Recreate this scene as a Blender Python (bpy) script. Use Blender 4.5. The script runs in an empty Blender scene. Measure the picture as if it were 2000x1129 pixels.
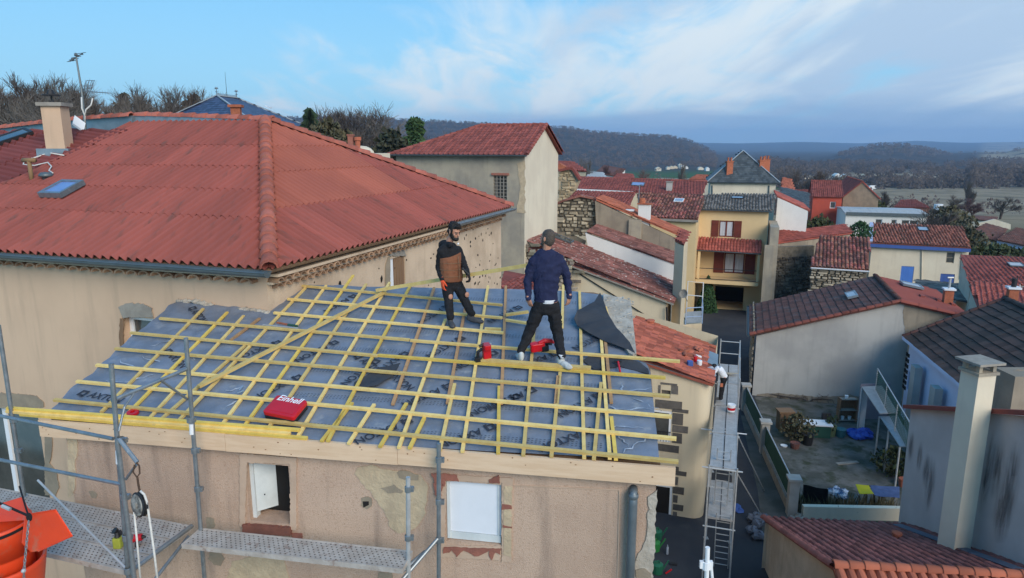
import bpy,bmesh,math,random
import numpy as np
from mathutils import Vector as V,Matrix,noise

sc=bpy.context.scene
col=sc.collection
R=math.radians
rnd=random.Random(7)

# ------------------------------------------------------------------ camera
ZC=13.6                     # drone height above the street
PITCH=math.atan(279.5/1350.0)
cam_d=bpy.data.cameras.new('camera')
cam_d.sensor_width=36.0
cam_d.lens=36.0*1350.0/2000.0
cam_d.clip_start=0.05
cam_d.clip_end=40000
cam=bpy.data.objects.new('camera',cam_d)
cam.location=(0,0,ZC)
cam.rotation_euler=(math.pi/2-PITCH,0,0)
col.objects.link(cam)
sc.camera=cam

# ------------------------------------------------------------------ sky, sun, exposure
CL_ROT=4.0
SUN_EL,SUN_AZ=30.0,152.0        # azimuth from +Y towards +X: behind and to the right of the camera
w=bpy.data.worlds.new('World')
sc.world=w
w.use_nodes=True
nt=w.node_tree
nt.nodes.clear()
def wn(t,**k):
    n=nt.nodes.new(t)
    for a,b in k.items():
        setattr(n,a,b)
    return n
wo=wn('ShaderNodeOutputWorld')
bg=wn('ShaderNodeBackground')
sky=wn('ShaderNodeTexSky',sky_type='NISHITA',sun_disc=False)
sky.sun_elevation=R(SUN_EL)
sky.sun_rotation=R(SUN_AZ)
sky.altitude=400
sky.air_density=1.0
sky.dust_density=0.6
sky.ozone_density=1.5
tc=wn('ShaderNodeTexCoord')
sep=wn('ShaderNodeSeparateXYZ')
nt.links.new(tc.outputs['Generated'],sep.inputs[0])
def wmath(op,a,b=None,c=None,clamp=False):
    n=wn('ShaderNodeMath',operation=op,use_clamp=clamp)
    for i,v in enumerate((a,b,c)):
        if v is None:
            continue
        if isinstance(v,(int,float)):
            n.inputs[i].default_value=v
        else:
            nt.links.new(v,n.inputs[i])
    return n.outputs[0]
def wmap(v,a,b,c=0.0,d=1.0,smooth=True):
    n=wn('ShaderNodeMapRange',interpolation_type='SMOOTHSTEP' if smooth else 'LINEAR')
    nt.links.new(v,n.inputs[0])
    for i,x in enumerate((a,b,c,d)):
        n.inputs[i+1].default_value=x
    return n.outputs[0]
def wmix(f,a,b):
    n=wn('ShaderNodeMix',data_type='RGBA')
    for s,v in ((0,f),(6,a),(7,b)):
        if isinstance(v,(int,float)):
            n.inputs[s].default_value=v
        elif isinstance(v,tuple):
            n.inputs[s].default_value=(*v,1)
        else:
            nt.links.new(v,n.inputs[s])
    return n.outputs[2]
def wnoise(vec,scale,detail=6,rough=.55,dist=0.0):
    n=wn('ShaderNodeTexNoise',noise_dimensions='3D')
    nt.links.new(vec,n.inputs['Vector'])
    n.inputs['Scale'].default_value=scale
    n.inputs['Detail'].default_value=detail
    n.inputs['Roughness'].default_value=rough
    n.inputs['Distortion'].default_value=dist
    return n.outputs['Fac']
# cloud deck: directions projected on a flat layer overhead
zc_=wmath('MAXIMUM',sep.outputs[2],0.0)
zden=wmath('ADD',zc_,0.14)
cx=wmath('DIVIDE',sep.outputs[0],zden)
cy=wmath('DIVIDE',sep.outputs[1],zden)
comb=wn('ShaderNodeCombineXYZ')
nt.links.new(cx,comb.inputs[0]);nt.links.new(cy,comb.inputs[1])
def wmapping(vec,rot,scale,loc=(0,0,0)):
    m_=wn('ShaderNodeMapping');m_.inputs['Rotation'].default_value=(0,0,R(rot));m_.inputs['Scale'].default_value=scale;m_.inputs['Location'].default_value=loc
    nt.links.new(vec,m_.inputs[0]);return m_.outputs[0]
v1=wmapping(comb.outputs[0],CL_ROT,(1.1,.30,1),(-4.2,8.8,0))
v2=wmapping(comb.outputs[0],CL_ROT+8,(2.3,.8,1),(7.3,1.2,0))
# clear sky lies to the left, broken cloud in the middle, overcast to the right
side=wmath('DIVIDE',sep.outputs[0],wmath('ADD',wmath('ABSOLUTE',sep.outputs[1]),0.25))
n_big=wnoise(v1,.62,6,.5,.6)
n_fine=wnoise(v2,1.1,8,.58,.9)
cov=wmath('ADD',n_big,wmath('MULTIPLY',wmath('SUBTRACT',n_fine,.5),.85))
cov=wmath('ADD',cov,wmap(side,-.62,.42,-.25,.23,False))
cov=wmath('ADD',cov,wmap(sep.outputs[2],.04,.30,.10,-.08))
cloud=wmath('MULTIPLY',wmap(cov,.50,.84),.93)
skyc=wn('ShaderNodeHueSaturation')
nt.links.new(sky.outputs[0],skyc.inputs['Color'])
skyc.inputs['Saturation'].default_value=1.12
SKY_K=0.115                       # sky strength; colours below are divided by it and by the exposure gain
K=1.0/SKY_K/2.05
blue=wmix(0.75,skyc.outputs[0],(.045*K,.40*K,.86*K))
low=wmap(sep.outputs[2],0.0,0.34,1.0,0.0,False)
blue=wmix(wmath('MULTIPLY',low,.85),blue,(.40*K,.78*K,.97*K))
shade=wmap(wmath('ADD',wnoise(v1,.8,5,.5,.5),wmath('MULTIPLY',wmath('SUBTRACT',wnoise(v2,.8,6,.55,.5),.5),.7)),.40,.62)
shade=wmath('MULTIPLY',shade,wmap(side,-.15,.25,.25,1.0))
cl_col=wmix(shade,(.80*K,.89*K,.94*K),(.50*K,.65*K,.83*K))
skymix=wmix(cloud,blue,cl_col)
# grey-blue stratus bank along the horizon
v3=wmapping(tc.outputs['Generated'],0,(2.2,2.2,20))
bank_n=wnoise(v3,1.3,6,.55,.3)
bank=wmath('MULTIPLY',wmap(wmath('ADD',sep.outputs[2],wmath('MULTIPLY',wmath('SUBTRACT',bank_n,.5),.07)),.032,.062,1,0),wmap(side,-.20,.06))
skymix=wmix(wmath('MULTIPLY',bank,.80),skymix,(.31*K,.49*K,.73*K))
nt.links.new(skymix,bg.inputs[0])
bg.inputs[1].default_value=SKY_K
nt.links.new(bg.outputs[0],wo.inputs[0])

sd=bpy.data.lights.new('sun','SUN')
sd.energy=1.35
sd.angle=R(38)
sd.color=(1.0,.89,.74)
so=bpy.data.objects.new('sun',sd)
sdir=V((math.sin(R(SUN_AZ))*math.cos(R(SUN_EL)),math.cos(R(SUN_AZ))*math.cos(R(SUN_EL)),math.sin(R(SUN_EL))))
so.rotation_euler=sdir.to_track_quat('Z','Y').to_euler()
so.location=(40,-30,60)
col.objects.link(so)

sc.view_settings.view_transform='Standard'
sc.view_settings.look='None'
sc.view_settings.gamma=1
sc.view_settings.use_curve_mapping=False
sc.view_settings.exposure=1.06
sc.cycles.use_denoising=True
sc.cycles.max_bounces=6
sc.cycles.volume_bounces=0

# ------------------------------------------------------------------ measuring helpers (photo pixel -> point in the world)
_c,_s=math.cos(PITCH),math.sin(PITCH)
CAM=V((0,0,ZC))
def ray(px,py):
    xc,yc=(px-1000)/1350.0,(564.5-py)/1350.0
    return V((xc,_c+yc*_s,-_s+yc*_c))
def AY(px,py,Y):
    d=ray(px,py);return CAM+d*(Y/d.y)
def AZ(px,py,z):
    d=ray(px,py);return CAM+d*((z-ZC)/d.z)
def AP(px,py,p0,n):
    d=ray(px,py);return CAM+d*((V(p0)-CAM).dot(n)/d.dot(n))
def PRJ(p):
    q=V(p)-CAM
    f=q.y*_c-q.z*_s
    return 1000+1350*q.x/f,564.5-1350*(q.y*_s+q.z*_c)/f
def lerp(a,b,t): return a+(b-a)*t
def sstep(a,b,x):
    t=min(1,max(0,(x-a)/(b-a)));return t*t*(3-2*t)

# ------------------------------------------------------------------ object helpers
def props(o,label=None,cat=None,group=None,kind=None):
    if label: o['label'] =label
    if cat: o['category'] =cat
    if group: o['group'] =group
    if kind: o['kind'] =kind
    return o
def origin(o):
    p=V((0,0,0))
    while o is not None:
        p += o.location;o=o.parent
    return p
def thing(name,label,cat,loc=(0,0,0),group=None):
    o=bpy.data.objects.new(name,None)
    o.empty_display_size=.2
    o.location=loc
    col.objects.link(o)
    return props(o,label,cat,group)
def link(name,me,mat=None,parent=None,label=None,cat=None,group=None,kind=None):
    o=bpy.data.objects.new(name,me)
    col.objects.link(o)
    if mat is not None and not me.materials:
        me.materials.append(mat)
    o.parent=parent
    return props(o,label,cat,group,kind)
def inst(name,me,M4,parent=None,**k):
    """another object sharing mesh data, placed by a world matrix"""
    o=link(name,me,None,parent,**k)
    m=M4.copy()
    if parent is not None:
        m.translation=m.translation-origin(parent)
    o.matrix_basis=m
    return o
def copy_tree(o,loc=None,rotz=None,scale=None,label=None,parent=None):
    c=o.copy();col.objects.link(c)
    if parent is not None: c.parent=parent
    if loc is not None: c.location=loc
    if rotz is not None: c.rotation_euler=(0,0,rotz)
    if scale is not None: c.scale=scale if hasattr(scale,'__len__') else (scale,)*3
    if label: c['label'] =label
    for ch in list(o.children): copy_tree(ch,parent=c)
    return c

def frame(z,x=None):
    """rotation whose z axis is z"""
    z=V(z).normalized()
    if x is None: x=V((0,0,1)) if abs(z.z)<.9 else V((1,0,0))
    y=z.cross(x).normalized();x=y.cross(z)
    return x,y,z

class MB:
    def __init__(s): s.v=[];s.f=[]
    def add(s,vs,fs):
        b=len(s.v);s.v += [tuple(v) for v in vs];s.f += [tuple(i+b for i in f) for f in fs]
        return s
    def quad(s,*p): return s.add(p,[tuple(range(len(p)))])
    def obox(s,c,ax,ay,az):
        """box: centre + half-axis vectors"""
        c,ax,ay,az=V(c),V(ax),V(ay),V(az)
        vs=[c+ax*i+ay*j+az*k for k in (-1,1) for j in (-1,1) for i in (-1,1)]
        return s.add(vs,[(0,2,3,1),(4,5,7,6),(0,1,5,4),(2,6,7,3),(0,4,6,2),(1,3,7,5)])
    def box(s,x0,x1,y0,y1,z0,z1):
        return s.obox(((x0+x1)/2,(y0+y1)/2,(z0+z1)/2),((x1-x0)/2,0,0),(0,(y1-y0)/2,0),(0,0,(z1-z0)/2))
    def bar(s,a,b,wdt,hgt,up=(0,0,1)):
        """beam from a to b, wdt across, hgt along up"""
        a,b=V(a),V(b);d=b-a
        side=d.cross(V(up)).normalized();upn=side.cross(d).normalized()
        return s.obox((a+b)/2,d/2,side*wdt/2,upn*hgt/2)
    def tube(s,pts,r,n=6,cap=True,r1=None):
        pts=[V(p) for p in pts]
        m=len(pts);rs=r if hasattr(r,'__len__') else [lerp(r,r if r1 is None else r1,i/max(1,m-1)) for i in range(m)]
        base=len(s.v);x=None
        for i,p in enumerate(pts):
            d=(pts[min(i+1,m-1)]-pts[max(i-1,0)])
            if d.length<1e-9: d=V((0,0,1))
            d.normalize()
            if x is None: x,y,_=frame(d)
            else:
                x=(x-d*x.dot(d))
                if x.length<1e-6: x,y,_=frame(d)
                x.normalize();y=d.cross(x)
            for k in range(n):
                a=2*math.pi*k/n
                s.v.append(tuple(p+(x*math.cos(a)+y*math.sin(a))*rs[i]))
        for i in range(m-1):
            for k in range(n):
                a,b=base+i*n+k,base+i*n+(k+1) % n
                s.f.append((a,b,b+n,a+n))
        if cap:
            s.f.append(tuple(base+k for k in reversed(range(n))))
            s.f.append(tuple(base+(m-1)*n+k for k in range(n)))
        return s
    def lathe(s,c,prof,n=16,axis=(0,0,1),a0=0,a1=2*math.pi):
        """prof: (radius, height) pairs"""
        x,y,z=frame(axis);c=V(c);base=len(s.v);full=abs(a1-a0-2*math.pi)<1e-6
        cols=n if full else n+1
        for (r,h) in prof:
            for k in range(cols):
                a=a0+(a1-a0)*k/n
                s.v.append(tuple(c+(x*math.cos(a)+y*math.sin(a))*r+z*h))
        for i in range(len(prof)-1):
            for k in range(n):
                a,b=base+i*cols+k,base+i*cols+(k+1) % cols
                s.f.append((a,b,b+cols,a+cols))
        return s
    def prism(s,poly,ext):
        poly=[V(p) for p in poly];ext=V(ext);n=len(poly);base=len(s.v)
        s.v += [tuple(p) for p in poly]+[tuple(p+ext) for p in poly]
        s.f.append(tuple(base+i for i in reversed(range(n))));s.f.append(tuple(base+n+i for i in range(n)))
        for i in range(n):
            j=(i+1) % n
            s.f.append((base+i,base+j,base+n+j,base+n+i))
        return s
    def ball(s,c,r,n=8,m=6,jit=0):
        c=V(c);r=V(r) if hasattr(r,'__len__') else V((r,r,r))
        base=len(s.v)
        for i in range(m+1):
            t=math.pi*i/m
            for k in range(n):
                a=2*math.pi*k/n
                j=1+(rnd.uniform(-jit,jit) if jit else 0)
                s.v.append((c.x+r.x*math.sin(t)*math.cos(a)*j,c.y+r.y*math.sin(t)*math.sin(a)*j,c.z+r.z*math.cos(t)*j))
        for i in range(m):
            for k in range(n):
                a,b=base+i*n+k,base+i*n+(k+1) % n
                s.f.append((a,a+n,b+n,b))
        return s
    def mesh(s,name,org=(0,0,0),smooth=False,fix=True):
        me=bpy.data.meshes.new(name)
        if org != (0,0,0): org=tuple(org)
        vs=np.array(s.v,dtype=float).reshape(-1,3)-np.array(org,dtype=float)
        me.from_pydata(vs.tolist(),[],s.f)
        if fix and len(s.f)<30000:
            bm=bmesh.new();bm.from_mesh(me)
            bmesh.ops.recalc_face_normals(bm,faces=bm.faces)
            bm.to_mesh(me);bm.free()
        if smooth:
            me.polygons.foreach_set('use_smooth',[True]*len(me.polygons))
        me.update()
        return me
    def build(s,name,mat,parent=None,smooth=False,fix=True,**k):
        org=tuple(origin(parent)) if parent is not None else (0,0,0)
        return link(name,s.mesh(name,org,smooth,fix),mat,parent,**k)
    def solo(s,name,mat,label,cat,group=None,smooth=False,base=None):
        """a top-level one-mesh thing whose origin is its base"""
        a=np.array(s.v)
        org=tuple(base) if base is not None else (float(a[:,0].mean()),float(a[:,1].mean()),float(a[:,2].min()))
        o=link(name,s.mesh(name,org,smooth),mat,None,label,cat,group)
        o.location=org
        return o
# ------------------------------------------------------------------ materials
MAT={}
def mat(name,c1,c2=None,scale=2.0,amt=1.0,rough=.85,bump=0.0,bscale=40.0,rnd_v=0.0,streak=None,streak_amt=.5,
        metal=0.0,detail=6,spec=.3,c3=None,s3=20.0,t3=(.55,.7),stretch=(1,1,1),hue=0.0,alpha=None,trans=0.0,lo=.35,hi=.65,voro=None):
    if name in MAT: return MAT[name]
    m=bpy.data.materials.new(name);m.use_nodes=True
    nt=m.node_tree;N=nt.nodes;L=nt.links
    bs=N['Principled BSDF']
    geo=N.new('ShaderNodeNewGeometry');
    mp=N.new('ShaderNodeMapping');mp.inputs['Scale'].default_value=stretch
    L.new(geo.outputs['Position'],mp.inputs[0])
    def noise_(sc_,det=detail,vec=None,rgh=.6):
        n=N.new('ShaderNodeTexNoise');n.inputs['Scale'].default_value=sc_;n.inputs['Detail'].default_value=det
        n.inputs['Roughness'].default_value=rgh
        L.new(vec if vec is not None else mp.outputs[0],n.inputs['Vector']);return n.outputs['Fac']
    def ramp(v,a,b,c=0.0,d=1.0):
        n=N.new('ShaderNodeMapRange');n.interpolation_type='SMOOTHSTEP';L.new(v,n.inputs[0])
        for i,x in enumerate((a,b,c,d)): n.inputs[i+1].default_value=x
        return n.outputs[0]
    def mix(f,a,b,mode='MIX'):
        n=N.new('ShaderNodeMix');n.data_type='RGBA';n.blend_type=mode
        for s_,v in ((0,f),(6,a),(7,b)):
            if isinstance(v,(int,float)): n.inputs[s_].default_value=v
            elif isinstance(v,tuple): n.inputs[s_].default_value=(*v,1)
            else: L.new(v,n.inputs[s_])
        return n.outputs[2]
    c=None
    if c2 is not None:
        f=ramp(noise_(scale),lo,hi,0,amt)
        c=mix(f,c1,c2)
    if c3 is not None:
        f=ramp(noise_(s3),t3[0],t3[1])
        c=mix(f,c if c is not None else c1,c3)
    if streak is not None:
        m2=N.new('ShaderNodeMapping');m2.inputs['Scale'].default_value=(2.2,2.2,.22);L.new(geo.outputs['Position'],m2.inputs[0])
        f=ramp(noise_(1.6,5,m2.outputs[0]),.5,.78,0,streak_amt)
        c=mix(f,c if c is not None else c1,streak)
    if rnd_v:
        oi=N.new('ShaderNodeObjectInfo')
        ad=N.new('ShaderNodeMath');ad.operation='ADD';L.new(oi.outputs['Random'],ad.inputs[0]);L.new(geo.outputs['Random Per Island'],ad.inputs[1])
        fr=N.new('ShaderNodeMath');fr.operation='FRACT';L.new(ad.outputs[0],fr.inputs[0])
        hs=N.new('ShaderNodeHueSaturation')
        L.new(ramp(fr.outputs[0],0,1,1-rnd_v,1+rnd_v),hs.inputs['Value'])
        if hue:
            m3=N.new('ShaderNodeMath');m3.operation='MULTIPLY';L.new(fr.outputs[0],m3.inputs[0]);m3.inputs[1].default_value=7.31
            f3=N.new('ShaderNodeMath');f3.operation='FRACT';L.new(m3.outputs[0],f3.inputs[0])
            L.new(ramp(f3.outputs[0],0,1,.5-hue,.5+hue),hs.inputs['Hue'])
        if c is None: hs.inputs['Color'].default_value=(*c1,1)
        else: L.new(c,hs.inputs['Color'])
        c=hs.outputs[0]
    if c is None: bs.inputs['Base Color'].default_value=(*c1,1)
    else: L.new(c,bs.inputs['Base Color'])
    bs.inputs['Roughness'].default_value=rough
    bs.inputs['Metallic'].default_value=metal
    bs.inputs['Specular IOR Level'].default_value=spec
    if bump:
        b=N.new('ShaderNodeBump');b.inputs['Strength'].default_value=min(1.0,bump);b.inputs['Distance'].default_value=.02*max(1,bump)
        L.new(noise_(bscale,4),b.inputs['Height']);L.new(b.outputs[0],bs.inputs['Normal'])
    if trans: bs.inputs['Transmission Weight'].default_value=trans
    MAT[name] =m
    return m

# plaster and walls
M_PINK=mat('pink_roughcast',(.595,.425,.315),(.495,.345,.255),.9,.9,.95,.7,85,streak=(.27,.195,.155),streak_amt=.8,c3=(.44,.285,.20),s3=48,t3=(.50,.72))
M_PINKTRIM=mat('pink_trim_plaster',(.55,.40,.295),(.46,.33,.24),2,.9,.9,.3,50)
M_BEIGE=mat('beige_render',(.66,.46,.31),(.58,.40,.27),.55,.9,.92,.12,60,streak=(.42,.30,.21),streak_amt=.55)
M_BEIGE2=mat('old_beige_render',(.64,.49,.35),(.50,.375,.265),1.1,.95,.95,.5,30,streak=(.40,.29,.19),streak_amt=.5)
M_CREAM=mat('cream_render',(.68,.57,.40),(.60,.50,.35),.5,.9,.92,.15,50,streak=(.42,.34,.25),streak_amt=.5)
M_CREAM2=mat('pale_cream_render',(.74,.66,.51),(.66,.58,.45),.6,.9,.92,.1,50,streak=(.46,.40,.30),streak_amt=.3)
M_YEL=mat('yellow_render',(.74,.55,.30),(.66,.49,.265),.4,.8,.92,.1,40)
M_WHITE=mat('white_render',(.78,.77,.73),(.70,.69,.65),.5,.8,.9,.1,40,streak=(.5,.49,.46),streak_amt=.3)
M_GREYW=mat('grey_white_cement',(.50,.48,.44),(.36,.345,.325),.32,.95,.95,.2,40,streak=(.30,.285,.27),streak_amt=.45)
M_GREYR=mat('weathered_grey_render',(.30,.265,.215),(.42,.36,.27),.7,.95,.95,.5,26,streak=(.19,.16,.13),streak_amt=.6)
M_OLDGREY=mat('dark_old_render',(.26,.215,.165),(.36,.30,.225),.8,.9,.95,.4,30,streak=(.15,.125,.10),streak_amt=.6)
M_LILAC=mat('lilac_white_render',(.52,.49,.47),(.44,.41,.39),.8,.8,.92,.15,40)
M_STAIN=mat('soot_stain',(.13,.115,.11),(.24,.22,.21),3.0,.9,.95,.2,40)
M_BLUEW=mat('bluelit_white',(.62,.68,.86),(.57,.62,.80),1,.8,.85)  # white wall colour with the blue light on it mixed in
M_REDW=mat('red_render',(.50,.09,.055),(.42,.075,.05),1,.8,.9)
M_MORT=mat('lime_mortar',(.50,.45,.38),(.36,.31,.25),5,.9,.95,.8,30)
M_CEM=mat('grey_cement_patch',(.34,.275,.20),(.26,.215,.16),3,.9,.95,.4,40)
M_PATCH=mat('bare_plaster_patch',(.56,.44,.29),(.44,.34,.23),6,.9,.95,.7,24)
M_STONE=mat('rubble_stone',(.37,.315,.235),(.23,.20,.16),2.2,.9,.95,.6,18,rnd_v=.5,hue=.02)
M_STONEW=mat('rubble_bedding',(.11,.092,.070),(.19,.16,.12),4,.9,.95,.5,20)
M_BASALT=mat('dark_quoin_stone',(.10,.09,.082),(.14,.125,.11),5,.9,.9,.4,30,rnd_v=.25)
M_BRICK=mat('brick_red',(.31,.12,.085),(.235,.095,.07),8,.9,.9,.4,60,rnd_v=.2)
M_BRICKCH=mat('orange_brick',(.46,.15,.08),(.34,.11,.06),7,.9,.9,.4,60,rnd_v=.15)
# roofs
M_SHEET=mat('red_corrugated_sheet',(.325,.088,.068),(.265,.076,.060),.5,.9,.75,.1,60,rnd_v=.08,c3=(.15,.066,.055),s3=1.5,t3=(.52,.78),stretch=(4.5,.55,1))
M_SHEETR=mat('red_corrugated_sheet_side',(.325,.088,.068),(.265,.076,.060),.5,.9,.75,.1,60,rnd_v=.08,c3=(.15,.066,.055),s3=1.5,t3=(.52,.78),stretch=(.55,4.5,1))
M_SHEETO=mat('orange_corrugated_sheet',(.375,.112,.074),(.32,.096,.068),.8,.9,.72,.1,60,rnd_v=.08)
M_SHEETD=mat('dark_red_sheet',(.24,.06,.05),(.18,.05,.045),.8,.9,.8,.1,60,rnd_v=.12)
M_HIP=mat('hip_tile_red',(.42,.125,.085),(.30,.10,.075),6,.9,.85,.3,40,rnd_v=.2,c3=(.22,.12,.09),s3=14,t3=(.56,.72))
M_TRED=mat('tile_red',(.29,.078,.060),(.215,.064,.052),1.4,.9,.85,.2,40,rnd_v=.22)
M_TORG=mat('tile_orange',(.43,.13,.072),(.34,.105,.062),1.4,.9,.85,.2,40,rnd_v=.2)
M_TOLD=mat('tile_weathered',(.25,.10,.078),(.19,.085,.07),1.6,.9,.92,.35,30,rnd_v=.35,c3=(.36,.30,.26),s3=9,t3=(.60,.70))
M_TLICH=mat('tile_lichen',(.25,.095,.075),(.19,.085,.07),1.4,.9,.92,.35,30,rnd_v=.35,c3=(.44,.38,.33),s3=5.5,t3=(.58,.64))
M_TROMAN=mat('tile_pink_red',(.40,.105,.075),(.32,.085,.065),1.2,.9,.88,.2,30,rnd_v=.25)
M_TGREY=mat('tile_grey_moss',(.125,.115,.105),(.20,.17,.145),2.5,.9,.95,.35,30,rnd_v=.4)
M_TBRN=mat('tile_brown',(.102,.047,.037),(.140,.056,.043),.8,.9,.85,.2,40,rnd_v=.25,c3=(.10,.07,.065),s3=1.3,t3=(.5,.65))
M_TDARK=mat('tile_dark',(.060,.043,.036),(.088,.050,.040),.7,.9,.85,.2,40,rnd_v=.25)
M_TMIX=mat('tile_mixed_old',(.30,.10,.07),(.17,.085,.065),1.1,.9,.92,.35,30,rnd_v=.5,hue=.012)
M_SLATE=mat('slate_blue',(.05,.065,.12),(.065,.08,.14),1,.8,.45,.1,40,rnd_v=.3,spec=.5)
M_SLATEG=mat('slate_grey',(.055,.065,.07),(.085,.092,.092),1.2,.8,.55,.1,40,rnd_v=.3,spec=.5)
M_TPROOF=mat('underlay_deck',(.07,.06,.05))
# metals, wood, plastics
M_ZINC=mat('zinc',(.30,.36,.40),(.22,.27,.30),2.5,.9,.42,metal=.55)
M_ZINCD=mat('zinc_gutter',(.12,.145,.155),(.16,.185,.19),4,.8,.45,metal=.45)
M_GALV=mat('galvanised_steel',(.30,.33,.35),(.22,.245,.26),9,.9,.45,.1,80,metal=.65,c3=(.42,.43,.43),s3=14,t3=(.62,.72))
M_GALVL=mat('light_galvanised_steel',(.52,.53,.53),(.42,.43,.43),8,.9,.5,metal=.4)
M_DECKM=mat('scaffold_deck_steel',(.40,.355,.315),(.50,.46,.42),7,.9,.65,.3,50,metal=.08,c3=(.31,.24,.205),s3=11,t3=(.56,.7))
M_HOLE=mat('deck_hole_dark',(.035,.032,.03))
M_ALUD=mat('alu_deck',(.44,.43,.42),(.36,.355,.345),4,.9,.6,.15,30,metal=.2,c3=(.30,.28,.25),s3=5,t3=(.6,.72))
M_WOODY=mat('batten_pale',(.74,.54,.205),(.64,.44,.15),9,.9,.8,.15,60,rnd_v=.2,c3=(.42,.25,.09),s3=13,t3=(.66,.74))
M_WOODYY=mat('batten_yellow',(.74,.52,.115),(.64,.43,.09),9,.9,.8,.15,60,rnd_v=.1,c3=(.45,.25,.06),s3=13,t3=(.70,.76))
M_WOODB=mat('batten_brown',(.47,.27,.13),(.38,.22,.11),9,.9,.85,.15,60,rnd_v=.15)
M_FASCIA=mat('spruce_board',(.74,.535,.36),(.66,.455,.29),3.5,.9,.75,.1,60,stretch=(.6,.6,6),c3=(.26,.125,.055),s3=3.2,t3=(.72,.745))
M_MEMB=mat('roof_membrane',(.195,.228,.292),(.142,.165,.208),2.2,.9,.55,.35,14,spec=.4,c3=(.31,.32,.335),s3=4.5,t3=(.55,.78))
M_MEMBU=mat('membrane_underside',(.040,.043,.052),(.055,.057,.064),3,.8,.8)
M_PRINT=mat('membrane_print',(.034,.038,.052))
M_FILM=mat('torn_clear_film',(.40,.44,.50),(.22,.26,.33),8,.9,.35,.3,30)
M_PVC=mat('white_pvc',(.78,.79,.80),rough=.4)
M_WPANEL=mat('white_panel',(.72,.75,.80),(.66,.69,.74),3,.7,.6)
M_WDOOR=mat('old_white_paint',(.62,.66,.66),(.53,.57,.57),5,.8,.6,.1,30)
M_GLASS=mat('window_glass',(.06,.062,.058),(.10,.098,.09),2,.8,.08,spec=.8)
M_GLASSB=mat('skylight_glass',(.30,.36,.43),(.22,.27,.33),3,.9,.12,spec=.8)
M_GLASSBL=mat('blue_skylight_glass',(.14,.20,.42),(.19,.26,.48),3,.9,.1,spec=.8)
M_CURT=mat('net_curtain',(.55,.57,.60),(.40,.42,.45),9,.8,.8,stretch=(1,1,.1))
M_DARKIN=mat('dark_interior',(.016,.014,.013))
M_BROWNW=mat('red_brown_paint',(.155,.035,.022),(.13,.03,.02),3,.8,.6)
M_OAK=mat('weathered_board',(.25,.15,.085),(.19,.115,.07),4,.9,.9,stretch=(6,6,.5))
M_BLUEP=mat('blue_paint',(.085,.22,.62),(.075,.19,.55),2,.8,.5)
M_BLUEB=mat('blue_board',(.06,.12,.36),(.05,.105,.31),2,.8,.6)
M_IRON=mat('black_iron',(.025,.025,.028),rough=.5)
M_ASPH=mat('asphalt',(.040,.042,.050),(.055,.056,.062),.5,.9,.93,.3,60,c3=(.075,.073,.072),s3=.8,t3=(.58,.75))
M_PAVE=mat('street_edge_concrete',(.115,.11,.10),(.075,.075,.062),1.2,.95,.95,.4,30)
M_CONC=mat('yard_concrete',(.16,.15,.135),(.075,.075,.062),.9,.95,.95,.4,20,c3=(.05,.056,.032),s3=1.3,t3=(.47,.66))
M_COPE=mat('concrete_coping',(.33,.30,.255),(.24,.215,.185),3,.9,.95,.3,40)
M_FPOST=mat('fence_post_render',(.42,.40,.365),(.34,.32,.29),2,.9,.95,.2,40)
M_GREENM=mat('green_mesh_cloth',(.022,.075,.055),(.03,.095,.065),3,.8,.8)
M_REDPL=mat('red_plastic',(.58,.008,.016),(.50,.008,.014),4,.7,.35,spec=.5)
M_BLKPL=mat('black_plastic',(.02,.02,.022),rough=.45)
M_ORPL=mat('orange_plastic',(.78,.070,.018),(.70,.062,.018),3,.8,.42,.1,30,spec=.5,c3=(.50,.15,.085),s3=5,t3=(.57,.74))
M_WHITEP=mat('white_print',(.85,.85,.85))
M_ROPE=mat('white_rope',(.70,.68,.63),(.56,.54,.50),40,.8,.9)
M_LIME=mat('lime_yellow_plastic',(.36,.38,.05),rough=.5)
M_TAN=mat('tan_leather',(.26,.16,.08))
# skin and cloth
M_SKIN=mat('skin',(.50,.25,.165),(.43,.20,.13),30,.6,.55)
M_HAIRB=mat('hair_black',(.012,.010,.010),(.022,.018,.016),80,.8,.6)
M_HAIRG=mat('hair_dark_grey',(.055,.042,.034),(.10,.08,.066),80,.9,.7)
M_BLKC=mat('black_cloth',(.011,.011,.013),(.018,.018,.021),14,.8,.9,.3,30)
M_NAVY=mat('navy_cotton',(.016,.020,.058),(.022,.027,.070),10,.8,.92,.35,25)
M_TANC=mat('tan_quilted',(.22,.085,.042),(.18,.070,.036),9,.8,.8,.3,22)
M_ORGL=mat('orange_glove',(.80,.10,.035),rough=.6)
M_SHOEW=mat('white_trainer',(.60,.60,.57),(.40,.40,.38),22,.9,.7)
M_SHOED=mat('dark_shoe',(.055,.055,.06),(.085,.085,.09),20,.8,.8)
M_TWHITE=mat('white_tshirt',(.74,.75,.78),(.64,.65,.68),8,.8,.9,.3,20)
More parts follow.
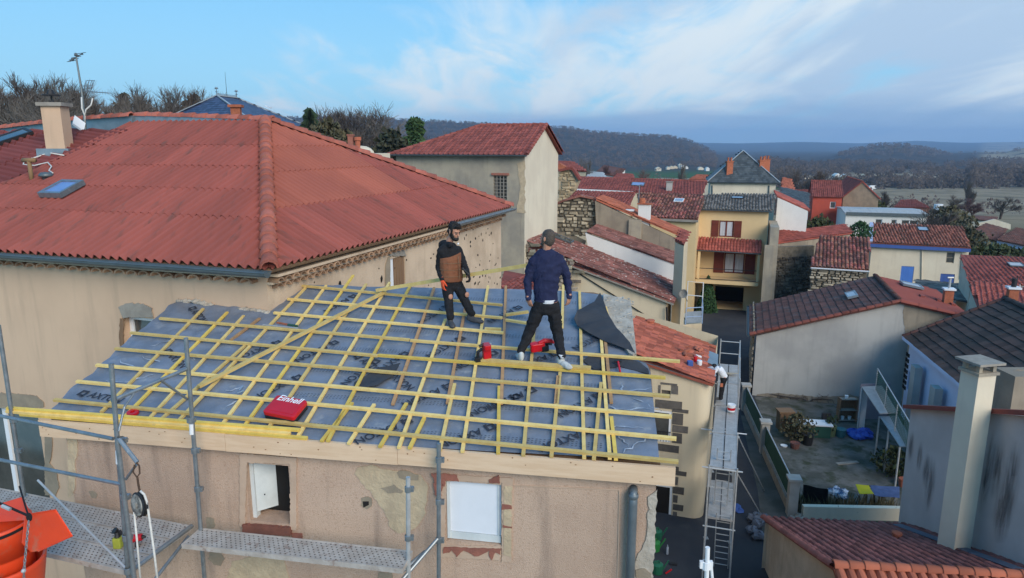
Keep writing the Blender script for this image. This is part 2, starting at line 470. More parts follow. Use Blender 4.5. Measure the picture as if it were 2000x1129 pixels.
# soot: soft-edged stain that fades out over its own outline
M_SOOT=M_STAIN
_nt=M_SOOT.node_tree;_b=_nt.nodes['Principled BSDF'];_o=[n for n in _nt.nodes if n.type == 'OUTPUT_MATERIAL'][0]
_t=_nt.nodes.new('ShaderNodeBsdfTransparent');_m=_nt.nodes.new('ShaderNodeMixShader');_tc=_nt.nodes.new('ShaderNodeTexCoord');_vp=_nt.nodes.new('ShaderNodeVectorMath');_vp.operation='MULTIPLY_ADD'
_vp.inputs[1].default_value=(2,0,2);_vp.inputs[2].default_value=(-1,0,-1);_nt.links.new(_tc.outputs['Generated'],_vp.inputs[0])
_l=_nt.nodes.new('ShaderNodeVectorMath');_l.operation='LENGTH';_nt.links.new(_vp.outputs[0],_l.inputs[0]);_r=_nt.nodes.new('ShaderNodeMapRange');_r.interpolation_type='SMOOTHSTEP'
for _i,_x in enumerate((.05,.98,.9,0)): _r.inputs[_i+1].default_value=_x
_sn=_nt.nodes.new('ShaderNodeTexNoise');_sm=_nt.nodes.new('ShaderNodeVectorMath');_sm.operation='MULTIPLY';_sm.inputs[1].default_value=(9,9,1.1);_gp=_nt.nodes.new('ShaderNodeNewGeometry');_nt.links.new(_gp.outputs['Position'],_sm.inputs[0]);_nt.links.new(_sm.outputs[0],_sn.inputs['Vector']);_sn.inputs['Scale'].default_value=1.4;_sn.inputs['Detail'].default_value=5;_sx=_nt.nodes.new('ShaderNodeMath');_sx.operation='MULTIPLY_ADD';_sx.inputs[1].default_value=1.9;_sx.inputs[2].default_value=-.38;_nt.links.new(_sn.outputs['Fac'],_sx.inputs[0]);_sy=_nt.nodes.new('ShaderNodeMath');_sy.operation='MULTIPLY';_sy.use_clamp=True;_nt.links.new(_sx.outputs[0],_sy.inputs[0]);_nt.links.new(_r.outputs[0],_sy.inputs[1])
_nt.links.new(_l.outputs['Value'],_r.inputs[0]);_nt.links.new(_sy.outputs[0],_m.inputs[0]);_nt.links.new(_t.outputs[0],_m.inputs[1]);_nt.links.new(_b.outputs[0],_m.inputs[2]);_nt.links.new(_m.outputs[0],_o.inputs[0])
# vegetation
M_BARK=mat('winter_twigs',(.115,.092,.078),(.080,.066,.058),2,.9,.95,rnd_v=.25)
M_BARKG=mat('pale_twigs',(.17,.15,.13),(.12,.105,.09),2,.9,.95,rnd_v=.25)
M_BARKP=mat('purple_twigs',(.125,.075,.075),(.09,.055,.055),2,.9,.95,rnd_v=.25)
M_CONI=mat('conifer_needles',(.022,.045,.026),(.035,.062,.030),1.5,.9,.9,rnd_v=.35)
M_PINE=mat('pine_needles',(.040,.080,.030),(.060,.105,.036),1.5,.9,.9,rnd_v=.35)
M_IVY=mat('ivy_leaves',(.030,.036,.020),(.052,.050,.030),1.5,.9,.9,rnd_v=.4)
M_BUSH=mat('bush_leaves',(.040,.055,.024),(.07,.075,.03),1.5,.9,.9,rnd_v=.4)
M_THUJA=mat('thuja_leaves',(.034,.080,.032),(.05,.105,.04),2,.9,.9,rnd_v=.35)
M_DRYG=mat('dry_weeds',(.10,.085,.05),(.07,.07,.035),3,.9,.95,rnd_v=.4)
M_WOODS=mat('winter_woods',(.135,.105,.088),(.066,.056,.052),.045,.9,1.0,rnd_v=.3)
M_WOODD=mat('dark_winter_woods',(.120,.096,.080),(.050,.046,.044),.045,.9,1.0,rnd_v=.3)
print('materials',len(MAT))
# ------------------------------------------------------------------ generic builders
def in_poly(poly,x,y):
    c=False;n=len(poly);j=n-1
    for i in range(n):
        xi,yi=poly[i];xj,yj=poly[j]
        if (yi>y) != (yj>y) and x<(xj-xi)*(y-yi)/(yj-yi)+xi: c=not c
        j=i
    return c

def plane_axes(A,B,C):
    s=(B-A).normalized();n=s.cross(C-A).normalized()
    if n.z<0: n=-n
    t=n.cross(s).normalized()
    if t.z<0 and abs(t.z)>1e-4: t=-t
    return s,t,n

def unit_tile(kind):
    """unit tile: x across, y upslope, z out; lower end at y=0"""
    mb=MB()
    if kind == 'canal':
        k=5;xs=[-.5+i/(k-1) for i in range(k)]
        def arc(x,wd,z0): return (x*wd,math.sqrt(max(0,1-(2*x)**2))*1.0+z0)
        lo_=[(arc(x,.98,.22)[0],0,arc(x,.98,.22)[1]) for x in xs]
        hi_=[(arc(x,.80,0)[0],1.12,arc(x,.80,0)[1]*.92) for x in xs]
        inn=[(arc(x,.80,.20)[0],.02,arc(x,.80,.20)[1]-.26) for x in xs]
        vs=lo_+hi_+inn
        fs=[(i,i+1,k+i+1,k+i) for i in range(k-1)]+[(i+1,i,2*k+i,2*k+i+1) for i in range(k-1)]
        mb.add(vs,fs)
    elif kind == 'roman':      # interlocking tile: flat pan and a roll
        xs=[(-.5,.15),(-.20,.05),(.02,.10),(.12,.62),(.26,.98),(.40,.62),(.5,.15)]
        k=len(xs)
        vs=[(x,0,z+.30) for x,z in xs]+[(x,1.10,z) for x,z in xs]+[(x,.0,z-.02) for x,z in xs]
        fs=[(i,i+1,k+i+1,k+i) for i in range(k-1)]+[(i+1,i,2*k+i,2*k+i+1) for i in range(k-1)]
        mb.add(vs,fs)
    else:                      # flat slate or plain tile
        mb.add([(-.49,0,.75),(.49,0,.75),(.49,1.15,.05),(-.49,1.15,.05),(-.49,0,0),(.49,0,0),(.49,1.15,0),(-.49,1.15,0)],
               [(0,1,2,3),(1,0,4,5),(0,3,7,4),(2,1,5,6)])
    return mb
UT={k: unit_tile(k) for k in ('canal','roman','flat')}
UTM={}
def tile_mesh(kind,m):
    key=(kind,m.name)
    if key not in UTM:
        me=UT[kind].mesh('roof_tile');me.materials.append(m);UTM[key] =me
    return UTM[key]

def tile_roof(parent,A,B,C,D,m,kind='canal',cw=.24,rh=.36,h=.075,mode='stuff',deck=True,deckm=None,jit=.012,name='roof_tile',extra=None,skip=None,maxparts=300,stagger=False,thick=.09,m2=None,m2f=None):
    """tiles on the plane through eave A->B, ridge C (right) and D (left); polygon may be any list in extra"""
    poly3=[V(A),V(B),V(C),V(D)] if extra is None else [V(p) for p in extra]
    A=V(A);s,t,n=plane_axes(A,V(B),V(C))
    poly=[((p-A).dot(s),(p-A).dot(t)) for p in poly3]
    x0,x1=min(p[0] for p in poly),max(p[0] for p in poly);y0,y1=min(p[1] for p in poly),max(p[1] for p in poly)
    nc=max(1,round((x1-x0)/cw));nr=max(1,round((y1-y0)/rh));cw_,rh_=(x1-x0)/nc,(y1-y0)/nr
    if deck:
        d=MB();d.prism([p-n*thick for p in poly3],n*(thick-.004));d.build('roof_deck',deckm or M_TPROOF if mode == 'x' else (deckm or m),parent)
    items=[]
    for r in range(nr):
        for c in range(nc):
            cx_=x0+(c+.5+(.5 if stagger and r % 2 else 0))*cw_;cy_=y0+r*rh_
            if not in_poly(poly,cx_,cy_+rh_*.5): continue
            if skip and skip(A+s*cx_+t*(cy_+rh_*.5)): continue
            dx,dy,dz=rnd.gauss(0,jit),rnd.gauss(0,jit),abs(rnd.gauss(0,jit*.6))
            ax=rnd.gauss(0,jit*1.3)
            S=(s+t*ax)*cw_;T=(t-s*ax)*rh_;Nn=n*h
            items.append((A+s*(cx_+dx)+t*(cy_+dy)+n*dz,S,T,Nn))
    if mode == 'parts':
        items.sort(key=lambda i: i[0].length-0)
        me=tile_mesh(kind,m)
        rest=items[maxparts:];items=items[:maxparts]
        for o_,S,T,Nn in items:
            M4=Matrix(((S.x,T.x,Nn.x,o_.x),(S.y,T.y,Nn.y,o_.y),(S.z,T.z,Nn.z,o_.z),(0,0,0,1)))
            inst(name,me,M4,parent)
        items=rest
    if items:
        ut=UT[kind];uv=np.array(ut.v);k=len(uv)
        allv=np.empty((len(items)*k,3));fs=[]
        for i,(o_,S,T,Nn) in enumerate(items):
            Mx=np.array((S,T,Nn));allv[i*k:(i+1)*k] =uv @ Mx+np.array(o_)
            fs += [tuple(a+i*k for a in f) for f in ut.f]
        mb=MB();mb.v=allv;mb.f=fs
        mb.build('roof_tiles',m,parent,fix=False,kind='stuff')
    return s,t,n

def ridge_caps(parent,P,Q,m,r=.11,step=.36,name='ridge_tile',up=(0,0,1),parts=True):
    P,Q=V(P),V(Q);L=(Q-P).length;d=(Q-P)/L;up=V(up);side=d.cross(up).normalized();upn=side.cross(d).normalized()
    nn=max(1,round(L/step));st=L/nn
    key=('cap',m.name)
    if key not in UTM:
        mb=MB();k=7
        an=[math.pi*i/(k-1) for i in range(k)]
        lo_=[(math.cos(a)*1.14,0,math.sin(a)*1.16-.15) for a in an];hi_=[(math.cos(a)*.84,1.10,math.sin(a)*.80-.15) for a in an];inn=[(math.cos(a)*.85,.0,math.sin(a)*.85-.2) for a in an]
        mb.add(lo_+hi_+inn,[(i,i+1,k+i+1,k+i) for i in range(k-1)]+[(i+1,i,2*k+i,2*k+i+1) for i in range(k-1)])
        me=mb.mesh('ridge_tile',smooth=True);me.materials.append(m);UTM[key] =me
    if parts:
        for i in range(nn):
            o_=P+d*(i*st)+upn*rnd.uniform(-.006,.006);S,T,Nn=side*r,d*st,upn*r
            inst(name,UTM[key],Matrix(((S.x,T.x,Nn.x,o_.x),(S.y,T.y,Nn.y,o_.y),(S.z,T.z,Nn.z,o_.z),(0,0,0,1))),parent)
    else:
        mb=MB();src=UTM[key];vv=np.array([v.co[:] for v in src.vertices]);ff=[tuple(p.vertices) for p in src.polygons]
        for i in range(nn):
            o_=P+d*(i*st);Mx=np.array((side*r,d*st,upn*r))
            mb.add((vv @ Mx+np.array(o_)).tolist(),ff)
        mb.build('ridge_tiles',m,parent,fix=False,kind='stuff')

class Wall:
    """vertical wall seen from outside, p on the left and q on the right (plan points)"""
    def __init__(s,p,q,z0,z1):
        s.p=V((p[0],p[1],0));s.q=V((q[0],q[1],0));s.z0,s.z1=z0,z1
        s.d=(s.q-s.p).normalized();s.n=V((s.d.y,-s.d.x,0));s.L=(s.q-s.p).length
        s.holes=[];s.top=None
    def pt(s,a,z,off=0.0): return s.p+s.d*a+s.n*off+V((0,0,z))
    def px(s,x,y,off=0.0):
        P=AP(x,y,s.p+s.n*off,s.n);return (P-s.p).dot(s.d),P.z
    def rect(s,x0,y0,x1,y1,off=0.0):
        xm,ym=(x0+x1)/2,(y0+y1)/2
        return s.px(x0,ym,off)[0],s.px(x1,ym,off)[0],s.px(xm,y1,off)[1],s.px(xm,y0,off)[1]
    def hole(s,a0,a1,z0,z1,depth=.22): s.holes.append((a0,a1,z0,z1,depth));return s.holes[-1]
    def hole_px(s,x0,y0,x1,y1,depth=.22): return s.hole(*s.rect(x0,y0,x1,y1),depth)
    def build(s,mb,gable=None):
        """adds the wall face (with openings and reveals) to mb; gable: list of (a, z) above z1"""
        xs=sorted({0,s.L,*[min(max(h[0],0),s.L) for h in s.holes],*[min(max(h[1],0),s.L) for h in s.holes]})
        zs=sorted({s.z0,s.z1,*[min(max(h[2],s.z0),s.z1) for h in s.holes],*[min(max(h[3],s.z0),s.z1) for h in s.holes]})
        for i in range(len(xs)-1):
            for j in range(len(zs)-1):
                xm,zm=(xs[i]+xs[i+1])/2,(zs[j]+zs[j+1])/2
                if any(h[0]<xm<h[1] and h[2]<zm<h[3] for h in s.holes): continue
                mb.quad(s.pt(xs[i],zs[j]),s.pt(xs[i+1],zs[j]),s.pt(xs[i+1],zs[j+1]),s.pt(xs[i],zs[j+1]))
        if gable: mb.quad(*[s.pt(a,z) for a,z in [(0,s.z1),(s.L,s.z1)]+gable])
        for a0,a1,z0,z1,dp in s.holes:
            mb.quad(s.pt(a0,z0),s.pt(a0,z1),s.pt(a0,z1,-dp),s.pt(a0,z0,-dp));mb.quad(s.pt(a1,z1),s.pt(a1,z0),s.pt(a1,z0,-dp),s.pt(a1,z1,-dp))
            mb.quad(s.pt(a0,z1),s.pt(a1,z1),s.pt(a1,z1,-dp),s.pt(a0,z1,-dp));mb.quad(s.pt(a1,z0),s.pt(a0,z0),s.pt(a0,z0,-dp),s.pt(a1,z0,-dp))
    def slab(s,mb,a0,a1,z0,z1,off0,off1):
        mb.obox((s.pt((a0+a1)/2,(z0+z1)/2,(off0+off1)/2)),s.d*(a1-a0)/2,s.n*(off1-off0)/2,V((0,0,(z1-z0)/2)))
    def window(s,parent,h,fm=None,fw=.06,pane=None,mull=1,rows=1,sill=None,shutters=None,sh_open=True,name='window',back=True,inset=.5):
        """fills a hole: frame > panes; optional sill and shutters"""
        fm=fm or M_PVC;a0,a1,z0,z1,dp=h
        o0,o1=-dp*inset-.06,-dp*inset
        f=MB();e=.002
        s.slab(f,a0+e,a0+fw,z0+e,z1-e,o0,o1);s.slab(f,a1-fw,a1-e,z0+e,z1-e,o0,o1)
        s.slab(f,a0+fw,a1-fw,z0+e,z0+fw,o0,o1);s.slab(f,a0+fw,a1-fw,z1-fw,z1-e,o0,o1)
        for k in range(1,mull+1):
            c=lerp(a0,a1,k/(mull+1));s.slab(f,c-fw*.6,c+fw*.6,z0+fw,z1-fw,o0+.004,o1+.01)
        for k in range(1,rows):
            c=lerp(z0,z1,k/rows);s.slab(f,a0+fw,a1-fw,c-fw*.3,c+fw*.3,o0+.008,o1-.004)
        fo=f.build(name,fm,parent)
        for k in range(mull+1):
            g=MB();b0,b1=lerp(a0,a1,k/(mull+1)),lerp(a0,a1,(k+1)/(mull+1))
            s.slab(g,b0+fw*.5,b1-fw*.5,z0+fw*.5,z1-fw*.5,o0+.015,o0+.03);g.build('pane',pane or M_GLASS,fo)
        if back:
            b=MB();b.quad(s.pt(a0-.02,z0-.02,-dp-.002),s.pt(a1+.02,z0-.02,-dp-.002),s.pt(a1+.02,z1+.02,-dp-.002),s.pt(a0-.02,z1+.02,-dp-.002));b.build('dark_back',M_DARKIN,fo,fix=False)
        if sill:
            b=MB();s.slab(b,a0-.08,a1+.08,z0-.07,z0-.003,-dp*.4,.06);b.build('sill',sill,parent)
        if shutters:
            wd=(a1-a0)/2
            for sg in (0,1):
                b=MB();lo_,hi_=(a0-wd-.02,a0-.02) if sg == 0 else (a1+.02,a1+wd+.02)
                s.slab(b,lo_,hi_,z0-.01,z1+.01,.012,.045)
                for zz in (lerp(z0,z1,.2),lerp(z0,z1,.8)): s.slab(b,lo_+.03,hi_-.03,zz-.05,zz+.05,.047,.07)
                b.build('shutter',shutters,parent)
        return fo
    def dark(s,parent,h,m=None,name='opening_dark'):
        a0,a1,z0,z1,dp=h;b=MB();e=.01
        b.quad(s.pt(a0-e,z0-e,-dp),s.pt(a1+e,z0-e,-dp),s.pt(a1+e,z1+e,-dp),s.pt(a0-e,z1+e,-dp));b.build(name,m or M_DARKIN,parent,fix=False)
    def panel(s,parent,h,m,name='door',inset=.5,boards=0):
        a0,a1,z0,z1,dp=h;b=MB();e=.003
        s.slab(b,a0+e,a1-e,z0+e,z1-e,-dp*inset-.05,-dp*inset)
        if boards:
            for k in range(boards):
                c0,c1=lerp(a0,a1,k/boards),lerp(a0,a1,(k+1)/boards);s.slab(b,c0+.012,c1-.012,z0+.02,z1-.02,-dp*inset,-dp*inset+.012)
        return b.build(name,m,parent)

def skylight(parent,P,s,t,n,wd,hg,fm=None,gm=None,name='roof_window',rise=.07):
    P=V(P);fm=fm or M_ZINCD;f=MB();fw=min(.07,wd*.14)
    for (cx_,cy_,hx,hy) in ((-wd/2+fw/2,0,fw/2,hg/2),(wd/2-fw/2,0,fw/2,hg/2),(0,-hg/2+fw/2,wd/2-fw,fw/2),(0,hg/2-fw/2,wd/2-fw,fw/2)):
        f.obox(P+s*cx_+t*cy_+n*rise*.5,s*hx,t*hy,n*rise*.62)
    fo=f.build(name,fm,parent)
    g=MB();g.obox(P+n*rise*.75,s*(wd/2-fw),t*(hg/2-fw),n*.012);g.build('pane',gm or M_GLASSB,fo)
    return fo

def gutter(parent,A,B,out,m=None,r=.075,name='gutter'):
    A,B=V(A),V(B);d=(B-A).normalized();out=V(out);mb=MB();k=6;base=[]
    for P in (A,B):
        ring=[P+out*(math.cos(a)*r)+V((0,0,math.sin(a)*r)) for a in [math.pi+math.pi*i/k for i in range(k+1)]]
        base.append(ring)
    mb.add(base[0]+base[1],[(i,i+1,k+2+i,k+1+i) for i in range(k)])
    ring2=[[P+out*(math.cos(a)*(r-.012))+V((0,0,math.sin(a)*(r-.012))) for a in [math.pi+math.pi*i/k for i in range(k+1)]] for P in (A,B)]
    mb.add(ring2[0]+ring2[1],[(i+1,i,k+1+i,k+2+i) for i in range(k)])
    mb.tube([A+out*r,B+out*r],.014,5);mb.tube([A-out*r,B-out*r],.010,4)
    mb.quad(*base[0]);mb.quad(*base[1][::-1])
    return mb.build(name,m or M_ZINCD,parent,fix=False)

def chimney(parent,P,wd,dp,z0,z1,m,cap=True,pots=0,rot=0.0,capm=None,potm=None,name='chimney'):
    """masonry stack standing at plan point P"""
    x=V((math.cos(rot),math.sin(rot),0));y=V((-math.sin(rot),math.cos(rot),0));P=V((P[0],P[1],0));mb=MB()
    mb.obox(P+V((0,0,(z0+z1)/2)),x*wd/2,y*dp/2,V((0,0,(z1-z0)/2)))
    st=mb.build(name,m,parent)
    if cap:
        c=MB();c.obox(P+V((0,0,z1+.045)),x*(wd/2+.07),y*(dp/2+.07),V((0,0,.043)));c.build('cap',capm or M_COPE,st)
    for k in range(pots):
        c=MB();q=P+x*((k+.5)/pots-.5)*wd
        c.lathe(q+V((0,0,z1+(.09 if cap else 0))),[(.0,0),(.11,.0),(.10,.32),(.125,.34),(.125,.40),(.085,.40),(.085,.1)],10);c.build('chimney_pot',potm or M_BRICKCH,st,smooth=False)
    return st

def block(parent,pts,z0,z1,m,holes=None,gables=None,name='wall',walls=(0,1,2,3),top=False):
    """four walls round plan points FL, FR, BR, BL; returns Wall objects"""
    ws=[]
    n=len(pts)
    for i in range(n): ws.append(Wall(pts[i],pts[(i+1) % n],z0,z1))
    return ws
def finish_block(parent,ws,m,gables=None,top=True,name='wall'):
    gables=gables or {}
    mb=MB()
    for i,wl in enumerate(ws): wl.build(mb,gables.get(i))
    if top: mb.quad(*[wl.pt(0,wl.z1-.01) for wl in ws])
    return mb.build(name,m,parent,fix=False)

def gable_roof(parent,ws,rise,m,axis='x',over=.25,side=.15,tile=None,ridge=True,parts='stuff',capm=None,slopes=(0,1),**k):
    """pitched roof over a 4-wall block; ridge parallel to wall 0 (axis x) or to wall 1 (axis y)"""
    P=[wl.p.copy() for wl in ws];z1=ws[0].z1
    if axis == 'y': P=P[1:]+P[:1]            # rotate so that the ridge runs along edge 0
    FL,FR,BR,BL=P
    d=(FR-FL).normalized()
    RL,RR=(FL+BL)/2,(FR+BR)/2
    Z=lambda p,z: V((p.x,p.y,z))
    half=(RL-FL).length;sl=rise/half
    res=[]
    for i,(a,b,ra,rb) in enumerate(((FL,FR,RL,RR),(BR,BL,RR,RL))):
        if i not in slopes: continue
        o_=(a-ra).normalized()*over;e=(b-a).normalized()*side
        A=Z(a+o_-e,z1-sl*over+.06);B=Z(b+o_+e,z1-sl*over+.06);C=Z(rb+e,z1+rise+.06);D=Z(ra-e,z1+rise+.06)
        res.append((A,B,C,D)+tuple(tile_roof(parent,A,B,C,D,m,mode=parts,**k)))
    if ridge: ridge_caps(parent,Z(RL-d*side,z1+rise+.09),Z(RR+d*side,z1+rise+.09),capm or m,parts=(parts == 'parts'))
    return res
def gab(ws,i,rise): return [(ws[i].L/2,ws[i].z1+rise)]

def rubble(parent,P,s,u,wd,hg,m,size=.22,inside=None,name='rubble',proud=.05):
    """uneven stones standing proud of a wall face: P lower left, s along, u up"""
    P,s,u=V(P),V(s).normalized(),V(u).normalized();n=s.cross(u);mb=MB();z=0
    while z<hg:
        rh=size*rnd.uniform(.30,.62);x=-rnd.uniform(0,size)
        while x<wd:
            sw=size*rnd.choice((.5,.7,.9,1.2,1.9))*rnd.uniform(.8,1.2);cx_,cz_=x+sw/2,z+rh/2+rnd.gauss(0,rh*.16)
            if (inside is None and 0<cx_<wd) or (inside is not None and inside(cx_,cz_)):
                c=P+s*cx_+u*cz_+n*(proud*rnd.uniform(-.3,.25));b=len(mb.v)
                for k in (-1,1):
                    for (i,j) in ((-1,-1),(1,-1),(1,1),(-1,1)):
                        sc_=(.47 if k<0 else .38) ;mb.v.append(tuple(c+s*(i*sw*sc_*rnd.uniform(.7,1.1))+u*(j*rh*sc_*rnd.uniform(.55,1.2))+n*(k*proud*.8)))
                mb.f += [(b+4,b+5,b+6,b+7)]+[(b+i,b+(i+1) % 4,b+4+(i+1) % 4,b+4+i) for i in range(4)]
            x += sw+size*.06
        z += rh+size*.05
    return mb.build(name,m,parent,fix=False,kind='stuff')

# ------------------------------------------------------------------ vegetation
def bare_tree_mesh(seed,h=10.,spread=1.0,levels=5,trunk=.16,m=None,up=.25,kids=(3,4),forks=.22):
    rr=random.Random(seed);mb=MB()
    def seg(p,d,L,r,lv):
        npt=3;pts=[p];q=p
        for i in range(npt):
            d=(d+V((rr.gauss(0,.10),rr.gauss(0,.10),rr.gauss(0,.06)+up*.12))).normalized();q=q+d*L/npt;pts.append(q)
        mb.tube(pts,r,5 if lv == 0 else 3,cap=False,r1=r*.55)
        if lv >= levels: return
        nk=rr.randint(*kids)+(2 if lv >= 3 else 1 if lv >= 2 else 0)
        for k in range(nk):
            t=rr.uniform(.35,1.0) if lv else rr.uniform(.30,1.0)
            i=min(npt-1,int(t*npt));b=pts[i].lerp(pts[i+1],t*npt-i)
            x,y,z=frame(d);a=rr.uniform(0,2*math.pi);tilt=rr.uniform(.35,.85)*spread
            nd=(d*math.cos(tilt)+(x*math.cos(a)+y*math.sin(a))*math.sin(tilt)+V((0,0,up))).normalized()
            seg(b,nd,L*rr.uniform(.55,.80),max(.010,r*rr.uniform(.42,.60)),lv+1)
        seg(pts[-1],d,L*.75,max(.010,r*.55),lv+1)
    seg(V((0,0,0)),V((0,0,1)),h*forks,trunk,0)
    zs=max(v[2] for v in mb.v);k=h/zs
    mb.v=[(x*k,y*k,z*k) for x,y,z in mb.v]
    return mb
def split_tree(mb,trunk_r,h,cut):
    pass
def leafy_mesh(seed,shape,n,size,flat=.4):
    """leaf clumps scattered through a crown; shape(u) gives (centre point) inside the crown"""
    rr=random.Random(seed);mb=MB()
    for i in range(n):
        c=shape(rr);x,y,z=frame(V((rr.gauss(0,1),rr.gauss(0,1),rr.gauss(0,1)+.3)));s=size*rr.uniform(.6,1.4)
        b=len(mb.v);mb.v += [tuple(c+x*s),tuple(c+y*s*.8),tuple(c-x*s*.7+z*s*flat),tuple(c-y*s*.7-z*s*flat*.5)]
        mb.f += [(b,b+1,b+2),(b,b+2,b+3)]
    return mb
def add_tree(name,label,loc,mbt,tm,crown=None,cm=None,group=None,scale=1.0,rot=0.0,cat='tree'):
    t=thing(name,label,cat,loc,group);t.rotation_euler=(0,0,rot);t.scale=(scale,)*3
    for nm,mb,m_ in (('trunk',mbt,tm),('crown',crown,cm)):
        if mb is None: continue
        link(nm,mb if isinstance(mb,bpy.types.Mesh) else mb.mesh(nm,fix=False),m_,t)
    return t
# ------------------------------------------------------------------ terrain: one sheet from the street to the horizon
def interp(tab,x):
    if x <= tab[0][0]: return tab[0][1]
    for (a,b),(c,d) in zip(tab,tab[1:]):
        if x <= c: return b+(d-b)*(x-a)/(c-a)
    return tab[-1][1]
MESA=[(-2600,250),(-600,255),(300,250),(560,232),(640,228),(750,233),(880,240),(960,244),(1075,250),(1105,249),(1150,258),(1230,264),(1310,268),(1345,276),(1375,289),(1410,305),(1470,322),(1600,345),(2600,345)]
DOME=[(1480,345),(1580,322),(1622,307),(1665,293),(1715,284),(1760,284),(1810,291),(1850,302),(1890,314),(1950,330),(2600,350)]
SLOPE=[(1560,340),(1700,322),(1800,312),(1850,301),(1920,298),(1965,297),(2000,288),(2100,276),(2300,268),(2900,262),(4200,260)]
FAR=[(-4000,268),(-200,262),(900,258),(1300,272),(1370,279),(1450,280),(1560,277),(1680,280),(1790,275),(1880,279),(2000,277),(2200,270),(2700,274),(5000,268)]
def hz(tab,px,D): return AY(px,interp(tab,px),D).z
def ground(x,y,fine=True):
    d=math.hypot(x,y)
    z=-24.0*sstep(95,420,y) if y>0 else 0.0
    z += 9.5*sstep(4,34,-x-0.10*y+6)*sstep(22,60,y)*(1-sstep(200,420,y))
    if d<500 or y<300: return z
    px=1000+1350*x/max(y*_c+30*_s,1)
    nz=noise.fractal(V((x*.004,y*.004,3.1)),1.0,2.0,4)
    for tab,D0,D1 in ((MESA,1150,2350),(DOME,1600,2250),(SLOPE,1300,2500),(FAR,5200,8600)):
        if y>D0:
            f=sstep(D0,D1,y);top=hz(tab,px,D1)
            if top>z:
                if tab is MESA: f=f**1.25
                zz=z+(top-z)*f+nz*6*f*(1-f)*3+(nz*1.6 if f>.9 else 0)
                if tab is MESA and y>2350: zz=max(z,top-(y-2350)*.02)
                elif tab is not FAR and y>D1: zz=z+(top-z)*(1-sstep(D1,D1+1500,y))
                z=max(z,zz)
    return z
tb=MB()
ths=[R(-70)+R(140)*i/300 for i in range(301)]
rad=[-30,4,15,30,45,60,80,100,130,165,205,255,320,400,500,620,760,920,1080,1230,1380,1540,1700,1880,2060,2240,2420,2600,2900,3300,3900,4600,5300,6000,6700,7400,8000,8500,9000,9600]
for r in rad:
    for th in ths:
        x,y=r*math.tan(th) if abs(th)<R(60) else math.copysign(abs(r)*(math.tan(R(60))+(abs(th)-R(60))*14),th),r
        if r<0: x,y=math.tan(th)*22,-30
        tb.v.append((x,y,ground(x,y)-.02))
nth=len(ths)
for i in range(len(rad)-1):
    for k in range(nth-1): tb.f.append((i*nth+k,i*nth+k+1,(i+1)*nth+k+1,(i+1)*nth+k))
mt=bpy.data.materials.new('countryside');mt.use_nodes=True
nt=mt.node_tree;N=nt.nodes;L_=nt.links;bs=N['Principled BSDF'];bs.inputs['Roughness'].default_value=1.0;bs.inputs['Specular IOR Level'].default_value=.05
geo=N.new('ShaderNodeNewGeometry')
def tn(sc_,det=4,vec=None,rough=.6):
    n=N.new('ShaderNodeTexNoise');n.inputs['Scale'].default_value=sc_;n.inputs['Detail'].default_value=det;n.inputs['Roughness'].default_value=rough
    L_.new(vec or geo.outputs['Position'],n.inputs['Vector']);return n.outputs['Fac']
def tr(v,a,b,c=0.,d=1.):
    n=N.new('ShaderNodeMapRange');n.interpolation_type='SMOOTHSTEP';L_.new(v,n.inputs[0])
    for i,x in enumerate((a,b,c,d)): n.inputs[i+1].default_value=x
    return n.outputs[0]
def tm_(f,a,b):
    n=N.new('ShaderNodeMix');n.data_type='RGBA'
    for s_,v in ((0,f),(6,a),(7,b)):
        if isinstance(v,(int,float)): n.inputs[s_].default_value=v
        elif isinstance(v,tuple): n.inputs[s_].default_value=(*v,1)
        else: L_.new(v,n.inputs[s_])
    return n.outputs[2]
vor=N.new('ShaderNodeTexVoronoi');vor.inputs['Scale'].default_value=.0045;vor.distance='MANHATTAN'
mpv=N.new('ShaderNodeMapping');mpv.inputs['Scale'].default_value=(.55,1.0,0);mpv.inputs['Rotation'].default_value=(0,0,.35);mpv.inputs['Location'].default_value=(130,60,0)
L_.new(geo.outputs['Position'],mpv.inputs[0]);L_.new(mpv.outputs[0],vor.inputs['Vector'])
sepv=N.new('ShaderNodeSeparateColor');L_.new(vor.outputs['Color'],sepv.inputs[0])
spx=N.new('ShaderNodeSeparateXYZ');L_.new(geo.outputs['Position'],spx.inputs[0])
def both(a,b):
    n=N.new('ShaderNodeMath');n.operation='MULTIPLY';L_.new(a,n.inputs[0]);L_.new(b,n.inputs[1]);return n.outputs[0]
meadow=both(both(tr(spx.outputs[0],55,65),tr(spx.outputs[0],330,310)),both(tr(spx.outputs[1],600,640),tr(spx.outputs[1],1250,1150)))
field=tm_(tr(sepv.outputs[0],.80,.82),(.30,.235,.155),(.08,.12,.05))
field=tm_(meadow,field,(.045,.115,.035))
field=tm_(tr(sepv.outputs[1],.62,.66),field,(.36,.28,.19))
field=tm_(tr(tn(.05),.45,.62,0,.5),field,(.085,.075,.05))
wood=tm_(tr(tn(.02,6),.40,.62),(.070,.058,.050),(.043,.040,.036))
wood=tm_(tr(tn(.006,5),.60,.68),wood,(.12,.11,.075))
wood=tm_(tr(tn(.012,6,None,.7),.66,.72),wood,(.20,.165,.13))
spz=N.new('ShaderNodeSeparateXYZ');L_.new(geo.outputs['Position'],spz.inputs[0])
hill=tr(spz.outputs[2],-19,-5)
near=tr(spz.outputs[1],90,150)
hill_ok=N.new('ShaderNodeMath');hill_ok.operation='MULTIPLY';hill_ok.inputs[0].default_value=1;L_.new(tr(spz.outputs[1],900,1200),hill_ok.inputs[1])
dvr=N.new('ShaderNodeMath');dvr.operation='DIVIDE';L_.new(spx.outputs[0],dvr.inputs[0]);L_.new(spx.outputs[1],dvr.inputs[1])
paleslope=both(tr(dvr.outputs[0],.655,.68),tr(tn(.0045,3),.40,.46))
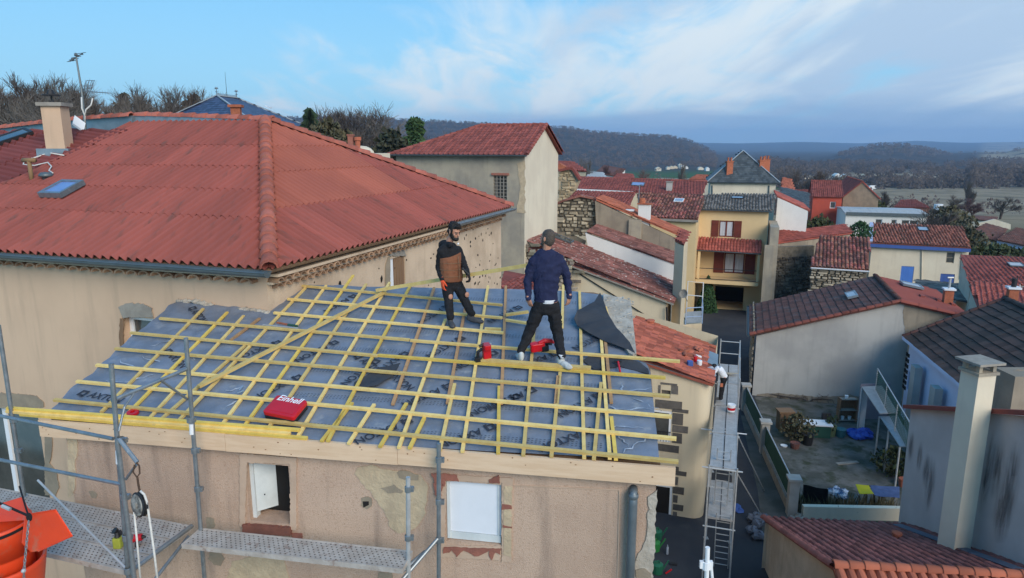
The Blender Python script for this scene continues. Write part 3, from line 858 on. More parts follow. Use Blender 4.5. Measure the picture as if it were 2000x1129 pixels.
cc=tm_(hill_ok.outputs[0],field,tm_(paleslope,wood,(.30,.24,.16)))
gar=tm_(tr(tn(.35),.42,.6),(.075,.085,.04),(.11,.095,.07))
cc=tm_(near,gar,cc)
L_.new(cc,bs.inputs['Base Color'])
tb.build('ground',mt,None,smooth=True,fix=False,kind='structure')
# ------------------------------------------------------------------ street and pavements
st=MB()
def sheet(name,pts,m,z=0.0,**k):
    mb=MB();mb.quad(*[V((p[0],p[1],z)) for p in pts]);return mb.build(name,m,None,fix=False,kind='structure')
sheet('street',[(-2,12),(16,12),(17,40),(24,57.0),(14.2,57.0),(9.5,40),(4,30)],M_ASPH,.004)
edge=[AZ(*p,.0) for p in ((1447,812),(1470,812),(1545,1010),(1580,1129),(1500,1129),(1480,960))]
sheet('verge',[(p.x,p.y) for p in edge],M_PAVE,.012)

# ------------------------------------------------------------------ BEIGE HOUSE with the red corrugated hip roof
C0=V((-3.93,10.87,0));E1=V((math.sin(R(18.42)),math.cos(R(18.42)),0));E2=V((-math.cos(R(18.42)),math.sin(R(18.42)),0))
EZ=11.76
bh=thing('beige_house','beige rendered house with big red corrugated hip roof, left of the workers','house',(C0.x,C0.y,0))
LL=15.0;RLn=11.35
wl_left=Wall(C0+E2*LL,C0,0,EZ-.10)
wl_right=Wall(C0,C0+E1*RLn,0,EZ-.10)
wl_back=Wall(C0+E1*RLn,C0+E1*RLn+E2*LL,0,EZ-.10)
h_fr=wl_left.hole_px(-62,797,86,990,.28)
h_w1=wl_left.hole_px(243,621,318,705,.26)
h_rw=wl_right.hole_px(762,502,791,566,.22)
mbw=MB();wl_left.build(mbw);wl_back.build(mbw)
mbw.build('front_wall',M_BEIGE,bh,fix=False)
mbw=MB();wl_right.build(mbw);mbw.build('side_wall',M_BEIGE2,bh,fix=False,label='older beige side wall pitted with small dark holes')
wl_left.window(bh,h_fr,M_PVC,.09,M_GLASS,mull=1,name='french_window',inset=.45)
wl_left.window(bh,h_w1,M_PVC,.09,M_GLASS,mull=0,sill=M_COPE,inset=.55)
# cement surround patches
def blob(wl,cx_,cz_,rx,rz,off=.006,n=26,jit=.12,seed=0,sq=2.0):
    rr=random.Random(seed);pts=[]
    ph=[rr.uniform(0,6.28) for _ in range(4)]
    for i in range(n):
        a=2*math.pi*i/n;c,s_=math.cos(a),math.sin(a)
        k=(abs(c)**sq+abs(s_)**sq)**(-1/sq)*(1+jit*(math.sin(2*a+ph[0])*.6+math.sin(5*a+ph[1])*.35+math.sin(9*a+ph[2])*.25))
        pts.append(wl.pt(cx_+rx*k*c,cz_+rz*k*s_,off))
    return pts
def patch(parent,wl,pxs,m,name='render_patch',off=.006,th=.012,seed=1,rough=.02,**k):
    """thin irregular coat: outline given by photo pixels, edges roughened"""
    rr=random.Random(seed);pl=[wl.px(*p) for p in pxs];out=[]
    for i in range(len(pl)):
        a,b=pl[i],pl[(i+1) % len(pl)];L=math.hypot(b[0]-a[0],b[1]-a[1]);nn=max(1,int(L/(rough*2.2)))
        for j in range(nn): out.append((lerp(a[0],b[0],j/nn)+rr.gauss(0,rough*.35),lerp(a[1],b[1],j/nn)+rr.gauss(0,rough*.35)))
    cxm,czm=sum(p[0] for p in out)/len(out),sum(p[1] for p in out)/len(out)
    mb=MB();mb.prism([wl.pt(a,z,off+th) for a,z in out],-wl.n*th)
    return mb.build(name,m,parent,fix=True,**k)
patch(bh,wl_left,[(-60,765),(30,768),(72,772),(86,786),(87,796),(-60,796)],M_CEM,seed=2)
patch(bh,wl_left,[(89,838),(101,846),(104,870),(99,905),(113,925),(116,950),(109,968),(89,966)],M_CEM,seed=3)
patch(bh,wl_left,[(233,600),(246,592),(280,592),(297,601),(300,619),(242,620)],M_COPE,'stone_lintel',th=.02,seed=4)
patch(bh,wl_left,[(236,621),(243,621),(243,700),(238,700),(234,655)],M_OAK,'stone_jamb',th=.015,seed=5)
patch(bh,wl_right,[(752,517),(757,503),(761,502),(761,560),(751,560)],M_CEM,seed=6)
patch(bh,wl_right,[(756,499),(768,490),(788,488),(792,500)],M_COPE,'stone_lintel',seed=7,th=.02)
a0,a1,z0,z1,dp=h_rw
f=MB();am=lerp(a0,a1,.28);wl_right.slab(f,a0+.004,am,z0,z1-.004,-.12,-.03);f.build('window_frame',M_PVC,bh)
f=MB()
for k in range(4): wl_right.slab(f,lerp(am,a1,k/4)+.012,lerp(am,a1,(k+1)/4)-.004,z0,z1-.004,-.10,-.02)
f.build('board_shutter',M_OAK,bh)
# putlog holes and chips in the side wall
rr=random.Random(5)
chips=[(660,525,5,12),(664,556,3,7),(660,510,3,5),(601,530,2,6),(621,520,2,9),(556,553,3,3),(528,580,2,10),(745,545,2,8)]
for _ in range(52):
    x=rr.triangular(900,978,950);y=rr.uniform(440,560);chips.append((x,y,rr.uniform(.5,1.3),rr.uniform(.8,3)))
for _ in range(24): chips.append((rr.uniform(540,850),rr.uniform(470,560),rr.uniform(.6,1.4),rr.uniform(.8,2.2)))
cm=MB()
for (x,y,rx,ry) in chips:
    a,z=wl_right.px(x,y)
    if not (.1<a<RLn-.1 and z<EZ-.45): continue
    pz=abs(wl_right.px(x,y+ry)[1]-z);pa=abs(wl_right.px(x+rx,y)[0]-a)
    pts=blob(wl_right,a,z,max(pa,.015),max(pz,.015),.003,9,.3,rr.random())
    cm.prism(pts,wl_right.n*.0015)
cm.build('wall_pits',M_DARKIN,bh,fix=False,kind='stuff')
# ragged mortar where the roof meets the front wall
mo=MB();
for i in range(26):
    t=i/25;x=lerp(352,523,t);y=lerp(588,613,t)-4*math.sin(t*9);P=AP(x,y,C0,E1)-E1*.02
    mo.ball(P,(rnd.uniform(.05,.10),rnd.uniform(.03,.06),rnd.uniform(.025,.06)),6,4,.25)
mo.build('mortar_edge',M_MORT,bh,fix=False)

# eaves cornice of small tiles (genoise)
def cornice_row(parent,P,d,L,out,z,step,r,proj,m,name='cornice_tile'):
    mb=MB();k=6
    an=[math.pi*i/k for i in range(k+1)]
    lo_=[(math.cos(a)*.5,0,math.sin(a)) for a in an];inn=[(math.cos(a)*.36,0,math.sin(a)*.72) for a in an]
    back=[(math.cos(a)*.42,1,math.sin(a)*.9) for a in an];bin_=[(math.cos(a)*.34,1,math.sin(a)*.68) for a in an]
    n=k+1
    mb.add(lo_+inn+back+bin_,[(i,i+1,n+i+1,n+i) for i in range(k)]+[(i+1,i,2*n+i,2*n+i+1) for i in range(k)]+[(n+i,n+i+1,3*n+i+1,3*n+i) for i in range(k)])
    me=mb.mesh('cornice_tile');me.materials.append(m)
    nn=int(L/step)
    for i in range(nn):
        o_=P+d*((i+.5)*step)+out*proj+V((0,0,z+rnd.uniform(-.006,.006)))
        S,T,Nn=d*step*.98,-out*(proj+.05),V((0,0,r))
        inst(name,me,Matrix(((S.x,T.x,Nn.x,o_.x),(S.y,T.y,Nn.y,o_.y),(S.z,T.z,Nn.z,o_.z),(0,0,0,1))),parent)
M_CORN=mat('cornice_tile_buff',(.42,.26,.16),(.30,.18,.115),6,.9,.9,.3,40,rnd_v=.3)
cornice_row(bh,C0,E1,RLn,-E2,EZ-.30,.205,.085,.20,M_CORN)
cornice_row(bh,C0+E1*.1,E1,RLn-.1,-E2,EZ-.42,.205,.085,.10,M_CORN)
cornice_row(bh,C0+E2*8.2,-E2,8.2,-E1,EZ-.30,.26,.09,.17,M_CORN)
cb=MB()
cb.obox(C0+E1*(RLn/2)-E2*.10+V((0,0,EZ-.185)),E1*RLn/2,E2*.12,V((0,0,.022)));cb.obox(C0+E1*(RLn/2)-E2*.05+V((0,0,EZ-.32)),E1*RLn/2,E2*.06,V((0,0,.018)))
cb.obox(C0+E2*7.5-E1*.08+V((0,0,EZ-.185)),E2*7.5,E1*.10,V((0,0,.022)))
cb.build('cornice_bed',M_BEIGE2,bh)

# roof planes
OV=.30
EC=C0-E2*OV-E1*OV+V((0,0,EZ-.02))          # eave corner under the hip
APX=C0+E1*(RLn/2)+E2*4.18+V((0,0,14.22))
ER=C0+E1*(RLn+.15)-E2*OV+V((0,0,EZ-.02))
sL,tL,nL=plane_axes(EC+E2*5,EC,APX)
V0=AP(256,254,EC,nL)
dv=(AP(0,362,EC,nL)-V0)
V1=V0+dv*((EC-V0).dot(tL)/dv.dot(tL))
RT=AP(262,233,EC,nL)
polyL=[V1,EC,APX,RT,V0]
sR,tR,nR=plane_axes(EC,ER,APX)
polyR=[EC,ER,APX]
LAM=.185
def poly_range(poly,x):
    ys=[]
    for i in range(len(poly)):
        (ax,ay),(bx,by) =poly[i],poly[(i+1) % len(poly)]
        if (ax-x)*(bx-x)<0 or (ax == x): 
            if abs(bx-ax)>1e-9: ys.append(ay+(by-ay)*(x-ax)/(bx-ax))
    return (min(ys),max(ys)) if len(ys) >= 2 else None
def corrugated(parent,poly3,A,s,t,n,courses,m,waves=5,pick=None,amp=.042):
    poly=[((p-A).dot(s),(p-A).dot(t)) for p in poly3]
    x0,x1=min(p[0] for p in poly),max(p[0] for p in poly)
    for ci,(t0,t1) in enumerate(courses):
        shw=LAM*waves;k0=int(math.floor(x0/shw))
        for k in range(k0,int(math.ceil(x1/shw))+1):
            xs=[k*shw+i*LAM/6 for i in range(waves*6+2)]
            mb=MB();row=[];dz=rnd.uniform(0,.006)
            for x in xs:
                rg=poly_range(poly,x)
                if rg is None: row.append(None);continue
                a,b=max(t0,rg[0]),min(t1+.12,rg[1])
                if b-a<.02: row.append(None);continue
                w_=amp*math.cos(2*math.pi*x/LAM)
                base=len(mb.v);lift=.020+.010*(a>t0+.01)
                mb.v += [tuple(A+s*x+t*a+n*(w_+lift+dz)),tuple(A+s*x+t*b+n*(w_+dz)),tuple(A+s*x+t*(a+.004)+n*(w_+lift+dz-.016))]
                row.append(base)
            for i in range(len(row)-1):
                if row[i] is None or row[i+1] is None: continue
                a,b=row[i],row[i+1]
                mb.f += [(a,b,b+1,a+1),(b,a,a+2,b+2)]
            if mb.f: mb.build('roof_sheet',pick(A+s*((k+.5)*shw)+t*(t0+t1)/2) if pick else m,parent,smooth=False,fix=False)
def course_ts(A,t,ends): return [((a-A).dot(t),(b-A).dot(t)) for a,b in zip(ends,ends[1:])]
bl=[AP(515,y,EC,nL) for y in (429,374,328,286)]
tsl=[0.0]+[(p-EC).dot(tL) for p in bl]+[(APX-EC).dot(tL)+.3]
corrugated(bh,polyL,EC,sL,tL,nL,list(zip(tsl,tsl[1:])),M_SHEET)
br=[AP(548,y,EC,nR) for y in (408,338)] ;tsr=[0.0]+[(p-EC).dot(tR) for p in br]
tsr.append(lerp(tsr[-1],(APX-EC).dot(tR),.45));tsr.append((APX-EC).dot(tR)+.3)
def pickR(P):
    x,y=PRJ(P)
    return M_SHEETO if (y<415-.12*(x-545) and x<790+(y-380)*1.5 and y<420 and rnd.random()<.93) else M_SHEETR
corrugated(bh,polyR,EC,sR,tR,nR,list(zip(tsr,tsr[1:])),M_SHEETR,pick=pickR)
dk=MB();dk.prism([p-nL*.09 for p in polyL],nL*.05);dk.prism([p-nR*.09 for p in polyR],nR*.05)
bk=C0+E1*(RLn+.15)+E2*LL+V((0,0,EZ-.02));dk.quad(ER,bk,bk+(APX-bk)*.0+E1*-5.5+V((0,0,2.4)),APX)
dk.build('roof_underside',M_OAK,bh,fix=False)
# dark red wing on the far left
PW=AZ(-40,266,14.15) if False else AY(-60,268,19.0)
sW,tW,nW=plane_axes(V1,V0,PW)
polyW=[V1-E2*-.0,V0,RT,AP(-60,262,V0,nW),AP(-420,330,V0,nW)]
polyW=[V1,V0,AP(120,252,V0,nW),AP(-60,258,V0,nW),AP(-400,380,V0,nW)]
t0s=[(p-V1).dot(tW) for p in polyW]
corrugated(bh,polyW,V1,sW,tW,nW,[(lerp(min(t0s),max(t0s),i/4),lerp(min(t0s),max(t0s),(i+1)/4)) for i in range(4)],M_SHEETD)
P_=AP(22,272,V0,nW);skylight(bh,P_+nW*.03,(AP(60,265,V0,nW)-AP(0,285,V0,nW)).normalized(),nW.cross((AP(60,265,V0,nW)-AP(0,285,V0,nW)).normalized()),nW,.95,.6,M_IRON,M_GLASS)
# hip tiles
ridge_caps(bh,EC+V((0,0,.035)),APX+V((0,0,.05)),M_HIP,.135,.345,'hip_tile')
ridge_caps(bh,ER+V((0,0,.035)),APX+V((0,0,.05)),M_HIP,.12,.345,'hip_tile')
# zinc upstand along the ridge and the red capping above it
z0r=AP(262,250,RT,E1);
rg=MB();RE=APX+E2*5.2
def rdg(px,py): return AP(px,py,APX,E1)
zp=MB();zt,zb=[rdg(528,235),rdg(400,230),rdg(262,226)],[rdg(528,249),rdg(400,252),rdg(262,254)]
for i in range(2): zp.prism([zt[i],zt[i+1],zb[i+1],zb[i]],E1*.06)
E3=(AY(-60,262,21.5)-zt[2]);n3=V((E3.y,-E3.x,0)).normalized()
zl_t,zl_b=[zt[2],AP(120,237,zt[2],n3),AP(-60,259,zt[2],n3)],[zb[2],AP(120,262,zt[2],n3),AP(-60,276,zt[2],n3)]
for i in range(2): zp.prism([zl_t[i],zl_t[i+1],zl_b[i+1],zl_b[i]],V((-n3.x,-n3.y,0))*.06)
zp.build('zinc_flashing',M_ZINC,bh)
pb=MB();pb.tube([rdg(440,247.5)-E1*.05,rdg(262,245.5)-E1*.05,AP(120,251,zt[2],n3)+n3*.05],.022,6);pb.build('pale_flashing_strip',M_PVC,bh)
for a,b in ((rdg(530,234),rdg(400,228.5)),(rdg(400,228.5),rdg(262,224.5))): ridge_caps(bh,a+E1*.08,b+E1*.08,M_HIP,.11,.36)
ridge_caps(bh,zl_t[0]-n3*.08,zl_t[1]-n3*.08,M_HIP,.11,.36);ridge_caps(bh,zl_t[1]-n3*.08,zl_t[2]-n3*.08,M_HIP,.11,.36)
# gutters
gutter(bh,C0+E2*13-E1*(OV+.07)+V((0,0,EZ-.045)),EC-E1*.07-E2*.02+V((0,0,-.04)),E1,M_ZINCD,.085)
gp=[AP(885,428,EC,-E2),AP(992,403,EC,-E2)]
gutter(bh,EC+E1*((gp[0]-EC).dot(E1))-E2*.07+V((0,0,-.05)),ER-E2*.07+V((0,0,-.05)),E2,M_GALV,.085)
# skylight, vents, chimney on the left slope
Ps=AP(125,377,EC,nL);sk_s=sL;skylight(bh,Ps+nL*.06,sL,tL,nL,.62,.64,M_GALV,M_GLASSBL,rise=.09)
for (x,y,hgt,r) in ((62,352,.42,.05),(91,350,.12,.11)):
    P=AP(x,y,EC,nL);vb=MB()
    if r<.1: vb.tube([P-V((0,0,.1)),P+V((0,0,hgt))],.045,8);vb.tube([P+V((-.16,.03,hgt+.02)),P+V((.16,-.03,hgt+.02))],.05,8)
    else: vb.lathe(P,[(.0,.16),(.10,.15),(.15,.10),(.15,.06),(.08,.05),(.09,-.1)],12)
    vb.build('roof_vent',M_TAN if r<.1 else M_ZINCD,bh,smooth=True)
Pc=AP(106,300,EC,nL)
wch=.44
rotc=R(-18)
ctop=AY(98,207,Pc.y).z
ch=chimney(bh,(Pc.x,Pc.y+.25),wch,wch,Pc.z-.4,ctop,M_BEIGE,True,0,rotc+R(25),M_COPE)
cw_=MB();cw_.tube([V((Pc.x-.02,Pc.y+.2,ctop)),V((Pc.x-.02,Pc.y+.2,ctop+.14))],.05,8);cw_.tube([V((Pc.x-.02,Pc.y+.2,ctop+.12)),V((Pc.x-.02,Pc.y+.2,ctop+.27))],.02,6)
cw_.lathe((Pc.x-.02,Pc.y+.2,ctop+.25),[(.0,.04),(.20,.03),(.20,0),(0,0)],12);cw_.lathe((Pc.x-.02,Pc.y+.2,ctop+.29),[(.0,.11),(.06,.10),(.10,0),(0,0)],8)
cw_.build('cowl',M_IRON,ch)
fl=MB();fl.obox(V((Pc.x,Pc.y+.22,Pc.z+.03)),V((.36,.05,0)),V((-.05,.36,0)),V((0,0,.09)));fl.build('lead_flashing',M_ZINC,ch)
# antenna things standing on the roof
Pa=AP(166,246,V0,nW);topa=AY(149,113,Pa.y+.3)
an=thing('tv_antenna','tall roof mast with a small yagi and a grid antenna, behind the beige chimney','antenna',Pa)
mb=MB();mb.tube([Pa-V((0,0,.15)),AY(160,180,Pa.y+.2),topa],[.032,.028,.022],8);mb.build('mast',M_ZINCD,an)
mb=MB();q=topa
for k in range(-2,3): mb.tube([q+V((k*.07-.12,0,k*.05)),q+V((k*.07+.12,.02,k*.05+.04))],.008,4)
mb.tube([q+V((-.18,-.05,-.10)),q+V((.16,.05,.12))],.014,5);mb.ball(q+V((0,0,.08)),.05,6,5);mb.ball(q+V((-.1,0,-.03)),.045,6,5)
mb.build('yagi',M_ZINCD,an)
mb=MB();q=AY(170,165,Pa.y+.2)
for k in range(4): mb.tube([q+V((k*.07-.10,0,-.10)),q+V((k*.07,0,.10))],.008,4)
mb.tube([q+V((-.10,0,-.10)),q+V((.12,0,-.10))],.008,4);mb.tube([q+V((0,0,.10)),q+V((.22,0,.10))],.008,4);mb.tube([q+V((-.12,0,-.04)),q+V((.14,0,-.02))],.008,4)
mb.build('grid_antenna',M_GALV,an)
mb=MB();q=AY(163,178,Pa.y+.2);e_=AY(216,182,Pa.y+.5)
mb.tube([q,e_],.012,5)
for k in range(9):
    c=q.lerp(e_,(k+1)/10);mb.tube([c+V((0,0,-.05)),c+V((0,0,.05))],.006,4);mb.tube([c+V((-.02,-.12,0)),c+V((.02,.12,0))],.006,4)
mb.build('boom',M_GALV,an)
mb=MB();mb.tube([AY(159,190,Pa.y),AY(160,212,Pa.y-.1),AY(166,226,Pa.y-.05),AY(166,246,Pa.y)],.018,5);mb.tube([AY(181,192,Pa.y),AY(178,205,Pa.y),AY(168,214,Pa.y-.05),AY(166,226,Pa.y-.05)],.018,5);mb.build('cable',M_ROPE,an,smooth=True)
Pd=AP(153,250,V0,nW);dsh=MB()
dsh.obox(AY(154,242,Pd.y-.3),V((.13,0,-.10)) ,V((.02,.03,.10)) ,V((.02,-.012,.02)))
dsh.tube([AY(158,246,Pd.y-.3),Pd],.02,6)
dsh.solo('dish_panel',M_PVC,'small white flat panel antenna tilted beside the mast foot','antenna')
cb_=MB()
cpx=[(127,308),(98,303),(75,311),(50,318),(48,326),(70,328),(96,322),(103,330),(98,338),(106,343),(92,346)]
cb_.tube([AP(x,y,EC,nL)+nL*.06 for x,y in cpx],.016,5);cb_.solo('loose_cable',M_ROPE,'loose white cable looping over the red roof below the beige chimney','cable',smooth=True)
# brick stack beyond the ridge
Pb=AY(462,227,24.0);chimney(bh,(Pb.x,Pb.y),.30,.30,12.5,AY(462,210,24.0).z,M_BRICKCH,True,0,R(10),M_BRICKCH,name='brick_chimney')
# ------------------------------------------------------------------ PINK HOUSE being re-roofed
UA=R(9.7);U=V((math.cos(UA),-math.sin(UA),0));NI=V((math.sin(UA),math.cos(UA),0))      # along the facade, into the house
EV=AZ(700,868,10.30)                                                                     # a point on the front top edge of the eaves board
RW=ray(1013,-26).normalized();RN=U.cross(RW).normalized();RU=RN.cross(U).normalized()   # roof plane: uphill direction and normal
R0=AY(1057,708,9.0)
def RP(px,py,up=0.0): return AP(px,py,R0+RN*up,RN)
FAC=EV+NI*.12
fpx=lambda x,y,off=0.0: AP(x,y,FAC-NI*off,NI)
fl_,fr_=fpx(135,900),fpx(1281,960)
ph=thing('pink_house','pink roughcast house with its roof stripped to blue membrane and yellow battens','house',(FAC.x,FAC.y,0))
wf=Wall(fl_,fr_,0,10.26)
h1=wf.hole_px(484,907,567,1020,.28)
h2=wf.hole_px(872,943,979,1060,.10)
mbw=MB();wf.build(mbw);mbw.build('front_wall',M_PINK,ph,fix=False)
# the other walls follow the roof outline down to the ground
outl=[(350,592),(520,614),(588,559),(985,566),(1160,570),(1234,592),(1240,690)]
bo=[RP(*p) for p in outl]
sw=MB()
ring=[fl_*1,*[V((p.x,p.y,0)) for p in bo],fr_*1]
top=[V((fl_.x,fl_.y,10.2)),*[p-V((0,0,.16)) for p in bo],V((fr_.x,fr_.y,10.2))]
for i in range(len(ring)-1): sw.quad(V((ring[i].x,ring[i].y,0)),V((ring[i+1].x,ring[i+1].y,0)),top[i+1],top[i])
sw.build('side_walls',M_PINKTRIM,ph,fix=False)
# plaster trim and patches on the front
W1=lambda *a,**k: patch(ph,wf,*a,**k)
W1([(470,884),(580,893),(580,1035),(568,1033),(568,905),(484,902),(480,1030),(470,1028)],M_PINKTRIM,'window_surround',off=.002,th=.02,rough=.012,seed=11)
W1([(478,1021),(570,1027),(571,1043),(478,1037)],M_BRICK,'brick_sill',th=.05,rough=.01,seed=12)
W1([(571,1040),(591,1041),(591,1053),(571,1051)],M_BRICK,'brick',th=.012,rough=.008,seed=13)
W1([(857,925),(1002,933),(1000,1095),(980,1097),(981,942),(872,939),(869,1064),(978,1066),(978,1093),(858,1087)],M_PINKTRIM,'window_surround',off=.002,th=.012,rough=.012,seed=14)
W1([(985,948),(1000,948),(999,1085),(984,1083)],M_PATCH,'jamb_plaster',off=.010,th=.010,rough=.012,seed=15)
for i,b in enumerate([[(842,922),(893,926),(897,938),(870,938),(869,948),(852,944)],[(955,936),(975,926),(977,942),(955,941)],[(981,983),(1000,985),(1000,992),(981,992)],[(866,1066),(979,1070),(978,1082),(968,1076),(961,1092),(955,1075),(930,1084),(905,1072),(894,1086),(884,1074),(867,1078)],[(848,940),(866,944),(862,972),(850,965)],[(984,1025),(999,1026),(999,1030),(984,1029)]]):
    W1(b,M_BRICK,'exposed_brick',off=.016,th=.010,rough=.014,seed=20+i)
W1([(698,913),(725,909),(760,918),(800,921),(823,928),(836,950),(833,985),(825,1015),(812,1032),(795,1037),(778,1041),(760,1026),(752,1000),(742,985),(722,958),(706,940),(694,925)],M_PATCH,'bare_plaster_patch',off=.001,th=.010,seed=31)
W1([(775,922),(793,918),(816,926),(818,937),(800,936),(780,932)],M_CEM,'dark_plaster_hole',off=.012,th=.004,seed=32)
W1([(745,952),(770,945),(790,958),(783,962),(760,962)],M_CEM,'plaster_scar',off=.011,th=.004,seed=33)
W1([(708,972),(717,967),(726,972),(727,988),(718,994),(706,988)],M_CEM,'wall_hole_rim',off=.002,th=.010,seed=34)
W1([(711,978),(721,976),(722,988),(712,990)],M_DARKIN,'wall_hole',off=.012,th=.002,seed=35)
W1([(175,962),(180,957),(190,962),(188,972),(180,974)],M_CEM,'wall_stain',off=.001,th=.004,seed=36)
W1([(410,1078),(428,1074),(440,1090),(432,1104),(418,1102),(408,1092)],M_CEM,'dark_plaster_hole',off=.001,th=.006,seed=37)
W1([(455,1095),(500,1086),(555,1092),(565,1129),(440,1140)],M_PATCH,'bare_plaster_patch',off=.001,th=.008,seed=38)
W1([(740,1118),(765,1118),(770,1140),(735,1140)],M_CEM,'dark_plaster_hole',off=.001,th=.006,seed=39)
W1([(1268,970),(1282,955),(1281,1000),(1279,1060),(1272,1140),(1236,1140),(1240,1095),(1262,1055)],M_MORT,'bare_corner_stone',off=.001,th=.014,seed=40)
W1([(1242,1112),(1262,1108),(1272,1118),(1270,1145),(1240,1145)],M_CEM,'corner_stone',off=.015,th=.012,seed=41)
W1([(133,850),(150,846),(153,880),(146,905),(150,935),(143,966),(134,972)],M_PATCH,'bare_corner_plaster',off=.001,th=.008,seed=42)
W1([(402,1010),(420,1012),(420,1032),(404,1032)],M_CEM,'wall_stain',off=.001,th=.004,seed=43)
tl=MB()
for seg in (((1003,948),(1210,956)),((1210,956),(1206,1150)),((180,850),(470,880))):
    a,b=wf.px(*seg[0]),wf.px(*seg[1]);tl.bar(wf.pt(*a,.004),wf.pt(*b,.004),.012,.012,wf.n)
tl.build('plaster_joint',M_PINKTRIM,ph)
# windows: open shutter leaf in the left opening, white panel in the right one
wf.dark(ph,h1)
a0,a1,z0,z1,dp=h1
lf=MB();hg0=wf.pt(a0+.03,0,-.10);dirl=(wf.d*.70-wf.n*.72).normalized();wl_=(a1-a0)*.80
lf.obox(hg0+dirl*wl_/2+V((0,0,(z0+z1)/2+.02)),dirl*wl_/2,dirl.cross(V((0,0,1)))*.016,V((0,0,(z1-z0)/2-.05)))
lf2=lf.build('shutter_leaf',M_WDOOR,ph,label='white boarded leaf swung half open')
fm_=MB();wf.slab(fm_,a0+.003,a0+.05,z0,z1-.003,-.16,-.07);fm_.build('window_frame',M_WDOOR,ph)
nb=MB()
for (fx,fz) in ((.25,.35),(.62,.30),(.85,.78),(.80,.55)):
    q=hg0+dirl*wl_*fx+V((0,0,lerp(z0,z1,fz)))-dirl.cross(V((0,0,-1)))*.018;nb.ball(q,.010,6,4)
nb.build('bolt_heads',M_IRON,lf2)
wf.dark(ph,h2)
a0,a1,z0,z1,dp=h2
pn=MB();wf.slab(pn,a0+.012,a1-.010,z0+.10,z1-.006,-.085,-.045);pno=pn.build('window_panel',M_WPANEL,ph)
pn=MB();wf.slab(pn,a0+.004,a0+.035,z0+.02,z1-.008,-.040,-.012);wf.slab(pn,a1-.05,a1-.03,z0+.08,z1-.02,-.042,-.036);wf.slab(pn,a0+.01,a1-.012,z0+.01,z0+.095,-.07,-.03);pn.build('panel_frame',M_WDOOR,ph)
# downpipe
dpp=MB();q0,q1=fpx(1237,965,.09),fpx(1229,1180,.09);dpp.tube([q0+NI*.10+V((0,0,.02)),q0+V((0,0,-.01)),V((q0.x,q0.y,q0.z-.12)),V((q0.x,q0.y,6.0))],.048,12);dpp.lathe(q0+V((0,0,-.05)),[(.048,0),(.058,.02),(.058,.05),(.05,.06)],12)
dpp.build('downpipe',mat('zinc_pipe',(.17,.20,.22),(.13,.155,.17),3,.9,.45,metal=.4),ph,smooth=True)
# eaves boards
fb=[(72,809),(438,841),(776,876),(1321,905)]
zt=10.30
for i in range(3):
    a,b=AP(fb[i][0],fb[i][1],EV,NI),AP(fb[i+1][0],fb[i+1][1],EV,NI)
    b_=b-U*.004
    mb=MB();z1_=zt+(0,-.004,.002)[i]
    mb.obox(V(((a.x+b_.x)/2,(a.y+b_.y)/2,z1_-.105))+NI*.02,(b_-a).dot(U)/2*U,NI*.02,V((0,0,.105)))
    mb.build('eaves_board',M_FASCIA,ph)
kn=MB();rk=random.Random(8)
for i in range(34):
    t=rk.random();c=AP(lerp(72,1321,t),860,EV,NI);a=wf.d*rk.uniform(.006,.012);b=V((0,0,rk.uniform(.004,.008)));c=V((c.x,c.y,zt-rk.uniform(.02,.19)))-NI*.002
    kn.prism([c+a*math.cos(R(k*60))+b*math.sin(R(k*60)) for k in range(6)],-NI*.0012)
kn.build('wood_knots',mat('knot_brown',(.24,.11,.05)),ph,fix=False,kind='stuff')
# roof deck and membrane
def smooth_poly(): return
deckp=[(96,808),(350,592),(520,614),(588,559),(985,566),(1160,570),(1232,592),(1240,690),(1270,716),(1287,897),(1290,904),(700,866)]
dkp=[RP(*p,-.03) for p in deckp]
d=MB();d.prism([p-RN*.12 for p in dkp],RN*.11);d.build('roof_deck',M_OAK,ph)
# membrane: fine grid with creases, cut to its outline
memb_px=[(84,814),(110,793),(150,752),(185,728),(225,690),(262,655),(300,628),(330,600),(350,588),(395,594),(430,598),(470,603),(505,606),(522,612),(540,590),(562,570),(586,557),(700,560),(850,563),(985,566),(1060,567),(1125,569),(1180,577),(1205,620),(1232,690),(1246,704),(1262,712),(1270,728),(1276,790),(1283,850),(1287,899),(1000,884),(700,868),(560,854),(400,838),(330,829),(250,826),(160,818)]
mpoly=[((RP(*p)-R0).dot(U),(RP(*p)-R0).dot(RU)) for p in memb_px]
mx0,mx1=min(p[0] for p in mpoly),max(p[0] for p in mpoly);my0,my1=min(p[1] for p in mpoly),max(p[1] for p in mpoly)
bm=bmesh.new();G=.05
bm.faces.new([bm.verts.new((x,y,0)) for x,y in mpoly])
nx=int((mx1-mx0)/G);ny=int((my1-my0)/G)
for k in range(1,nx): 
    bmesh.ops.bisect_plane(bm,geom=bm.verts[:]+bm.edges[:]+bm.faces[:],plane_co=(mx0+k*G,0,0),plane_no=(1,0,0))
for k in range(1,ny):
    bmesh.ops.bisect_plane(bm,geom=bm.verts[:]+bm.edges[:]+bm.faces[:],plane_co=(0,my0+k*G,0),plane_no=(0,1,0))
for v in bm.verts:
    x,y=v.co.x,v.co.y
    z=noise.fractal(V((x*1.3,y*2.6,0)),1,2,4)*.012
    left=sstep(-2.8,-4.6,x);right=sstep(.75,1.25,x)
    z += (left+right)*(abs(noise.noise(V((x*3.2+y*1.2,y*2.6-x,5))))*.045)
    z += .012*(1-2*abs(((y*1.02) % .5)/.5-.5))*.4
    P=R0+U*x+RU*y+RN*(z+.006)
    v.co=P
me=bpy.data.meshes.new('roof_membrane');bm.to_mesh(me);bm.free()
og=origin(ph)
for v in me.vertices: v.co -= og
me.polygons.foreach_set('use_smooth',[True]*len(me.polygons))
memb=link('roof_membrane',me,M_MEMB,ph)
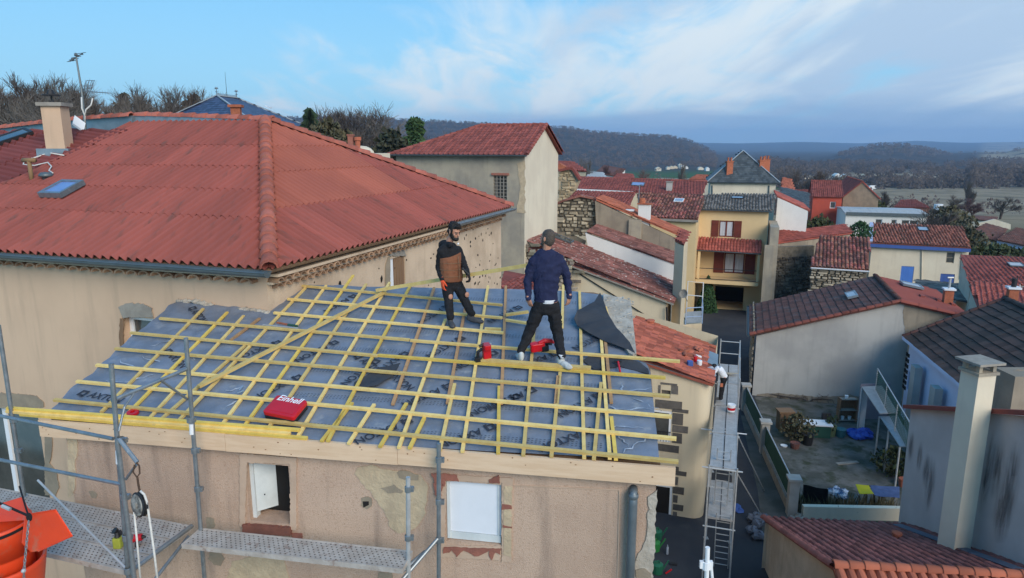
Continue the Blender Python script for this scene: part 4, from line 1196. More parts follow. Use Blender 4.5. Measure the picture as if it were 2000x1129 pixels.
# membrane flap hanging over the eaves at the left
flp=MB();rows=[]
for i in range(25):
    t=i/24;x=lerp(150,340,t);y=lerp(812,828,t)
    a=RP(x,y,.01);dr=.05+.10*math.sin(math.pi*min(1,t*1.1))+.015*math.sin(t*17)
    rows.append((a,a-NI*.06-V((0,0,.02)),a-NI*.09-V((0,0,dr))))
for i in range(24):
    for j in range(2): flp.quad(rows[i][j],rows[i+1][j],rows[i+1][j+1],rows[i][j+1])
flp.build('membrane_edge',M_MEMBU,memb,smooth=True,fix=False)
# printed rows of dots / hatching and the word on the membrane
FONT=None
def text_mesh(s,name='lettering',shear=0.0):
    cu=bpy.data.curves.new(name,'FONT');cu.body=s;cu.size=1.0;cu.shear=shear;cu.offset=.018;cu.resolution_u=3
    o=bpy.data.objects.new(name,cu);col.objects.link(o)
    dg=bpy.context.evaluated_depsgraph_get();me=bpy.data.meshes.new_from_object(o.evaluated_get(dg))
    bpy.data.objects.remove(o);bpy.data.curves.remove(cu);return me
tmesh=text_mesh('AXTON');tmesh.materials.clear();tmesh.materials.append(M_PRINT)
tw=max(v.co.x for v in tmesh.vertices);thh=max(v.co.y for v in tmesh.vertices)
lg=MB()      # emblem: an open square with a tail
lg.add([(0,0,0),(.8,0,0),(.8,.8,0),(0,.8,0),(.2,.2,0),(.6,.2,0),(.6,.6,0),(.2,.6,0)],[(0,1,5,4),(1,2,6,5),(2,3,7,6),(3,0,4,7)])
lg.add([(.45,-.14,0),(.8,-.14,0),(.8,.05,0),(.62,.05,0)],[(0,1,2,3)])
lgm=lg.mesh('emblem',fix=False);lgm.materials.append(M_PRINT)
def print_at(px0,px1,h=.122):
    """word starting at photo pixel px0 and running towards px1 on the membrane"""
    a,b=RP(*px0),RP(*px1);d=(b-a).normalized();L=.72
    e_=a+d*L;ok_=all(in_poly(mpoly,(q-R0).dot(U),(q-R0).dot(RU)) for q in (a,e_,a+d*L*.5))
    if not ok_: return
    y=RN.cross(d).normalized();k=h/thh;kx=(L-h*1.5)/tw
    def M4(o_,sx,sy): return Matrix(((d.x*sx,y.x*sy,RN.x,o_.x),(d.y*sx,y.y*sy,RN.y,o_.y),(d.z*sx,y.z*sy,RN.z,o_.z),(0,0,0,1)))
    up=RN*.034
    inst('emblem',lgm,M4(a+up,h*1.2,h*1.2),memb);inst('lettering',tmesh,M4(a+d*h*1.45+up,kx,k),memb)
# words run from the emblem towards lower left (upside down to the viewer); the strips at the left were rolled out the other way
for p in [((966,688),(880,722)),((1010,772),(930,803)),((962,831),(868,866)),((1152,838),(1060,872)),((1040,760),(955,795)),((1085,690),(1010,715)),((878,752),(800,785)),((800,820),(705,858)),((655,668),(575,706)),((872,598),(800,640)),((733,705),(640,770)),((690,578),(610,622)),((1183,650),(1100,690)),((610,800),(540,840)),((1012,600),(930,640)),((585,735),(500,775)),((545,668),(450,705)),((1292,850),(1210,895)),((1170,770),(1110,800)),((470,785),(400,825)),((790,690),(720,735)),((900,660),(845,690))]:
    print_at(*p)
for p in [((690,700),(760,752)),((368,605),(405,650)),((742,726),(800,770)),((150,775),(205,786)),((318,690),(365,735)),((100,800),(150,812))]: print_at(*p)
dots=MB()
for k in range(-1,8):
    for rr_ in (.0,.035,.07):
        yy=my0+.22+k*.62+rr_
        x=mx0
        while x<mx1:
            if in_poly(mpoly,x,yy) and in_poly(mpoly,x+.025,yy) and x>-3.1 and x<.9:
                P=R0+U*x+RU*yy+RN*.031;dots.quad(P,P+U*.022,P+U*.022+RU*.008,P+RU*.008)
            x += .045
dots.build('printed_dashes',M_PRINT,memb,fix=False,kind='stuff')
# scraps of clear film and crinkles
rr=random.Random(3);fi=MB()
for (x,y,s_) in [(325,668,.22),(255,715,.3),(300,705,.26),(340,690,.2),(225,745,.2),(270,740,.18),(1230,765,.3),(1245,800,.25),(1262,790,.22),(1215,760,.14),(1240,870,.2),(1225,835,.18),(1215,860,.14),(455,790,.12),(460,760,.12),(1205,800,.14),(370,700,.16)]:
    P=RP(x,y,.028);a=rr.uniform(0,3.1);dx=(U*math.cos(a)+RU*math.sin(a));dy=RN.cross(dx);n=7;b=len(fi.v)
    for i in range(n):
        t=i/(n-1)-.5;wd=.012*(1-abs(t)*1.6)*rr.uniform(.3,1.8);o_=P+dx*s_*t*2+dy*rr.uniform(-.03,.03)
        fi.v += [tuple(o_+dy*wd+RN*rr.uniform(0,.012)),tuple(o_-dy*wd+RN*rr.uniform(0,.012))]
    fi.f += [(b+2*i,b+2*i+2,b+2*i+3,b+2*i+1) for i in range(n-1)]
fi.build('film_scrap',M_FILM,memb,fix=False,kind='stuff')
# counter-battens then battens
def stick(pa,pb,h0,wd=.041,hg=.028,m=None,name='counter_batten',parent=ph,**k):
    a,b=RP(*pa,h0+hg/2),RP(*pb,h0+hg/2);mb=MB();mb.bar(a,b,wd,hg,RN);return mb.build(name,m or M_WOODY,parent,**k)
CB=[((397,603),(198,805),0),((444,610),(240,818),1),((476,617),(285,825),0),((507,622),(450,665),2),((482,672),(300,832),0),((597,562),(345,826),0),((637,558),(432,832),0),((690,538),(475,836),1),((715,555),(522,840),0),((761,552),(583,851),0),((802,557),(640,862),1),((688,787),(628,862),1),((848,562),(767,790),2),((870,624),(779,875),0),((731,790),(681,867),0),((794,788),(742,873),1),((829,816),(800,876),1),((953,559),(903,883),0),((909,600),(874,788),2),((888,750),(859,880),0),((988,559),(979,790),2),((975,755),(973,886),1),((1050,566),(1022,890),0),((1132,569),(1141,895),0),((1094,728),(1077,892),0),((1090,735),(1085,790),2),((1174,658),(1191,896),0),((1182,662),(1194,787),2),((1174,748),(1160,897),0),((1194,815),(1203,898),1),((1100,557),(1098,640),0)]
for a,b,c in CB: stick(a,b,.026,m=(M_WOODY,M_WOODYY,M_WOODB)[c])
HB=[((106,781),(1325,902),0),((150,745),(1321,857),0),((188,713),(1312,814),0),((225,681),(1308,774),0),((255,650),(738,695),0),((739,694),(1300,738),1),((312,622),(800,664),0),((802,665),(1328,706),0),((535,611),(983,650),0),((562,584),(981,621),0),((587,558),(981,596),0),((988,625),(1048,634),0),((947,642),(979,643),0)]
for a,b,c in HB: stick(a,b,.055,.044,.032,m=(M_WOODY,M_WOODYY)[c],name='batten')
# loose timber: things of their own
def loose(pts,wd,hg,m,label,name='loose_batten',group=None,up=RN):
    a,b=pts;mb=MB();mb.bar(a,b,wd,hg,up)
    return mb.solo(name,m,label,'batten',group)
loose((RP(388,755,.107),RP(752,570,.107)),.062,.034,M_WOODY,'long loose batten lying diagonally across the battens from lower left to the wall')
loose((RP(940,703,.107),RP(1154,719,.107)),.06,.034,M_WOODY,'short pale board lying under the feet of the man in the navy sweater')
loose((RP(988,615,.107),RP(1032,609,.107)),.05,.034,M_WOODY,'short batten offcut lying askew left of the navy sweater man')
g_='yellow battens bundled along the left eaves'
loose((RP(14,797,.10),RP(585,840,.075)),.042,.03,M_WOODYY,'uppermost yellow batten of the bundle over the left eaves',group=g_)
loose((RP(13,803,.07),RP(567,847,.05)),.042,.03,M_WOODY,'middle yellow batten of the bundle over the left eaves',group=g_)
loose((RP(40,809,.04),RP(600,856,.03)),.042,.03,M_WOODYY,'lowest yellow batten of the bundle over the left eaves',group=g_)
loose((AY(736,567,11.3),AY(1036,517,9.75)),.055,.055,M_WOODY,'pale square batten carried at hip height between the two men on the roof',name='carried_batten',up=V((0,0,1)))
# stone verge wall at the top right and the turned-back membrane
vg=MB();top_px=[(1178,574),(1232,588),(1243,690),(1236,694),(1228,690),(1196,640),(1180,600)]
P3=[RP(*p,.05) for p in top_px];vg.prism([p-RN*.35 for p in P3],RN*.36)
for i in range(70):
    x=rnd.uniform(1182,1238);y=rnd.uniform(580,690)
    if y>590 and x<1182+(y-585)*.48: continue
    vg.ball(RP(x,y,.055),(rnd.uniform(.02,.06),rnd.uniform(.02,.06),rnd.uniform(.006,.016)),6,4,.3)
vg.build('stone_verge',M_MORT,ph,fix=False)
vb_=MB();vb_.bar(RP(1182,600,.09),RP(1188,625,.09),.05,.03,RN);vb_.build('timber_end',M_WOODY,ph)
def flap(pxs,hts,name,label,n=10):
    """turned-back sheet: outline pixels with heights above the roof"""
    pts=[RP(x,y,h) for (x,y),h in zip(pxs,hts)]
    bm=bmesh.new();vs=[bm.verts.new(p) for p in pts];fc=bm.faces.new(vs)
    bmesh.ops.triangulate(bm,faces=[fc]);bmesh.ops.subdivide_edges(bm,edges=bm.edges[:],cuts=3,use_grid_fill=True)
    for v in bm.verts: v.co += RN*(noise.noise(v.co*5)*.018)
    geom=bmesh.ops.extrude_face_region(bm,geom=bm.faces[:])
    for v in [g for g in geom['geom'] if isinstance(g,bmesh.types.BMVert)]: v.co -= RN*.006
    bmesh.ops.recalc_face_normals(bm,faces=bm.faces)
    me=bpy.data.meshes.new(name);bm.to_mesh(me);bm.free()
    for v in me.vertices: v.co -= og
    return link(name,me,M_MEMBU,memb,label)
flap([(1172,571),(1160,590),(1128,605),(1121,622),(1128,636),(1152,634),(1142,645),(1165,658),(1195,672),(1228,683),(1242,692),(1230,668),(1205,640),(1192,620),(1185,606),(1180,590)],[.16,.14,.16,.15,.08,.06,.09,.07,.07,.06,.06,.1,.13,.14,.15,.16],'turned_back_membrane','dark underside of a membrane sheet folded back over the roof')
flap([(1138,703),(1162,690),(1195,693),(1225,700),(1248,708),(1266,720),(1268,732),(1240,722),(1210,716),(1180,720),(1160,722)],[.03,.05,.05,.05,.04,.03,.02,.03,.03,.03,.03],'membrane_fold','dark fold in the membrane by the hammer')
flap([(692,747),(740,718),(782,709),(768,733),(738,752),(712,758),(700,762),(690,756)],[.03,.045,.05,.045,.05,.045,.03,.03],'membrane_fold','dark grey pocket of lifted membrane in the middle of the roof')
# ------------------------------------------------------------------ people
def loft(mb,rings,n=14):
    """closed skin through elliptical rings (centre, x half-axis, y half-axis)"""
    base=len(mb.v);m=len(rings)
    for c,ax,ay in rings:
        c,ax,ay=V(c),V(ax),V(ay)
        for k in range(n):
            a=2*math.pi*k/n;mb.v.append(tuple(c+ax*math.cos(a)+ay*math.sin(a)))
    for i in range(m-1):
        for k in range(n):
            a,b=base+i*n+k,base+i*n+(k+1) % n;mb.f.append((a,b,b+n,a+n))
    mb.f.append(tuple(base+k for k in reversed(range(n))));mb.f.append(tuple(base+(m-1)*n+k for k in range(n)))
def limb(mb,pts,rs,n=10):
    """tapered round limb with rounded ends"""
    pts=[V(p) for p in pts];P=[];Rr=[]
    d0=(pts[0]-pts[1]).normalized();d1=(pts[-1]-pts[-2]).normalized()
    for a in (1.0,.72,.38): P.append(pts[0]+d0*rs[0]*a*.9);Rr.append(rs[0]*math.sqrt(max(.02,1-a*a)))
    P += pts;Rr += rs
    for a in (.38,.72,1.0): P.append(pts[-1]+d1*rs[-1]*a*.9);Rr.append(rs[-1]*math.sqrt(max(.02,1-a*a)))
    mb.tube(P,Rr,n)
def ell(mb,c,ax,ay,az,n=14,m=10):
    c,ax,ay,az=V(c),V(ax),V(ay),V(az);rings=[]
    for i in range(1,m):
        t=math.pi*i/m;rings.append((c-az*math.cos(t),ax*math.sin(t),ay*math.sin(t)))
    loft(mb,rings,n)
def blend(mb,name,vox,m,parent,smooth_it=2,wrinkle=0.0,wscale=18.0,**k):
    me=mb.mesh(name);o=bpy.data.objects.new(name,me);col.objects.link(o)
    md=o.modifiers.new('r','REMESH');md.mode='VOXEL';md.voxel_size=vox;md.use_smooth_shade=True
    if smooth_it:
        s=o.modifiers.new('s','SMOOTH');s.iterations=smooth_it;s.factor=.5
    dg=bpy.context.evaluated_depsgraph_get();res=bpy.data.meshes.new_from_object(o.evaluated_get(dg));bpy.data.objects.remove(o);bpy.data.meshes.remove(me)
    og=origin(parent)
    for v in res.vertices:
        if wrinkle:
            q=v.co*wscale;v.co += v.normal*(noise.noise(V((q.x,q.y,q.z*1.8)))*wrinkle+noise.noise(q*2.3)*wrinkle*.45)
        v.co -= og
    res.polygons.foreach_set('use_smooth',[True]*len(res.polygons));res.materials.clear();res.name=name
    return link(name,res,m,parent,**k)
def hand(mb,wrist,dirn,palm_n,thumb_side,s=1.0,curl=.5):
    """palm, four fingers and a thumb; dirn along the hand, palm_n the way the palm faces"""
    d=V(dirn).normalized();nrm=(V(palm_n)-d*V(palm_n).dot(d)).normalized();sd=d.cross(nrm).normalized()*thumb_side;w_=V(wrist)
    ell(mb,w_+d*.050*s,sd*.042*s,nrm*.018*s,d*.055*s,10,8)
    limb(mb,[w_-d*.03*s,w_+d*.02*s],[.029*s,.030*s],8)
    for i,(off,L) in enumerate(((.030,.070),(.010,.080),(-.011,.075),(-.030,.058))):
        p0=w_+d*.088*s+sd*off*s;b1=(d*math.cos(curl*.6)+nrm*math.sin(curl*.6));b2=(d*math.cos(curl*1.6)+nrm*math.sin(curl*1.6))
        p1=p0+b1*L*.52*s;p2=p1+b2*L*.5*s
        limb(mb,[p0-d*.02*s,p0,p1,p2],[.0095*s,.0095*s,.0088*s,.0072*s],7)
    t0=w_+d*.022*s+sd*.026*s;t1=t0+(d*.65+sd*.65+nrm*.3).normalized()*.042*s;t2=t1+(d*.85+sd*.15+nrm*.45).normalized()*.034*s
    limb(mb,[t0,t1,t2],[.015*s,.011*s,.0085*s],7)
def head(mb,c,fwd,up,s=1.0):
    """skull, jaw, nose, ears, brow; c is the middle of the skull"""
    up=V(up).normalized();f=(V(fwd)-up*V(fwd).dot(up)).normalized();r=f.cross(up).normalized();c=V(c)
    ell(mb,c+up*.022*s-f*.012*s,r*.073*s,f*.094*s,up*.092*s)
    ell(mb,c-up*.045*s+f*.026*s,r*.056*s,f*.062*s,up*.072*s)
    ell(mb,c-up*.095*s+f*.062*s,r*.026*s,f*.022*s,up*.020*s)
    limb(mb,[c+f*.078*s+up*.012*s,c+f*.102*s-up*.030*s],[.009*s,.015*s],8)
    ell(mb,c+f*.072*s+up*.022*s,r*.050*s,f*.016*s,up*.011*s)
    ell(mb,c+f*.078*s-up*.062*s,r*.025*s,f*.013*s,up*.010*s)
    for sg in (-1,1):
        ell(mb,c+r*sg*.076*s-f*.006*s-up*.012*s,r*.010*s,f*.020*s,up*.032*s)
        ell(mb,c+r*sg*.042*s+f*.060*s-up*.028*s,r*.022*s,f*.020*s,up*.020*s)
    return r,f,up
def eyes(parent,c,r,f,up,s=1.0):
    mb=MB()
    for sg in (-1,1): mb.ball(c+r*sg*.031*s+f*.076*s-up*.002*s,.011*s,8,6)
    mb.build('eye',mat('eye_white',(.30,.25,.22)),parent,smooth=True)
    mb=MB()
    for sg in (-1,1): mb.ball(c+r*sg*.031*s+f*.080*s-up*.002*s,(.011*s,.011*s,.007*s),6,5);mb.bar(c+r*sg*.012*s+f*.090*s+up*.024*s,c+r*sg*.050*s+f*.078*s+up*.026*s,.008*s,.009*s)
    mb.build('eyebrow',M_HAIRB,parent)
def shoe(mb,ankle,fwd,s=1.0):
    f=V(fwd).normalized();r=f.cross(V((0,0,1))).normalized();a=V(ankle);up=r.cross(f)
    ell(mb,a-up*.055*s+f*.055*s,r*.044*s,f*.135*s,up*.042*s);ell(mb,a-up*.02*s-f*.02*s,r*.040*s,f*.060*s,up*.065*s);ell(mb,a-up*.060*s+f*.12*s,r*.046*s,f*.065*s,up*.032*s)

# ---- man in the navy sweater, back to us, at the middle right of the roof
def man_navy():
    Y=9.0;J=lambda x,y,dy=0.0: AY(x,y,Y+dy)
    fL,fR=RP(1017,703,.10),RP(1097,713,.10)
    t=thing('person','man seen from behind in navy sweater and black trousers, legs apart on the roof','person',(fL+fR)/2)
    X=V((1,0,0));F=V((-.12,.99,0)).normalized();Z=V((0,0,1))
    hd=J(1069,465,-.01);neck=J(1068,488);sh=[J(1041,501),J(1096,501)];el=[J(1031,546,.02),J(1108,546,.02)];wr=[J(1032,583,-.04),J(1112,580,-.04)]
    hp=[J(1056,592),J(1079,592)];kn=[J(1036,648,.04).lerp(V((fL.x,fL.y,J(1036,648).z)),.10),J(1089,652,.02)]
    an=[V((fL.x,fL.y,fL.z+.10)),V((fR.x,fR.y,fR.z+.10))]
    b=MB();hf=V((-.80,.60,-.05));head(b,hd,hf,V((.02,.03,1)))
    limb(b,[hd-Z*.05-F*.01,neck,neck-Z*.06],[.054,.056,.07])
    chest=J(1068,525);loft(b,[(J(1068,494),X*.08,F*.06),(J(1068,510),X*.14,F*.08),(chest,X*.15,F*.09),(J(1068,565),X*.135,F*.09),(J(1068,590),X*.145,F*.095)])
    for i in (0,1):
        limb(b,[sh[i]-Z*.06+(J(1068,510)-sh[i])*.2,el[i],wr[i]],[.038,.034,.027]);limb(b,[hp[i],kn[i],an[i]+Z*.0],[.075,.05,.036]);limb(b,[an[i],an[i]+F*.12-Z*.05],[.035,.03])
    hand(b,wr[0],J(1037,600,.0)-wr[0],V((.3,.4,0)),-1,1.0,.45);hand(b,wr[1],J(1108,600,.0)-wr[1],V((-.3,.3,0)),1,1.0,.6)
    body=blend(b,'body',.0062,M_SKIN,t,2);r_,f_,u_=(hf.cross(Z)).normalized(),hf.normalized(),Z
    eyes(body,hd,r_,f_,u_)
    h=MB();ell(h,hd+Z*.034-f_*.020,r_*.077,f_*.092,Z*.087);ell(h,hd-Z*.004-f_*.030,r_*.0775,f_*.078,Z*.112)
    for sg in (-1,1): ell(h,hd-Z*.03+r_*sg*.068+f_*.022,r_*.012,f_*.022,Z*.05)
    blend(h,'hair',.007,M_HAIRG,t,1,.006,60)
    h=MB();ell(h,hd-Z*.082+f_*.050,r_*.054,f_*.052,Z*.036);ell(h,hd-Z*.055+f_*.012,r_*.064,f_*.05,Z*.03);blend(h,'beard',.009,M_HAIRG,t,1,.003,60)
    s=MB();loft(s,[(J(1068,486),X*.070,F*.066),(J(1068,491),X*.125,F*.080),(J(1068,497),X*.180,F*.095),(J(1068,505),X*.212,F*.108),(J(1067,522),X*.205,F*.120),(J(1067,550),X*.175,F*.115),(J(1066,570),X*.165,F*.115),(J(1066,582),X*.160,F*.112),(J(1066,587),X*.148,F*.105)])
    for i in (0,1): limb(s,[sh[i]-Z*.035+(J(1068,505)-sh[i])*.12,sh[i].lerp(el[i],.5),el[i],el[i].lerp(wr[i],.55),wr[i]+Z*.015],[.070,.064,.057,.050,.042])
    blend(s,'sweater',.011,M_NAVY,t,9,.019,9)
    c=MB();
    for i in (0,1): limb(c,[wr[i]+(el[i]-wr[i])*.07,wr[i]],[.044,.041])
    loft(c,[(J(1066,584),X*.161,F*.115),(J(1066,589),X*.155,F*.110)]);blend(c,'cuff',.011,M_NAVY,t,1)
    w_=MB();loft(w_,[(J(1069,584,-.012),X*.118,F*.110),(J(1068,591,-.010),X*.105,F*.110)]);blend(w_,'tshirt_hem',.009,M_TWHITE,t,1)
    p=MB();loft(p,[(J(1066,586),X*.142,F*.100),(J(1067,596),X*.168,F*.125),(J(1067,606),X*.170,F*.125),(J(1068,614),X*.12,F*.09)])
    for i in (0,1): limb(p,[hp[i]-Z*.03,hp[i].lerp(kn[i],.5),kn[i],kn[i].lerp(an[i],.4),an[i]+Z*.02],[.102,.092,.074,.068,.056])
    blend(p,'trousers',.011,M_BLKC,t,3,.015,10)
    for i in (0,1):
        q=MB();shoe(q,an[i]-Z*.012,(V((-.10,.6,-.02)),V((.45,-.55,-.08)))[i],1.08);so_=blend(q,'shoe',.007,M_SHOEW,t,1)
        q=MB();f2=(V((-.10,.6,0)),V((.45,-.55,-.08)))[i].normalized();q.tube([an[i]-Z*.0,an[i]+Z*.05],.047,10);q.build('sock',M_TWHITE,t,smooth=True)
man_navy()
# ---- man in the tan and black quilted jacket, looking down
def man_tan():
    Y=10.3;J=lambda x,y,dy=0.0: AY(x,y,Y+dy)
    fR,fL=RP(880,634,.075),RP(922,627,.075)
    t=thing('person','bearded man in tan and black jacket, ripped black trousers and orange glove, looking down','person',(fL+fR)/2)
    Z=V((0,0,1));F=V((.62,-.78,0)).normalized();X=Z.cross(F).normalized()*-1     # X: his right, to image left
    X=V((-.80,-.60,0)).normalized()
    hd=J(887,452,-.05);hf=V((.72,-.62,-.42)).normalized();hu=V((.22,-.20,.95)).normalized()
    neck=J(877,474,.0);sR,sL=J(862,490,-.08),J(894,488,.10);eR,eL=J(857,522,-.02),J(906,516,.0);wR,wL=J(864,548,-.12),J(913,534,-.12)
    hR,hL=J(874,552,-.04),J(891,551,.05);kR,kL=J(876,586,-.10),J(908,587,-.06)
    aR,aL=V((fR.x,fR.y,fR.z+.09)),V((fL.x,fL.y,fL.z+.09))
    b=MB();head(b,hd,hf,hu)
    limb(b,[hd-hu*.05-hf*.02,neck,neck-Z*.05],[.052,.056,.07])
    xr=(sR-sL).normalized();fr=V((xr.y,-xr.x,0)).normalized();
    if fr.dot(F)<0: fr=-fr
    loft(b,[(J(877,480),xr*.10,fr*.07),(J(877,500),xr*.15,fr*.09),(J(880,530),xr*.13,fr*.09),(J(882,552),xr*.14,fr*.09)])
    for s_,e_,w_ in ((sR,eR,wR),(sL,eL,wL)): limb(b,[s_,e_,w_],[.045,.036,.027])
    for h_,k_,a_ in ((hR,kR,aR),(hL,kL,aL)): limb(b,[h_,k_,a_],[.075,.05,.036])
    hand(b,wR,V((.05,-.1,-1)),V((.6,.4,0)),1,1.0,.5);hand(b,wL,V((.35,-.4,-.75)),V((-.6,.1,0)),-1,1.0,1.1)
    for k_,h_,dz in ((kR,hR,.06),(kL,hL,.10)): ell(b,k_+F*.060+Z*dz,X*.040,F*.022,Z*.045,10,8)
    body=blend(b,'body',.0065,M_SKIN,t,2)
    r_=hf.cross(hu).normalized();eyes(body,hd,r_,hf,hu)
    h=MB();ell(h,hd+hu*.062-hf*.028,r_*.078,hf*.090,hu*.080);ell(h,hd-hu*.010-hf*.055,r_*.072,hf*.050,hu*.080)
    for sg in (-1,1): ell(h,hd+hu*.0+r_*sg*.072+hf*.012,r_*.012,hf*.026,hu*.062)
    for k in range(26):
        a,b=rnd.uniform(-1,1),rnd.uniform(-.5,1);q=hd+hu*(.120-.035*a*a)+r_*a*.055+hf*b*.07;limb(h,[q-hu*.02,q+hu*rnd.uniform(.012,.032)+r_*rnd.uniform(-.02,.02)+hf*rnd.uniform(-.01,.025)],[.014,.009],6);ell(h,hd+hu*.092+hf*.042,r_*.05,hf*.045,hu*.034)
    blend(h,'hair',.007,M_HAIRB,t,1,.013,42)
    h=MB();ell(h,hd-hu*.085+hf*.052,r_*.055,hf*.056,hu*.042);
    for sg in (-1,1): ell(h,hd-hu*.055+r_*sg*.050+hf*.022,r_*.020,hf*.040,hu*.045)
    blend(h,'beard',.008,M_HAIRB,t,1,.003,60)
    # jacket: black yoke, hood and sleeves, tan quilted body
    s=MB();loft(s,[(J(877,474),xr*.085,fr*.085),(J(877,480),xr*.130,fr*.10),(J(877,487),xr*.185,fr*.115),(J(878,497),xr*.190,fr*.125),(J(879,503),xr*.178,fr*.122)])
    ell(s,J(869,479,.12),xr*.12,fr*.07,Z*.085);limb(s,[J(868,476,.02),J(880,478,-.12)],[.05,.045])
    for s_,e_,w_ in ((sR,eR,wR),(sL,eL,wL)): limb(s,[s_,s_.lerp(e_,.5),e_,e_.lerp(w_,.5),w_+Z*.02],[.070,.062,.056,.050,.043])
    blend(s,'hood_and_sleeves',.011,M_BLKC,t,6,.009,12)
    s=MB();rows=[(J(879,497),.186,.136),(J(880,506),.192,.146),(J(881,522),.188,.146),(J(881,533),.184,.144),(J(882,543),.186,.144),(J(882,549),.178,.134)]
    loft(s,[(c,xr*a-Z*(.05,.03,0,0,0,0)[i],fr*b_) for i,(c,a,b_) in enumerate(rows)]);v_=blend(s,'quilted_vest',.010,M_TANC,t,2,.006,12)
    q=MB()
    for yy in (512,525,538):
        c=J(881,yy);pts=[c+xr*(.189*math.cos(a))+fr*(.148*math.sin(a)) for a in [R(x) for x in range(-10,191,12)]];q.tube(pts,.004,4)
    q.tube([J(895,500,-.13),J(897,522,-.13),J(897,545,-.12)],.005,4);q.build('stitching',M_OAK,v_)
    q=MB();q.ball(J(895,476,-.13),(.014,.01,.014),6,5);q.build('badge',M_WHITEP,t)
    p=MB();loft(p,[(J(882,544),xr*.148,fr*.105),(J(882,553),xr*.162,fr*.118),(J(883,560),xr*.160,fr*.115),(J(884,566),xr*.11,fr*.09)])
    for h_,k_,a_ in ((hR,kR,aR),(hL,kL,aL)): limb(p,[h_-Z*.02,h_.lerp(k_,.5),k_,k_.lerp(a_,.4),a_+Z*.02],[.096,.086,.070,.066,.056])
    blend(p,'trousers',.011,M_BLKC,t,3,.013,11)
    q=MB();ell(q,kR+F*.066-Z*.05,X*.035,F*.014,Z*.05,10,8);blend(q,'knee_patch',.008,M_SHOEW,t,1,.008,60)
    for a_,f2 in ((aR,V((.25,-.75,-.05))),(aL,V((.92,-.30,-.10)))):
        q=MB();shoe(q,a_-Z*.010,f2,1.05);blend(q,'shoe',.007,M_SHOED,t,1)
    g=MB();hand(g,wR+Z*.01,V((.05,-.1,-1)),V((.6,.4,0)),1,1.14,.5);blend(g,'glove',.0065,M_ORGL,t,1)
    g=MB();hand(g,wL+Z*.01,V((.35,-.4,-.75)),V((-.6,.1,0)),-1,1.14,1.1);blend(g,'glove',.0065,M_BLKC,t,1)
    tk=MB();tk.tube([J(903,524,-.16),J(918,538,-.18)],.014,8);tk.ball(J(904,525,-.16),.022,8,6);tk.solo('hand_tool',M_BLKPL,'short dark tool gripped in the tan jacket man\'s left hand','tool')
man_tan()
# ---- third worker on the street scaffold
def man_street():
    a0=AZ(1404,783,4.06);Y=a0.y;J=lambda x,y,dy=0.0: AY(x,y,Y+dy)
    t=thing('person','worker in white T-shirt and dark trousers leaning over the eaves from the street scaffold','person',a0)
    Z=V((0,0,1));F=V((-.97,.2,0)).normalized();X=V((.2,.97,0)).normalized()
    hip=J(1414,735);chest=J(1406,722);hd=J(1395,717,.0);kn=[J(1409,760,-.12),J(1411,758,.12)];an=[J(1407,778,-.15),J(1408,777,.15)]
    sh=[J(1401,719,-.16),J(1402,718,.16)];el=[J(1392,731,-.22),J(1393,728,.2)];wr=[J(1384,741,-.2),J(1384,729,.18)]
    b=MB();head(b,hd,V((-.7,0,-.7)),V((-.5,0,.6)),1.05);limb(b,[hd,chest],[.055,.07])
    for i in (0,1): limb(b,[sh[i],el[i],wr[i]],[.055,.046,.035]);hand(b,wr[i],V((-1,0,-.3)),V((0,0,-1)),(1,-1)[i],1.05,.4);limb(b,[hip+X*(i-.5)*.2,kn[i],an[i]],[.08,.06,.04])
    limb(b,[chest,hip],[.13,.13]);blend(b,'body',.010,M_SKIN,t,1)
    s=MB();d=(chest-hip).normalized();up=d.cross(X).normalized()
    loft(s,[(hip-d*.05,X*.17,up*.13),(hip.lerp(chest,.5),X*.19,up*.14),(chest,X*.21,up*.14),(chest+d*.10,X*.16,up*.10)])
    for i in (0,1): limb(s,[sh[i],sh[i].lerp(el[i],.7)],[.085,.075])
    blend(s,'tshirt',.013,M_TWHITE,t,2,.008,11)
    p=MB();loft(p,[(hip+d*.04,X*.17,up*.13),(hip-Z*.06,X*.18,F*.14),(hip-Z*.16,X*.17,F*.13)])
    for i in (0,1): limb(p,[hip+X*(i-.5)*.2-Z*.08,kn[i],an[i]],[.115,.085,.07])
    blend(p,'trousers',.013,M_BLKC,t,2,.008,12)
    q=MB();q.box(kn[0].x-.08,kn[0].x+.02,kn[0].y-.10,kn[0].y-.075,kn[0].z+.12,kn[0].z+.26);q.build('leg_patch',M_BRICKCH,t)
    h=MB();ell(h,hd+V((.0,0,.05)),V((.10,0,0)),V((0,.085,0)),V((0,0,.085)));blend(h,'hair',.010,M_HAIRB,t,1)
    for a_ in an: q=MB();shoe(q,a_+Z*.03,F,1.1);blend(q,'shoe',.010,M_SHOED,t,1)
    return t
man_street()
# ------------------------------------------------------------------ tools lying on the roof
def rbox(mb,c,ax,ay,az,r=.2,n=3):
    """box with rounded plan corners and softened top"""
    c,ax,ay,az=V(c),V(ax),V(ay),V(az);ring=[]
    for sx,sy in ((1,1),(-1,1),(-1,-1),(1,-1)):
        for k in range(n+1):
            a=math.atan2(sy,sx)-math.pi/4+(math.pi/2)*k/n
            ring.append((sx*(1-r)+r*math.cos(a),sy*(1-r)+r*math.sin(a)))
    m=len(ring);base=len(mb.v)
    for z,k in ((-1,.96),(-.8,1),(.7,1),(.92,.97),(1,.90)):
        for x,y in ring: mb.v.append(tuple(c+ax*x*k+ay*y*k+az*z))
    for i in range(4):
        for k in range(m): mb.f.append((base+i*m+k,base+i*m+(k+1) % m,base+(i+1)*m+(k+1) % m,base+(i+1)*m+k))
    mb.f.append(tuple(base+4*m+k for k in range(m)));mb.f.append(tuple(base+k for k in reversed(range(m))))
cA,cB,cC,cD=RP(541,775,.14),RP(599,787,.14),RP(577,821,.12),RP(515,809,.12)
